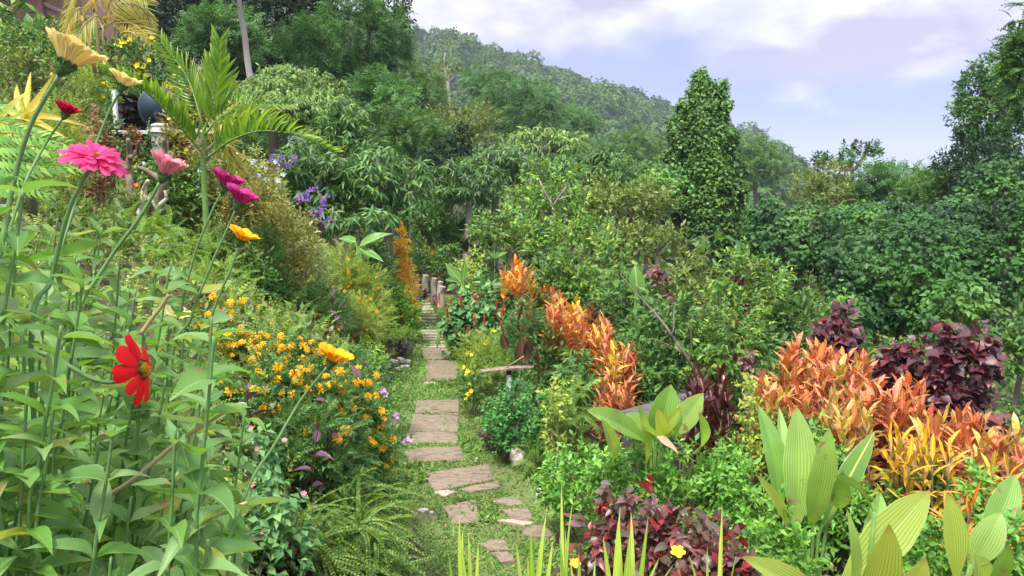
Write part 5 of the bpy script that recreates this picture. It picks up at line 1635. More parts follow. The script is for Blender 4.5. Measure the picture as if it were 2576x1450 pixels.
# grey stumps at the path end
for i, (u, vt_, vb, w, lab) in enumerate([(1049, 703, 722, 13, 'low grey stump post beside the orange croton'), (1069, 692, 728, 15, 'tallest grey stump post at the end of the path'), (1091, 700, 736, 15, 'grey stump post right of the tallest one'), (1106, 709, 740, 14, 'narrow grey stump post behind the front one'), (1109, 721, 750, 19, 'thick grey stump post nearest the chenille plant')]):
    Y = [17.2, 17.0, 16.6, 16.3, 15.8][i]
    t = at(u, vt_, Y); b = at(u, vb, Y); s = scale_at(vb, Y); bz = min(float(hgt(b[0], b[1])), b[2])
    mb = MB(); pts = [(b[0], b[1], bz - .02), (b[0] + .01, b[1], bz + .3 * (t[2] - bz)), (t[0] - .01, t[1], bz + .7 * (t[2] - bz)), (t[0] + .02, t[1], t[2])]
    mb.tube(pts, [w * s * .56, w * s * .5, w * s * .47, w * s * .5], 9)
    mb.v[0][:] += rng.normal(0, w * s * .03, mb.v[0].shape)
    o = mb.build('stump_post', M['wood'], None, smooth=False, origin=(b[0], b[1], bz)); tag(o, lab, 'stump', 'grey stump posts at the path end')

# behind and beside the path end
H('clump of banana-like canna leaves right of the stumps', 1150, 700, 14.5, 10, 10, 'mid', name='canna_plant', cat='canna', K=2, dens=.2)
def bigleaves(name, label, cat, base, leaves, key, Y, ratio=.3, stemmat='gstem'):
    b = np.array(base, float); root = thing(name, label, cat, b)
    tb = MB()
    for (ub, vb, ut, vt_, dY, w, f) in leaves:
        p, q = at(ub, vb, Y), at(ut, vt_, Y + dY)
        L = np.linalg.norm(q - p)
        put('leaf', LM[key][random.randrange(len(LM[key]))], root, p, q - p, f, L, w * scale_at(vb, Y))
        tb.tube([b, (b + p) / 2 + (0, 0, .02), p], [.012, .01, .007], 5)
    tb.build('stem', M[stemmat], root)
    return root
b_ = at(1170, 740, 13); 
bigleaves('canna_plant', 'canna with broad light green leaves beyond the chenille plant', 'canna', (b_[0], b_[1], 0), [(1160, 710, 1120, 660, 0, 26, (.3, -1, .4)), (1158, 715, 1130, 695, -.3, 24, (.3, -.6, .9)), (1165, 705, 1170, 655, 0, 16, (0, -1, .2)), (1190, 700, 1235, 670, 0, 22, (-.3, -.8, .7)), (1150, 720, 1128, 722, -.3, 22, (.2, -.5, 1)), (1200, 705, 1222, 690, -.2, 18, (-.3, -.8, .7))], 'banana', 13)
b_ = at(930, 640, 10.5)
bigleaves('banana_plant', 'young banana plant with arching leaves left of the orange croton', 'banana plant', (b_[0], b_[1], float(hgt(b_[0], b_[1]))), [(905, 620, 980, 573, 0, 30, (-.2, -.7, .9)), (905, 625, 965, 655, -.2, 24, (.1, -.6, 1)), (900, 620, 935, 650, .2, 24, (.3, -.8, .6)), (895, 610, 850, 590, .1, 26, (.3, -.8, .8)), (780, 600, 840, 660, .1, 34, (.5, -.8, .4)), (830, 650, 760, 620, .1, 30, (.5, -.8, .4))], 'banana', 10.5)
b_ = at(1600, 760, 9)
bigleaves('banana_plant', 'single upright banana leaf among the green shrubs', 'banana plant', (b_[0], b_[1], float(hgt(b_[0], b_[1]))), [(1603, 740, 1600, 668, 0, 42, (0, -1, .3)), (1598, 738, 1560, 720, .2, 20, (.3, -.8, .6))], 'banana', 9)
b_ = at(1240, 660, 14)
bigleaves('breadfruit_sapling', 'pale sapling with large grey-green leaves near the far crotons', 'sapling', (b_[0], b_[1], float(hgt(b_[0], b_[1]))), [(1245, 650, 1225, 625, 0, 12, (.3, -1, .5)), (1245, 650, 1250, 617, 0, 12, (0, -1, .3)), (1245, 650, 1275, 628, 0, 12, (-.3, -1, .5)), (1245, 650, 1215, 648, 0, 12, (.3, -.7, .9)), (1245, 650, 1280, 650, 0, 12, (-.3, -.7, .9))], 'zleaf', 14)
H('green shrub with pale yellow leaves by the canna', 1190, 650, 15.5, 90, 60, 'lime', K=6, lscale=1.8)
H('green bush between canna and the far orange crotons', 1215, 700, 12.8, 90, 70, 'smallg', K=5, lscale=1.4)
H('brownish dry hanging vines behind the stumps', 1090, 650, 18.5, 80, 90, 'olsmall', K=6, lscale=1.8, dens=.8)
H('thin dark shrub behind the tallest stump', 1050, 650, 18, 60, 90, 'smallg', K=5, lscale=1.6)
H('dark shrub behind the right stumps', 1130, 650, 18, 90, 100, 'mid', K=6)
H('lower orange tuft of gold croton beside the stumps', 1030, 700, 13.4, 46, 60, 'crotfine', name='gold_croton', cat='croton', K=7, lscale=.9, size=.35)
H('orange-gold croton with fine leaves left of the path end', 1016, 650, 13.8, 62, 80, 'crotfine', name='gold_croton', cat='croton', K=9, lscale=.95, dens=.75, size=.34, core=.4, spread=.8)
H('top tuft of the gold croton with yellow leaves', 1003, 600, 14, 40, 40, 'crotfine', name='gold_croton', cat='croton', K=4)
r0, P, D = H('shrub carrying a cluster of orange-yellow bells above the gold croton', 1010, 590, 14.2, 45, 40, 'smallg', K=4, dens=.6, flowers=[(FL['mari'], 26, .075, .2, 'flower')])
H('purple shrub between the path end and the chenille plant', 1098, 757, 'g', 36, 34, 'purple', K=5, lscale=.8)
H('round bright green bush left of the path', 1003, 800, 'g', 118, 150, 'box', name='round_bush', K=12, dens=1.3, size=.34, lscale=1.1)
H('small lower lobe of fern and green under the round bush', 1000, 860, 'g', 80, 60, 'fern', name='fern_clump', cat='fern', K=5, lscale=.5)
H('dark purple low bush below the round green bush', 1016, 882, 'g', 44, 44, 'purple', K=6, lscale=.6)
H('purple coleus mass left of the round bush', 905, 830, 9.8, 90, 80, 'purple', K=7, lscale=.7)
H('yellow-green tuft in front of the purple coleus', 945, 870, 9.8, 50, 60, 'lime', K=5, lscale=.8)
H('green shrub left of the orange-gold croton', 940, 640, 12.0, 120, 110, 'mid', K=7, lscale=.8)
H('dark small plant with red bloom near the path end', 1068, 748, 'g', 26, 22, 'darkred', K=4, lscale=.6, flowers=[(FL['coral'], 2, .06, .2, 'flower')])
H('low green plants along the left edge of the far path', 1040, 740, 14.8, 60, 36, 'smallg', K=5, lscale=1.0)
H('low fern tuft at the left edge of the turf', 985, 950, 'g', 50, 30, 'fern', name='fern_clump', cat='fern', K=4, lscale=.4)

# ------------------------------------------------------------------ left bank
def cosm(label, u, v, Y, w, h, n, fl='cosmos', sz=.028, style='cosmos', **kw):
    return H(label, u, v, Y, w, h, style, name='cosmos_plant' if fl == 'cosmos' else 'flower_shrub', cat='flowers', flowers=[(FL[fl], n, sz, .25, 'flower')], **kw)

cosm('orange cosmos thicket below the mango tree, nearest the banana leaves', 880, 690, 10.6, 170, 130, 22, K=8, lscale=1.1)
cosm('orange cosmos mass left of the round bush', 915, 750, 10.4, 140, 120, 34, K=8, lscale=1.1)
cosm('orange cosmos left of the pale variegated shrub', 680, 690, 9.0, 120, 90, 5, style='smallg', K=6)
cosm('orange cosmos plants above the purple-leaved ones', 810, 780, 9.2, 150, 90, 7, style='mari', K=6, lscale=1.0)
H('dark-leaved shrub with magenta blooms in the shaded gap', 760, 690, 10, 160, 110, 'smallg', K=6, flowers=[(FL['magenta'], 7, .035, .2, 'flower')])
H('salmon and red rose bush beside the gold croton', 975, 700, 12.5, 70, 70, 'smallg', K=5, flowers=[(FL['coral'], 6, .05, .2, 'flower')])
H('pale variegated shrub sprays under the purple flowers', 745, 590, 9.4, 170, 110, 'var', K=8, lscale=1.1)
H('variegated shrub lower sprays by the dark gap', 800, 660, 9.2, 130, 90, 'var', K=6, dens=.6)
H('yellow-green leafy shrub right of the plumbago', 700, 510, 9.8, 140, 110, 'var', K=7, lscale=.8)
H('golden small-leaved hedge in the middle of the bank', 590, 490, 9.0, 230, 130, 'olsmall', K=11, dens=1.2, size=.34)
H('golden-green hedge continuing down to the magenta zinnias', 690, 560, 8.9, 200, 110, 'olsmall', K=9, dens=1.1)
H('shadowed reddish-green hedge under the golden one', 560, 580, 8.4, 220, 100, 'small', K=8)
H('plumbago with pale blue flowers around the white posts', 560, 400, 9.4, 200, 130, 'olsmall', name='plumbago_bush', K=8, dens=.8, flowers=[(FL['lilac'], 26, .032, .3, 'flower')])
H('plumbago with pale blue flowers near the purple spikes', 660, 470, 9.2, 140, 100, 'olsmall', name='plumbago_bush', K=6, dens=.8, flowers=[(FL['lilac'], 14, .032, .3, 'flower')])
H('succulent green shrub around the gnarled stems', 390, 440, 8.6, 190, 130, 'guava', K=7, lscale=.8, dens=.9, flowers=[(FL['lilac'], 5, .03, .3, 'flower')])
H('green weeds between the gnarled stems and the dark zinnia', 330, 520, 8.0, 190, 110, 'small', K=7, flowers=[(FL['cosmos'], 3, .03, .3, 'flower')])
H('reddish coleus spikes left of the white post', 250, 300, 8.6, 60, 100, 'coleus', name='coleus', K=6, lscale=.8)
H('coleus heap with pinkish brown leaves by the rail end', 215, 330, 8.2, 110, 60, 'coleus', name='coleus', K=6, lscale=.8)
H('red-brown low plant below the globe', 330, 322, 9.2, 80, 26, 'redbrown', K=6)
H('red-brown low plant behind the white rail, right end', 470, 330, 9.3, 60, 30, 'redbrown', K=5)
H('palmate green seedlings left of the globe', 265, 265, 9.0, 50, 60, 'smallg', K=5, lscale=1.3)
H('feathery pale green weeds on the upper left bank', 170, 230, 8.8, 200, 130, 'small', K=10, lscale=1.1, size=.32, flowers=[(FL['allam'], 4, .025, .3, 'flower')])
H('wispy cosmos foliage left of the rail', 130, 330, 7.6, 220, 120, 'cosmos', K=7, flowers=[(FL['allam'], 2, .03, .3, 'flower')])
H('yellow-flowered bush above the globe', 360, 165, 12, 240, 120, 'smallg', name='allamanda_bush', K=10, lscale=1.5, flowers=[(FL['allam'], 40, .045, .2, 'flower')])
H('allamanda bush edge with yellow flowers near the palm', 445, 205, 11.6, 90, 70, 'smallg', name='allamanda_bush', K=5, lscale=1.4, flowers=[(FL['allam'], 22, .045, .2, 'flower'), (FL['mari'], 4, .05, .2, 'flower')])
H('leafy creeper slope under the house wall', 110, 95, 17, 260, 100, 'guava', K=9, lscale=1.0)
H('yellow-green scrub on the upper left slope', 60, 145, 13, 220, 90, 'small', K=10, lscale=2, size=.32)
H('green shrub between house and yellow palm', 215, 95, 18, 110, 90, 'smallg', K=6, lscale=2)
H('soft green scrub beside the yellow palm trunks', 250, 170, 14, 130, 80, 'cosmos', K=6, lscale=1.3)
H('dark leafy shrub left of the house post', 20, 50, 19, 90, 60, 'smallg', K=5, lscale=2)
H('bushy light green shrub right of the palm crown', 580, 260, 13, 150, 100, 'litchi', K=8, lscale=.7)
H('thin-leaved shrub mixed behind the palm stem', 505, 330, 8.9, 90, 130, 'olsmall', K=6, dens=.7)
H('variegated shrub under the right palm frond', 640, 400, 9.6, 110, 80, 'var', K=6, lscale=.7)
H('yellow-green mass right of the fern patch', 760, 740, 8.6, 140, 80, 'small', K=6)
H('salmon-tinged low plants on the bank', 800, 790, 8.6, 60, 40, 'redbrown', K=5, lscale=.9)
H('purple ground plants above the marigolds', 720, 800, 7.9, 130, 60, 'purple', K=6, lscale=.8)
H('yellow-green fern patch above the marigolds, left', 560, 740, 7.4, 170, 130, 'fern', name='fern_clump', cat='fern', K=8, lscale=.75)
H('yellow-green fern patch above the marigolds, right', 690, 840, 6.8, 190, 90, 'fern', name='fern_clump', cat='fern', K=8, lscale=.6)
H('fern patch on the bank below the golden hedge', 500, 660, 8.0, 180, 110, 'fern', name='fern_clump', cat='fern', K=7, lscale=.8)
H('feathery ferns behind the tall zinnia leaves', 330, 620, 6.8, 240, 150, 'fern', name='fern_clump', cat='fern', K=8, lscale=.8)
H('weedy greens left of the ferns', 170, 560, 6.4, 240, 170, 'small', K=8, lscale=1.1)
H('leafy weeds at the left edge behind the zinnias', 50, 430, 6.2, 200, 180, 'cosmos', K=7)
H('mixed green seedlings right of the fern patch', 640, 650, 8.3, 130, 90, 'smallg', K=6)
H('peach and yellow low foliage near the purple coleus', 830, 860, 8.3, 110, 60, 'olsmall', K=6, flowers=[(FL['allam'], 8, .018, .2, 'flower')])
H('greenery between marigolds and the white rocks', 930, 920, 7.6, 130, 80, 'bright', K=6, lscale=.6)
H('low green filler above the marigold band', 830, 910, 6.3, 200, 90, 'mari', K=6)

H('pale-flowered plumbago sprays in front of the pedestal', 405, 392, 8.7, 120, 100, 'smallg', name='plumbago_bush', K=6, dens=.9, flowers=[(FL['lilac'], 8, .03, .3, 'flower')])
H('leafy green stems in front of the fence posts', 480, 420, 8.8, 120, 90, 'guava', K=6, lscale=.7, flowers=[(FL['lilac'], 6, .03, .3, 'flower')])
H('shrub half covering the globe from the right', 440, 280, 9.2, 90, 90, 'olsmall', K=6, dens=.8, flowers=[(FL['allam'], 5, .03, .3, 'flower')])
H('sprays of weeds in front of the dark hollow', 340, 300, 9.2, 90, 50, 'smallg', K=5, dens=.6, lscale=1.2)
cosm('orange cosmos scattered on the slope above the marigolds', 760, 730, 8.7, 220, 80, 9, style='mari', K=8, lscale=.9)
cosm('small orange cosmos group between the ferns and the golden hedge', 640, 620, 8.6, 170, 90, 6, style='mari', K=7, lscale=.9)
cosm('yellow and orange cosmos over the fern patch', 600, 800, 6.6, 160, 70, 8, style='mari', K=6, lscale=.9)
cosm('orange cosmos near the path just above the purple coleus', 900, 790, 9.6, 120, 70, 14, K=6, lscale=1.0)
for lab, u, v, w, h, st_, fl in [
    ('small variegated bush above the left purple shoots', 770, 640, 90, 60, 'var', None), ('deep green bushlet with orange flowers under the golden hedge', 600, 640, 90, 60, 'smallg', 'cosmos'),
    ('red-tinged low plant patch left of the half hidden rock', 640, 760, 60, 40, 'redbrown', None), ('dark purple low patch right of the half hidden rock', 745, 790, 80, 44, 'purple', None),
    ('bright lime bushlet above the fern patch', 590, 700, 70, 50, 'lime', None), ('pale variegated bushlet at the dark gap edge', 700, 610, 80, 60, 'var', None),
    ('green bushlet with yellow flowers under the variegated sprays', 830, 720, 80, 60, 'mari', 'allam'), ('purple patch at the foot of the cosmos thicket', 850, 820, 80, 50, 'purple', None),
    ('dark green bushlet with magenta blooms on the middle slope', 705, 690, 80, 60, 'smallg', 'magenta'), ('orange-flowered bushlet left of the purple coleus', 840, 790, 80, 60, 'mari', 'cosmos'),
    ('lime tuft between the ferns and the variegated bush', 780, 760, 60, 44, 'lime', None), ('coral-tinged tuft beside the half hidden rock', 810, 830, 50, 40, 'coleus', None),
    ('weedy bushlet with yellow flowers left of the golden hedge', 450, 500, 100, 60, 'smallg', 'allam'), ('pale bushlet below the gnarled stems', 380, 590, 120, 70, 'var', None),
    ('dark leafy bushlet left of the fern patch', 430, 640, 110, 60, 'mid', 'cosmos'), ('purple-leaved bushlet among the ferns', 520, 750, 80, 46, 'purple', None),
    ('golden bushlet at the upper edge of the marigold band', 560, 780, 90, 50, 'olsmall', 'mari'), ('bright green bushlet under the coral rose', 960, 745, 70, 50, 'bright', 'cosmos')]:
    Yq = ground_y(u, v + h * .5) - .15
    H(lab, u, v, Yq, w, h, st_, name='bushlet', K=7, dens=1.1, lscale=.9, flowers=[(FL[fl], 6, .03, .3, 'flower')] if fl else None)
# purple leaf shoots
for i, (u, v, Y, lab) in enumerate([(835, 745, 8.0, 'dark purple leafy shoot above the orange zinnia'), (850, 780, 7.6, 'purple shoot just under the topmost purple one'), (710, 855, 6.2, 'purple shoot over the left marigolds'), (815, 850, 6.4, 'purple shoot between the left and right marigolds'), (780, 880, 5.6, 'purple shoot in the marigolds, left of the orange zinnia'),
                         (925, 930, 5.4, 'purple shoot right of the orange zinnia'), (905, 960, 5.0, 'drooping purple shoot below the lilac petals'), (620, 965, 3.6, 'broad purple leaves among the marigolds, left'), (820, 1020, 3.9, 'broad purple leaf pair in front of the marigolds'), (425, 712, 5.6, 'purple leaves among the tall zinnia stems'), (590, 850, 5.0, 'purple shoot at the left end of the marigolds'), (800, 1080, 3.7, 'dusky purple leaf below the marigold band'),
                         (1128, 1430, 0, None)]):
    if lab is None: continue
    Y = Y * .87
    t = at(u, v, Y); bz = float(hgt(t[0], t[1])); bz = min(bz, t[2] - .15)
    leafy('purple_shoot', lab, 'purple plant', (t[0], t[1], bz), [t], LM['purple'], .115 if Y > 4.0 else .085, .42, 6, 'darkred', .004, (.1, .9), top=.4)

# marigolds
mari = [(540, 860, 4.6, 130, 100, 8), (620, 890, 4.3, 150, 110, 17), (700, 900, 4.2, 150, 110, 19), (780, 915, 4.2, 140, 110, 17), (690, 960, 3.9, 160, 100, 9), (800, 975, 4.0, 150, 110, 18), (890, 970, 4.4, 120, 90, 12), (930, 1010, 4.3, 90, 100, 10), (945, 1060, 4.3, 80, 100, 12), (600, 1010, 3.5, 180, 130, 4), (850, 1060, 3.9, 150, 120, 3), (740, 1060, 3.5, 200, 140, 2), (950, 1160, 4.2, 60, 70, 1)]
for i, (u, v, Y, w, h, n) in enumerate(mari):
    where = ['at the left end of the band', 'left of the middle, thick with flowers', 'in the middle of the band, thickest', 'under the orange zinnia, thick with flowers', 'in front of the middle, sparsely flowered', 'right of the middle, tumbling down', 'above the pink blooms', 'at the right shoulder of the band', 'at the right edge over the turf', 'behind the red zinnia, few flowers', 'below the band, almost flowerless', 'in the dark green below the band', 'lowest one beside the path with one bloom'][i]
    H('marigold plant ' + where, u, v, Y, w, h, 'mari', name='marigold_plant', cat='marigold', K=7, dens=.9, lscale=1.0, flowers=[(FL['mari'], int(n * 2.9), .028, .3, 'flower')], group='marigolds along the bank edge')
H('mauve ruellia flowers leaning over the turf, upper', 975, 960, 5.4, 60, 70, 'smallg', name='mauve_flower_plant', cat='flowers', K=4, dens=.5, flowers=[(FL['mauve'], 7, .026, 0, 'flower')])
H('mauve-pink flowers leaning over the slabs', 990, 1075, 4.7, 70, 60, 'smallg', name='mauve_flower_plant', cat='flowers', K=4, dens=.5, flowers=[(FL['mauve'], 5, .024, 0, 'flower')])
H('lantana with small pink flower heads, upper', 640, 1130, 3.1, 170, 110, 'chenille', name='lantana', cat='lantana', K=6, lscale=.35, flowers=[(FL['lant'], 3, .014, .3, 'flower')])
H('lantana with pink flower heads in front of the trailing fern', 700, 1220, 2.8, 180, 130, 'chenille', name='lantana', cat='lantana', K=7, lscale=.38, flowers=[(FL['lant'], 4, .014, .3, 'flower')])
H('shaded dark leafy mass on the bank above the trailing fern', 780, 1130, 3.5, 230, 130, 'smallg', K=8, lscale=.8)
H('yellow-green tufted plant spilling toward the stone slabs', 985, 1190, 4.6, 110, 150, 'lime', K=9, lscale=.5, dens=1.1)
H('pale yellow-green sprays on the bank edge', 860, 1180, 3.9, 140, 80, 'lime', K=6, lscale=.5)
H('green small shrub at the turf edge over the slabs', 965, 1130, 4.5, 90, 90, 'bright', K=6, lscale=.5)
# trailing sprengeri / fishbone mass
for lab, u, v, Y, w, h in [('cascading trailing fern at the lower centre left, upper mass', 860, 1250, 3.6, 250, 150), ('cascading trailing fern, lower mass beside the turf', 880, 1370, 3.3, 260, 170), ('trailing fern fronds at the bottom left of the cascade', 740, 1390, 3.0, 200, 160)]:
    H(lab, u, v, Y, w, h, 'fernd', name='trailing_fern', cat='fern', K=10, dens=1.1, lscale=.58, size=.34)
H('dark leaf litter and creeper under the trailing fern', 700, 1440, 2.8, 240, 100, 'darkred', K=6, lscale=.8)
H('brown-edged creeper at the bottom below the zinnias', 620, 1400, 2.7, 180, 120, 'chenille', K=6, lscale=.4)

# purple flower spikes
def spike(label, u0, v0, u1, v1, Y, n):
    b, t = at(u0, v0, Y), at(u1, v1, Y)
    root = thing('purple_flower_spike', label, 'flower spike', b)
    mb = MB(); mb.tube(*limb(b, t, .006, .003, .03), 5); mb.build('stem', M['gstem'], root)
    for i in range(n * 2):
        f = random.uniform(.1, 1)
        p = b + (t - b) * f + rng.normal(0, .035, 3)
        ax = nrmz(rng.normal(size=3) * .8 + (0, -1, .3))
        put('flower', FL['violet'][0], root, p, nrmz(np.cross(ax, UP)), ax, .021, .021)
for k, (q, lab) in enumerate([((780, 508, 742, 500, 11.0, 16), 'purple flower spike pointing left, above the variegated shrub'), ((762, 492, 788, 474, 11.0, 12), 'purple flower spike at the upper middle of the group'), ((790, 548, 822, 490, 10.6, 22), 'longest purple flower spike'), ((810, 565, 826, 545, 10.6, 8), 'short purple spike, lowest on the right'),
                 ((700, 420, 712, 392, 12, 10), 'purple flower spike under the right palm frond'), ((725, 425, 740, 395, 12, 14), 'brighter purple spike right of the palm frond one'), ((675, 402, 690, 393, 12, 4), 'tiny purple spike at the palm frond tip')]):
    spike(lab, *q)

# gnarled stems
def gnarl(label, segs, Y, r0=.035):
    b = at(*segs[0][0], Y); root = thing('gnarled_stem', label, 'gnarled shrub', b)
    mb = MB()
    for s_ in segs:
        pts = catmull([at(u, v, Y + random.uniform(-.08, .08)) for u, v in s_], 4)
        k = r0 if s_ is segs[0] else r0 * .62
        rad = np.linspace(k, k * .4, len(pts)) * (1 + .22 * rng.random(len(pts)))
        mb.tube(pts, rad, 8)
    mb.build('branch', M['barkp' if Y < 8.2 else 'barkb'], root)
gnarl('gnarled grey-brown stem with forked crown, left of the pale pink zinnia', [[(330, 520), (328, 470), (322, 430), (326, 390), (322, 350)], [(322, 430), (300, 400), (296, 370)], [(325, 400), (345, 380), (350, 355)]], 8.3, .05)
gnarl('thick gnarled stem in front of the white pedestal', [[(390, 540), (396, 500), (412, 460), (408, 420), (414, 380), (410, 350)], [(412, 460), (370, 430), (345, 420)], [(408, 420), (428, 405), (436, 385)]], 8.25, .055)
gnarl('pale gnarled stump pair below the pale pink zinnia', [[(350, 545), (358, 520), (362, 480), (372, 455)], [(362, 500), (380, 505), (395, 530)], [(395, 545), (400, 520), (418, 500), (414, 480)]], 8.0, .045)
gnarl('whitish rotten stump left of the pale pink zinnia', [[(296, 560), (300, 530), (290, 500)], [(300, 540), (312, 515)]], 7.9, .05)
gnarl('dark thin leafless stem beside the palm', [[(505, 370), (500, 330), (508, 280), (500, 240), (490, 190)], [(508, 280), (530, 240)]], 8.6, .012)

# fence, pedestal, globe, dark hollow
def boxpart(root, name, u, v, Y, w, h, d, mat, jit=.0015):
    c = at(u, v, Y); s = scale_at(v, Y)
    mb = MB(); mb.box(c, (w * s, d, h * s), None, jit=jit)
    return mb.build(name, M[mat], root, smooth=False)
r0 = thing('white_fence', 'white-painted garden fence with rail and pedestal posts on the left bank', 'fence', (at(400, 330, 9.3)[0], 9.3, float(hgt(at(400, 330, 9.3)[0], 9.3))))
boxpart(r0, 'rail', 335, 333, 9.3, 170, 9, .07, 'white_paint')
boxpart(r0, 'rail', 500, 331, 9.36, 170, 8, .07, 'white_paint')
boxpart(r0, 'lower_rail', 478, 352, 9.38, 60, 7, .06, 'white_paint')
boxpart(r0, 'pedestal', 404, 376, 9.3, 27, 76, .17, 'white_paint', .004)
boxpart(r0, 'pedestal_cap', 402, 328, 9.3, 42, 11, .24, 'white_paint')
mb = MB(); c = at(402, 318, 9.3); mb.tube([c, c + (0, 0, .02), c + (0, 0, .035)], [.1, .095, .05], 10); mb.build('pedestal_top', M['white_paint'], r0)
boxpart(r0, 'post', 500, 385, 9.36, 15, 110, .07, 'white_paint')
boxpart(r0, 'stub_post', 486, 366, 9.38, 9, 30, .05, 'white_paint')
boxpart(r0, 'foot_block', 502, 418, 9.3, 30, 9, .12, 'white_paint')
boxpart(r0, 'tall_post', 290, 275, 10.0, 9, 96, .05, 'white_paint')
# dark cave area behind globe: its darkness is the near-black leaf colour
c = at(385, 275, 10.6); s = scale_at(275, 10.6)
r0 = thing('dark_grotto', 'dark hollow of near-black thatch behind the globe', 'shelter', (c[0], c[1] + .3, float(hgt(c[0], c[1]))))
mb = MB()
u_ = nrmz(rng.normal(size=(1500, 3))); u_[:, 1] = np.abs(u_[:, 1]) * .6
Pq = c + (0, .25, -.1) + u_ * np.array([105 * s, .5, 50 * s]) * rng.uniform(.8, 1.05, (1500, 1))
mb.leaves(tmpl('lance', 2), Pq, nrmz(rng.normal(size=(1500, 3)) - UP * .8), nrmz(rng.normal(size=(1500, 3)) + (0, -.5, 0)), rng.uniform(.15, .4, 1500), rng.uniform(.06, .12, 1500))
mb.build('leafage', M['cavern'], r0, kind='stuff')
# globe
gm, t = nodes('painted_globe')
n, l = t.nodes.new, t.links.new
tcg = n('ShaderNodeTexCoord'); no = n('ShaderNodeTexNoise'); no.inputs['Scale'].default_value = 3.2; no.inputs['Detail'].default_value = 3
l(tcg.outputs['Object'], no.inputs['Vector'])
r_ = ramp(t, [(.013, .045, .08), (.01, .032, .06), (.3, .18, .11), (.12, .07, .05)], 'LINEAR')
for i, p_ in enumerate((.0, .50, .54, .8)): r_.color_ramp.elements[i].position = p_
l(no.outputs[0], r_.inputs[0])
p = n('ShaderNodeBsdfPrincipled'); l(r_.outputs[0], p.inputs['Base Color']); p.inputs['Roughness'].default_value = .6
o_ = n('ShaderNodeOutputMaterial'); l(p.outputs[0], o_.inputs[0])
c = at(402, 270, 9.9); R_ = 50 * scale_at(268, 9.9)
r0 = thing('painted_globe', 'large painted earth globe half hidden behind a palm frond', 'globe', (c[0], c[1], c[2] - R_ - .1))
mb = MB()
th = np.linspace(0, math.pi, 17); ph = np.linspace(0, 2 * math.pi, 33)
V = np.array([[math.sin(a) * math.cos(b), math.sin(a) * math.sin(b), math.cos(a)] for a in th for b in ph]) * R_ + c
Tt_ = []
for i in range(16):
    for j in range(32):
        a = i * 33 + j; Tt_ += [(a, a + 34, a + 1), (a, a + 33, a + 34)]
mb.add(V, Tt_); mb.build('sphere', gm, r0)
mb = MB(); mb.tube([c - (0, 0, R_ + .1), c - (0, 0, R_ * .9), c - (0, 0, R_ * .8)], [R_ * .55, R_ * .5, R_ * .45], 14); mb.build('base', M['stonef'], r0)
mb = MB()
ring = np.array([c + (math.cos(q) * R_ * 1.04, math.sin(q) * .03, math.sin(q) * R_ * 1.04) for q in np.linspace(1.7, 4.6, 20)])
mb.tube(ring, .012, 6); mb.build('meridian_ring', M['coping'], r0)

# house
hy = 24.0
r0 = thing('house', 'pinkish board-sided house at the top left behind the palms', 'house', (at(80, 60, hy)[0], hy, at(80, 60, hy)[2] - .8))
s = scale_at(20, hy)
for k in range(9):
    zc0 = at(60, 62 - k * 10.5, hy)
    mb = MB(); mb.box((at(40, 0, hy)[0], hy + .02 - .012 * (k % 2), zc0[2]), (330 * s, .04, 10.1 * s), None, jit=.002); mb.build('board', M['board'], r0, smooth=False)
mb = MB(); mb.box((at(107, 0, hy)[0], hy - .12, at(107, 15, hy)[2]), (13 * s, .14, 150 * s)); mb.build('porch_post', M['redpost'], r0, smooth=False)
mb = MB(); a, b = at(112, 10, hy - .12), at(175, 40, hy - .12); mb.tube([a, b], [.06, .06], 4); mb.build('brace', M['beam'], r0, smooth=False)
mb = MB(); mb.box((at(40, 0, hy)[0], hy - .3, at(0, -48, hy)[2]), (380 * s, 1.4, .1)); mb.build('roof', M['coping'], r0, smooth=False)
mb = MB(); a = at(40, 0, hy); mb.box((a[0], hy + 1.1, at(0, 15, hy)[2]), (320 * s, 2.1, 2.2)); mb.build('house_body', M['board'], r0, smooth=False)

# palms
def frond(root, pts, ll, n, key, up=(0, -.3, 1), w=.035, droop=.15, fwd=.55, split=.8, lo=.12, sub=True, lift=.6):
    P = catmull(pts, 6)
    mb = MB(); mb.tube(P, np.linspace(.014, .004, len(P)) if sub else np.linspace(.018, .005, len(P)), 6)
    r = mb.build('frond', M['gstem' if key == 'palm' else 'tan'], root)
    cum = np.r_[0, np.cumsum(np.linalg.norm(np.diff(P, axis=0), axis=1))]; cum /= cum[-1]
    mbl = MB()
    QP, QY, QN, QL, QW = [], [], [], [], []
    for i in range(n):
        f = lo + (1 - lo) * (i + .5) / n
        p = np.array([np.interp(f, cum, P[:, k]) for k in range(3)])
        p2 = np.array([np.interp(min(1, f + .03), cum, P[:, k]) for k in range(3)]); p1 = np.array([np.interp(f - .03, cum, P[:, k]) for k in range(3)])
        d = nrmz(p2 - p1)
        side = nrmz(np.cross(d, np.array(up, float))); nn = np.cross(side, d)
        lf = ll * (math.sin(min(1, f * 1.15 + .18) * 2.9) * .75 + .3) * random.uniform(.9, 1.05)
        for sg in (-1, 1):
            y = nrmz(d * fwd + side * sg * split + nn * lift - UP * droop + rng.normal(0, .05, 3))
            if sub:
                put('leaflet', LM[key][random.randrange(3)], r, p, y, nn + side * sg * .6, lf, w)
            else:
                QP.append(p); QY.append(y); QN.append(nn + side * sg * .6); QL.append(lf); QW.append(w)
    if not sub:
        ml = MB()
        ml.leaves(tmpl('blade', 3), np.array(QP), np.array(QY), np.array(QN), np.array(QL), np.array(QW))
        ml.build('leaflets', M[key], r, kind='stuff')
    return r
ORG_fix = None
yp = 8.0
b = at(512, 470, yp); bz = min(float(hgt(b[0], b[1])), b[2])
r0 = thing('young_palm', 'young palm with arching yellow-green fronds on the left bank', 'palm', (b[0], b[1], bz))
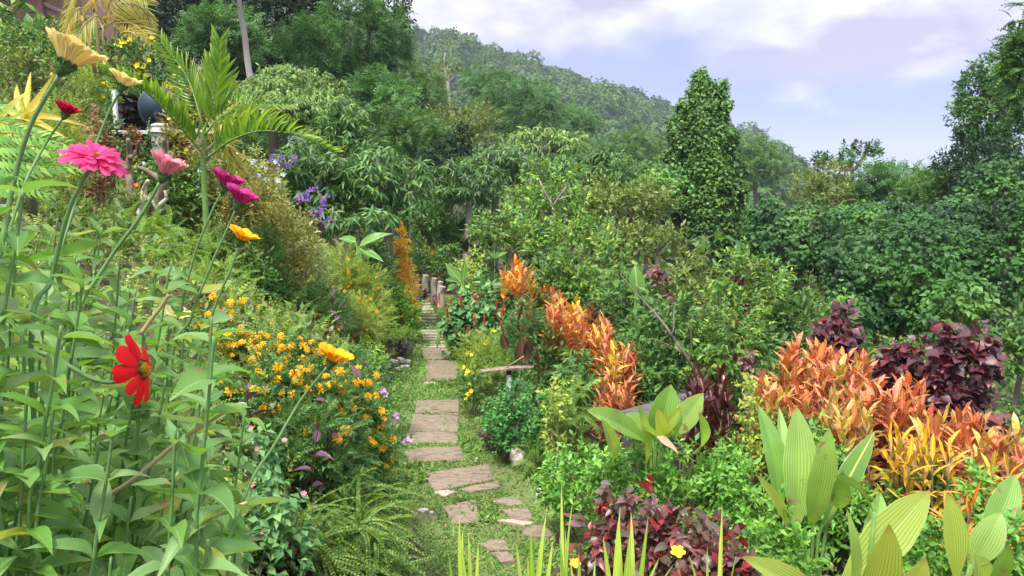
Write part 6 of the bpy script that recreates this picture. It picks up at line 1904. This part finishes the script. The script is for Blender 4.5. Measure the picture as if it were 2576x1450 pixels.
mb = MB(); mb.tube(catmull([(b[0], b[1], bz), at(512, 430, yp), at(513, 370, yp), at(512, 320, yp)], 4), np.linspace(.035, .016, 13), 8); mb.build('stem', M['gstem'], r0)
A = lambda u, v, dY=0: at(u, v, yp + dY)
frond(r0, [A(513, 390), A(470, 340, -.1), A(400, 262, -.25), A(330, 205, -.4), A(262, 185, -.5)], .34, 24, 'palm', up=(.45, -.5, .75), droop=-.1, w=.052, split=.35, lift=1.0, fwd=.45)
frond(r0, [A(513, 330), A(530, 280), A(545, 200, .1), A(552, 100, .15)], .40, 20, 'palm', up=(.6, -1, .1), droop=-.1, w=.05, fwd=.9, split=.7, lift=.3)
frond(r0, [A(512, 330), A(500, 280), A(468, 190, .25), A(405, 105, .4)], .34, 22, 'palm', up=(-.2, -1, .2), droop=.0, w=.024, fwd=.7)
frond(r0, [A(515, 340), A(550, 300), A(620, 262, .1), A(735, 262, .2)], .30, 20, 'palm', up=(0, -1, .5), droop=.1, w=.024, fwd=.8)
frond(r0, [A(520, 400), A(580, 355, -.2), A(660, 330, -.4), A(760, 345, -.5), A(845, 388, -.5)], .36, 26, 'palm', up=(.15, -.5, .8), droop=.0, w=.052, split=.45, lift=.9, fwd=.6)
frond(r0, [A(515, 380), A(560, 350, .2), A(590, 400, .4), A(620, 440, .5)], .26, 12, 'palmy', up=(0, -1, .4), droop=.35, w=.03)
frond(r0, [A(513, 340), A(545, 330, .3), A(580, 290, .5), A(590, 262, .6)], .24, 10, 'palmy', up=(0, -1, .2), droop=.1, w=.03)

yp2 = 13.0
B_ = lambda u, v, dY=0: at(u, v, yp2 + dY)
b = B_(262, 150)
r0 = thing('yellow_palm', 'clump of yellowing areca palm in front of the dark trees', 'palm', (b[0], b[1], min(b[2] - .4, float(hgt(b[0], b[1])))))
mb = MB()
for (u0, v0, u1, v1) in [(255, 190, 235, -40), (262, 185, 262, 60), (272, 180, 290, 60), (240, 185, 205, 40), (280, 175, 335, 95)]:
    mb.tube(*limb(B_(u0, v0), B_(u1, v1), .035, .02, .03), 7)
mb.build('cane', M['tan'], r0)
for pts, ll, key in [([B_(262, 60), B_(300, 10), B_(360, 20, .1), B_(385, 80, .2)], .62, 'palmy'), ([B_(262, 70), B_(300, 50), B_(350, 70, -.2), B_(372, 120, -.3)], .6, 'palmy'), ([B_(235, 10), B_(215, -30), B_(180, 0, .1), B_(160, 60, .2)], .55, 'palmy'),
                     ([B_(262, 60), B_(240, 40, -.3), B_(200, 80, -.4), B_(185, 140, -.5)], .6, 'palmy'), ([B_(290, 60), B_(330, 60, -.2), B_(370, 90, -.3), B_(400, 130, -.4)], .5, 'palmy'), ([B_(280, 100), B_(320, 80, -.4), B_(350, 100, -.5), B_(365, 165, -.6)], .5, 'palmy'),
                     ([B_(262, 60), B_(280, 0, -.3), B_(320, -20, -.3), B_(370, 0, -.3)], .6, 'palmy'), ([B_(235, 30), B_(250, -30, -.3), B_(300, -60, -.3), B_(360, -30, -.3)], .6, 'palmy'), ([B_(215, 50), B_(200, 20, -.3), B_(170, 60, -.3), B_(160, 130, -.3)], .45, 'palmy')]:
    frond(r0, pts, ll * .8, 34, key, up=(0, -.8, .6), droop=.45, w=.022, sub=False, lift=.2)
r1 = thing('grey_pole', 'thin pale pole standing beside the yellow palm', 'pole', B_(340, 190) - (0, 0, .6))
mb = MB(); mb.tube([B_(341, 230), B_(340, 60)], .03, 7); mb.build('pole_shaft', M['barkp'], r1)
r1 = thing('bent_pipe', 'bent grey pipe with a yellow end below the yellow palm', 'pipe', B_(292, 115))
mb = MB(); mb.tube(catmull([B_(283, 122), B_(286, 108), B_(294, 102), B_(302, 112), B_(322, 142)], 4), .03, 7); mb.build('pipe_bend', M['coping'], r1)
mb = MB(); mb.tube([B_(320, 138, -.02), B_(327, 146, -.02)], .035, 7); mb.build('pipe_end', M['p_yellow'], r1)

# bromeliads at the left edge
for lab, u, v, Y, tips in [('yellow bromeliad at the left edge under the cream zinnia', 60, 300, 5.0, [(130, 180, 0), (110, 230, .1), (20, 190, .1), (-20, 250, 0), (70, 170, .2), (150, 270, -.2), (40, 240, -.2), (95, 290, -.3)]), ('red-tipped bromeliad at the left frame edge', -10, 320, 4.6, [(60, 270, -.2), (100, 300, -.2), (50, 210, 0), (40, 330, -.3)])]:
    b = at(u, v, Y); root = thing('bromeliad', lab, 'bromeliad', (b[0], b[1], min(b[2] - .1, float(hgt(b[0], b[1]))+1.2)))
    for (ut, vt_, dY) in tips:
        t = at(ut, vt_, Y + dY); y = t - b; L = np.linalg.norm(y)
        put('leaf', LM['brom'][random.randrange(3)], root, b, y, (0, -1, .6), L, .05)
    mb = MB(); mb.tube([b - (0, 0, .9), b], [.03, .03], 7); mb.build('stem', M['dstem'], root)

# ------------------------------------------------------------------ zinnias in front
def petals(name, mat, kind='petal', flute=.1):
    res = []
    for i in range(3):
        V, U, Tt_ = [], [], []
        rows, cols = 7, 6
        xs, ws = [0, .15, .35, .6, .82, .94, 1], [.3, .45, .68, .95, 1, .82, .45]
        for r in range(rows + 1):
            t = r / rows; w = np.interp(t, xs, ws) * .5
            for j in range(cols + 1):
                a = j / cols * 2 - 1
                tt_2 = t * (1 - .035 * (1 - abs(math.sin(a * 4.2 + i))) * (t > .9)) 
                z = .05 * math.sin(t * 2.6) * (1 - .2 * i) - (.06 + .07 * i) * t ** 3 - .16 * a * a * w * (1 if i != 1 else .4) + .012 * math.sin(a * 9 + i) * t
                V.append((a * w, tt_2, z)); U.append((.5 + .5 * a, t))
        for r in range(rows):
            for j in range(cols):
                a = r * (cols + 1) + j; Tt_ += [(a, a + 1, a + cols + 2), (a, a + cols + 2, a + cols + 1)]
        mb = MB(); mb.add(V, Tt_, U)
        res.append(mb.mesh(name, M[mat]))
    return res
PM = {k: petals('zinnia_petal_' + k, 'p_' + k) for k in ('cream', 'crimson', 'pink', 'rose', 'magenta', 'orange', 'red')}


def zinnia_head(root, c, axis, R, key, n, cup, layers=1, wide=.5, disc_r=.2, droop_seed=0):
    """flower head as one part: disc mesh with sepals; the petals are its sub-parts"""
    ax = nrmz(np.array(axis, float)); ref = nrmz(np.cross(ax, (.3, .9, .2))); ref2 = np.cross(ax, ref)
    r = random.Random(droop_seed)
    mb = MB()
    # sepal cup: overlapping scales
    for lay in range(4):
        for i in range(9):
            a = 2 * math.pi * (i + .5 * lay) / 9
            radv = ref * math.cos(a) + ref2 * math.sin(a)
            p = c - ax * R * (.30 - .07 * lay) + radv * R * (.10 + .03 * lay)
            y = nrmz(ax * .9 + radv * (.45 + .05 * lay))
            mb.leaves(tmpl('round', 3), p[None], y[None], nrmz(radv - ax * .3)[None], np.array([R * .22]), np.array([R * .2]), 0)
    mb.tube([c - ax * R * .42, c - ax * R * .3, c - ax * R * .12, c], [R * .07, R * .15, R * .24, R * .2], 12, 0)
    # disc florets
    K = 70
    for i in range(K):
        a = i * 2.39996; q = math.sqrt((i + .5) / K) * disc_r * R
        radv = ref * math.cos(a) + ref2 * math.sin(a)
        p = c + radv * q + ax * (R * .10 * (1 - (q / (disc_r * R)) ** 2) + .0)
        y = nrmz(ax + radv * .4)
        mb.leaves([tmpl('lance', 2)[0]], p[None], y[None], radv[None], np.array([R * .13]), np.array([R * .05]), 1)
    head = mb.build('flower_head', [M['sepal'], M['disc']], root)
    for lay in range(layers):
        m_ = n if lay == 0 else max(5, int(n * (1 - .16 * lay)))
        for i in range(m_):
            a = 2 * math.pi * (i + .5 * lay) / m_ + r.uniform(-.12, .12)
            radv = ref * math.cos(a) + ref2 * math.sin(a)
            e = cup + lay * .22 + r.uniform(-.10, .14)
            y = nrmz(radv * math.cos(e) + ax * math.sin(e)); nn = ax * math.cos(e) - radv * math.sin(e)
            L = R * (1.0 - .13 * lay) * r.uniform(.9, 1.06)
            put('petal', PM[key][r.randrange(3)], head, c + radv * R * (.17 - .02 * lay) + ax * R * .03 * lay, y, nn + ref * r.uniform(-.12, .12), L * .9, L * wide * r.uniform(.85, 1.1))
    return head


def zinnia(label, nodes_, head=None, leaf_px=125, spacing=.085, start=.1, r0=.0042, skip=.09, ground=True, leaves=True, hair=True, ratio=.42, broad=.3):
    """nodes_: stem path from bottom to top in (u, v, Y)"""
    pts = [at(*q) for q in nodes_]
    Yb = nodes_[0][2]
    b = pts[0]
    gz = float(hgt(b[0], b[1]))
    base = np.array([b[0] - .03, b[1] + .03, min(gz, b[2] - .1)])
    root = thing('zinnia_plant', label, 'zinnia', base)
    P = catmull([base, (base * .45 + b * .55)] + pts, 8) if ground else catmull(pts, 8)
    n = len(P)
    mb = MB(); mb.tube(P, np.linspace(r0 * 1.25, r0 * .8, n) * (1 + .04 * np.sin(np.arange(n) * 1.7)), 8)
    mb.build('stem', M['zstem'], root)
    cum = np.r_[0, np.cumsum(np.linalg.norm(np.diff(P, axis=0), axis=1))]; tot = cum[-1]
    if leaves:
        k = start; j = 0; off = random.uniform(0, 3.1)
        while k < tot - skip:
            p = np.array([np.interp(k, cum, P[:, q]) for q in range(3)])
            p2 = np.array([np.interp(min(tot, k + .02), cum, P[:, q]) for q in range(3)])
            d = nrmz(p2 - p + 1e-6)
            ref = nrmz(np.cross(d, (.2, .9, .3))); ref2 = np.cross(d, ref)
            fade = 1 - .45 * max(0, (k - tot * .6) / (tot * .4))
            L0 = leaf_px * scale_at(nodes_[-1][1], nodes_[-1][2]) * fade
            for sg in (0, math.pi):
                a = off + j * 1.57 + sg + random.uniform(-.25, .25)
                radv = ref * math.cos(a) + ref2 * math.sin(a)
                e = random.uniform(.15, .9)
                y = nrmz(radv * math.cos(e) + d * math.sin(e) - UP * .1)
                nn = nrmz(d * math.cos(e) - radv * math.sin(e) + rng.normal(0, .15, 3))
                L = L0 * random.uniform(.75, 1.2)
                key = 'zbroad' if random.random() < broad else ('zleaf' if random.random() < .9 else 'zyellow')
                put('leaf', LM[key][random.randrange(len(LM[key]))], root, p + radv * r0 * .7, y, nn, L, L * (ratio * 1.35 if key == 'zbroad' else ratio) * random.uniform(.85, 1.1))
            k += spacing * random.uniform(.8, 1.2); j += 1
    if head:
        zinnia_head(root, P[-1] + nrmz(P[-1] - P[-3]) * head['R'] * .42 if head.get('auto', True) else P[-1], **{k_: v_ for k_, v_ in head.items() if k_ != 'auto'})
    return root

def hd(px, v, Y, key, axis, n=12, cup=.6, layers=1, wide=.5, seed=0):
    return dict(disc_r=.1 if layers > 3 else .2, R=px * scale_at(v, Y) / 2, key=key, axis=axis, n=n, cup=cup, layers=layers, wide=wide, droop_seed=seed)

zinnia('tall zinnia with the largest pale yellow flower, top left', [(-60, 900, .95), (0, 640, .98), (30, 480, 1.0), (75, 320, 1.0), (148, 190, 1.0)], hd(178, 165, 1.0, 'cream', (.46, .14, .87), 17, .88, 1, .55, 3), leaf_px=170, r0=.0036, skip=.19)
zinnia('zinnia with the smaller pale yellow flower in front of the palm frond', [(60, 900, 1.35), (130, 700, 1.4), (200, 480, 1.5), (262, 310, 1.55), (300, 232, 1.55)], hd(92, 220, 1.55, 'cream', (.42, .12, .9), 16, .85, 1, .52, 5), leaf_px=120, r0=.0030, skip=.3)
zinnia('zinnia with a dark crimson flower below the largest yellow one', [(-40, 900, 1.2), (10, 640, 1.3), (60, 470, 1.35), (110, 370, 1.4), (156, 300, 1.4)], hd(78, 285, 1.4, 'crimson', (.4, .1, .9), 18, .85, 2, .42, 7), leaf_px=120, r0=.0028, skip=.2)
zinnia('zinnia with a double hot pink flower', [(80, 960, 1.0), (130, 700, 1.05), (170, 540, 1.05), (200, 470, 1.05), (225, 425, 1.05)], hd(150, 400, 1.05, 'pink', (.36, -.22, .9), 16, -.05, 4, .36, 9), leaf_px=150, r0=.0033, skip=.13)
zinnia('zinnia with a closed pale pink flower cup', [(100, 1150, 1.05), (180, 820, 1.15), (270, 660, 1.2), (350, 550, 1.2), (402, 460, 1.2)], hd(122, 430, 1.2, 'rose', (.42, .05, .9), 19, 1.12, 1, .44, 11), leaf_px=140, r0=.0032, skip=.2)
zinnia('zinnia with a magenta flower, upper of the two magenta ones', [(420, 950, 1.5), (455, 780, 1.5), (490, 640, 1.5), (530, 540, 1.5), (556, 488, 1.5)], hd(104, 462, 1.5, 'magenta', (.4, .1, .9), 16, .9, 1, .56, 13), leaf_px=110, r0=.0026, skip=.13)
zinnia('zinnia with a magenta flower, lower of the two magenta ones', [(430, 980, 1.45), (480, 800, 1.45), (530, 670, 1.45), (568, 585, 1.45), (592, 530, 1.45)], hd(104, 510, 1.45, 'magenta', (.42, .1, .9), 16, .88, 1, .56, 17), leaf_px=110, r0=.0026, skip=.13)
zinnia('zinnia with an orange-yellow flower below the magenta ones', [(440, 1100, 1.3), (500, 900, 1.35), (545, 760, 1.35), (580, 680, 1.35), (600, 622, 1.35)], hd(90, 596, 1.35, 'orange', (.42, .08, .9), 17, .8, 1, .52, 19), leaf_px=115, r0=.0026, skip=.13)
zinnia('zinnia with a small cream flower in front of the ferns', [(380, 1300, 1.5), (400, 1100, 1.55), (428, 960, 1.6), (436, 880, 1.6), (440, 812, 1.6)], hd(76, 790, 1.6, 'cream', (.3, -.1, .9), 13, .6, 1, .42, 23), leaf_px=110, r0=.0028, skip=.12)
zinnia('zinnia with a bright red ragged flower facing right', [(-60, 880, .98), (-10, 882, .98), (60, 882, .98), (120, 893, .98), (180, 925, .98), (235, 955, .98), (285, 962, .98), (325, 945, .98)], hd(178, 935, .98, 'red', (.97, .12, .14), 10, -.12, 1, .5, 27), r0=.0032, leaves=False, ground=False)
zinnia('zinnia with an orange-yellow flower in front of the marigolds', [(560, 1500, 1.15), (620, 1240, 1.2), (690, 1120, 1.25), (755, 1010, 1.3), (822, 925, 1.3)], hd(104, 895, 1.3, 'orange', (.42, .06, .9), 17, .82, 1, .56, 29), leaf_px=120, r0=.0028, skip=.2)

# budding and flowerless stems that fill the lower left
ztops = [(0, 340), (60, 420), (150, 500), (230, 530), (330, 570), (430, 620), (520, 760), (600, 920), (640, 1150), (700, 1300)]
where_ = ['left edge', 'below the crimson flower', 'below the hot pink flower', 'left of the red flower', 'above the red flower', 'right of the red flower', 'near the cream flower', 'in the lower left', 'at the bottom edge', 'beside the lantana']
zr = random.Random(77)
kk = 0
spots = []
for i in range(76):
    f = (i * .618034) % 1
    u = -80 + 700 * f ** 1.05
    Yz = zr.choice([.85, 1.0, 1.15, 1.3, 1.5, 1.8, 2.1])
    vt_ = np.interp(u, [q[0] for q in ztops], [q[1] for q in ztops]) + zr.uniform(0, 500) * (1.25 if Yz < 1.1 else .9)
    spots.append((u, vt_, Yz))
spots += [(60, 1180, .9), (200, 1280, .9), (330, 1250, .95), (130, 1050, 1.0), (480, 1330, 1.0), (560, 1400, 1.05), (20, 1350, .85), (420, 1180, 1.1), (250, 1120, 1.05), (120, 700, 1.1), (190, 640, 1.2), (40, 620, 1.0), (600, 1320, 1.2), (520, 1080, 1.4), (350, 980, 1.3), (280, 1400, .85), (400, 1420, .9), (100, 1420, .85)]
for i, (u, vt_, Yz) in enumerate(spots):
    if Yz < 1.1 and 230 < u < 520 and vt_ < 1060:
        Yz = 1.3
    if Yz < 1.6 and vt_ < 640 and u > 60:
        Yz = 1.6
    reg = 'left edge of the zinnia bed' if u < 80 else ('left part of the zinnia bed' if u < 260 else ('middle of the zinnia bed' if u < 430 else 'right side of the zinnia bed'))
    dep = 'in front' if Yz < 1.1 else ('in middle row' if Yz < 1.6 else 'at the back')
    hgt_w = 'tall' if vt_ < 800 else ('knee-high' if vt_ > 1150 else 'medium')
    lean = zr.uniform(20, 90)
    FLW = [(165, 165, 'largest pale yellow bloom'), (310, 215, 'smaller pale yellow bloom'), (175, 285, 'crimson bloom'), (235, 400, 'hot pink bloom'), (428, 430, 'pale pink bloom'), (572, 462, 'upper magenta bloom'), (603, 510, 'lower magenta bloom'), (613, 596, 'upper orange bloom'), (455, 790, 'small cream bloom'), (355, 935, 'red bloom'), (832, 895, 'lower orange bloom'), (655, 1130, 'pink lantana'), (60, 1300, 'bottom left corner'), (330, 1400, 'short dry stalk'), (20, 800, 'left frame edge')]
    nf = min(FLW, key=lambda q: (q[0] - u) ** 2 + (q[1] - vt_) ** 2)
    side_ = ('lower' if vt_ > nf[1] + 60 else 'slightly') + (' left of' if u < nf[0] else ' right of')
    zr_ = zinnia(f'flowerless zinnia stem {dep}, ending {side_} the {nf[2]}', [(u - lean, min(1750, vt_ + 620), Yz), (u - lean * .7, vt_ + 330, Yz), (u - lean * .3, vt_ + 150, Yz), (u, vt_, Yz)], None,
           leaf_px=(165 if Yz < 1.2 else 150) / Yz ** .8, spacing=.05, r0=.0024 if Yz < 1.3 else .0023, skip=.0, start=.2, ratio=.40, broad=.35)
    zr_['group'] = 'flowerless zinnia stems of the foreground bed'
# dry stalks
for lab, q in [('dry tan stalk slanting across the zinnias to upper right', [(180, 1300, 1.0), (330, 1210, 1.0), (450, 1110, 1.0), (562, 1038, 1.0)]), ('short dry stalk slanting above the bottom edge', [(360, 1420, 1.0), (440, 1360, 1.0), (530, 1300, 1.0), (622, 1265, 1.0)]), ('cut pale stalk pointing up below the cream zinnia', [(355, 840, 1.1), (380, 805, 1.1), (408, 768, 1.1), (424, 742, 1.1)])]:
    P = catmull([at(*a_) for a_ in q], 5)
    mb = MB(); mb.tube(P, np.linspace(.0036, .0028, len(P)), 7)
    o = mb.build('dry_stalk', M['tan'], None, origin=P[0]); tag(o, lab, 'stalk')
# bright serrated ferny leaf fan at the left edge
r0 = thing('marigold_foliage', 'bright green cut-leaf fronds at the left frame edge', 'leaves', at(-40, 520, 1.5))
for k, (u, v, u2, v2) in enumerate([(-60, 300, 75, 330), (-60, 340, 150, 350), (-60, 370, 160, 375), (-60, 400, 130, 420), (-60, 390, 90, 470), (-60, 450, 180, 410), (-60, 470, 120, 480), (-50, 290, 40, 270)]):
    for (t_, mt) in ((pinnate_t(13, lw=.055, ll=.22, droop=.15, arch=.1, sweep=.9, taper=.9), 0),):
        mb = MB(); p, q = at(u, v, 1.5), at(u2, v2, 1.45)
        L = np.linalg.norm(q - p)
        mb.leaves([t_], p[None], (q - p)[None], np.array([[.1, -.8, .5]]), np.array([L]), np.array([L * 1.0]))
        mb.build('leaf', M['bright'], r0)
mb = MB(); mb.tube([at(-40, 520, 1.5), at(-60, 400, 1.5), at(-60, 290, 1.5)], .004, 6); mb.build('stem', M['gstem'], r0)

# ------------------------------------------------------------------ air
hm = bpy.data.materials.new('haze_air'); hm.use_nodes = True
ht = hm.node_tree; ht.nodes.clear()
pv = ht.nodes.new('ShaderNodeVolumePrincipled')
pv.inputs['Color'].default_value = (.78, .86, 1.0, 1)
pv.inputs['Density'].default_value = .00042
pv.inputs['Anisotropy'].default_value = .0
oo = ht.nodes.new('ShaderNodeOutputMaterial')
ht.links.new(pv.outputs[0], oo.inputs['Volume'])
mb = MB(); mb.box((0, 1400, 50), (5600, 3400, 166))
hz = mb.build('haze', hm, smooth=False); hz['kind'] = 'stuff'
print('objects', len(S.objects), 'tris', sum(len(m.polygons) for m in bpy.data.meshes))
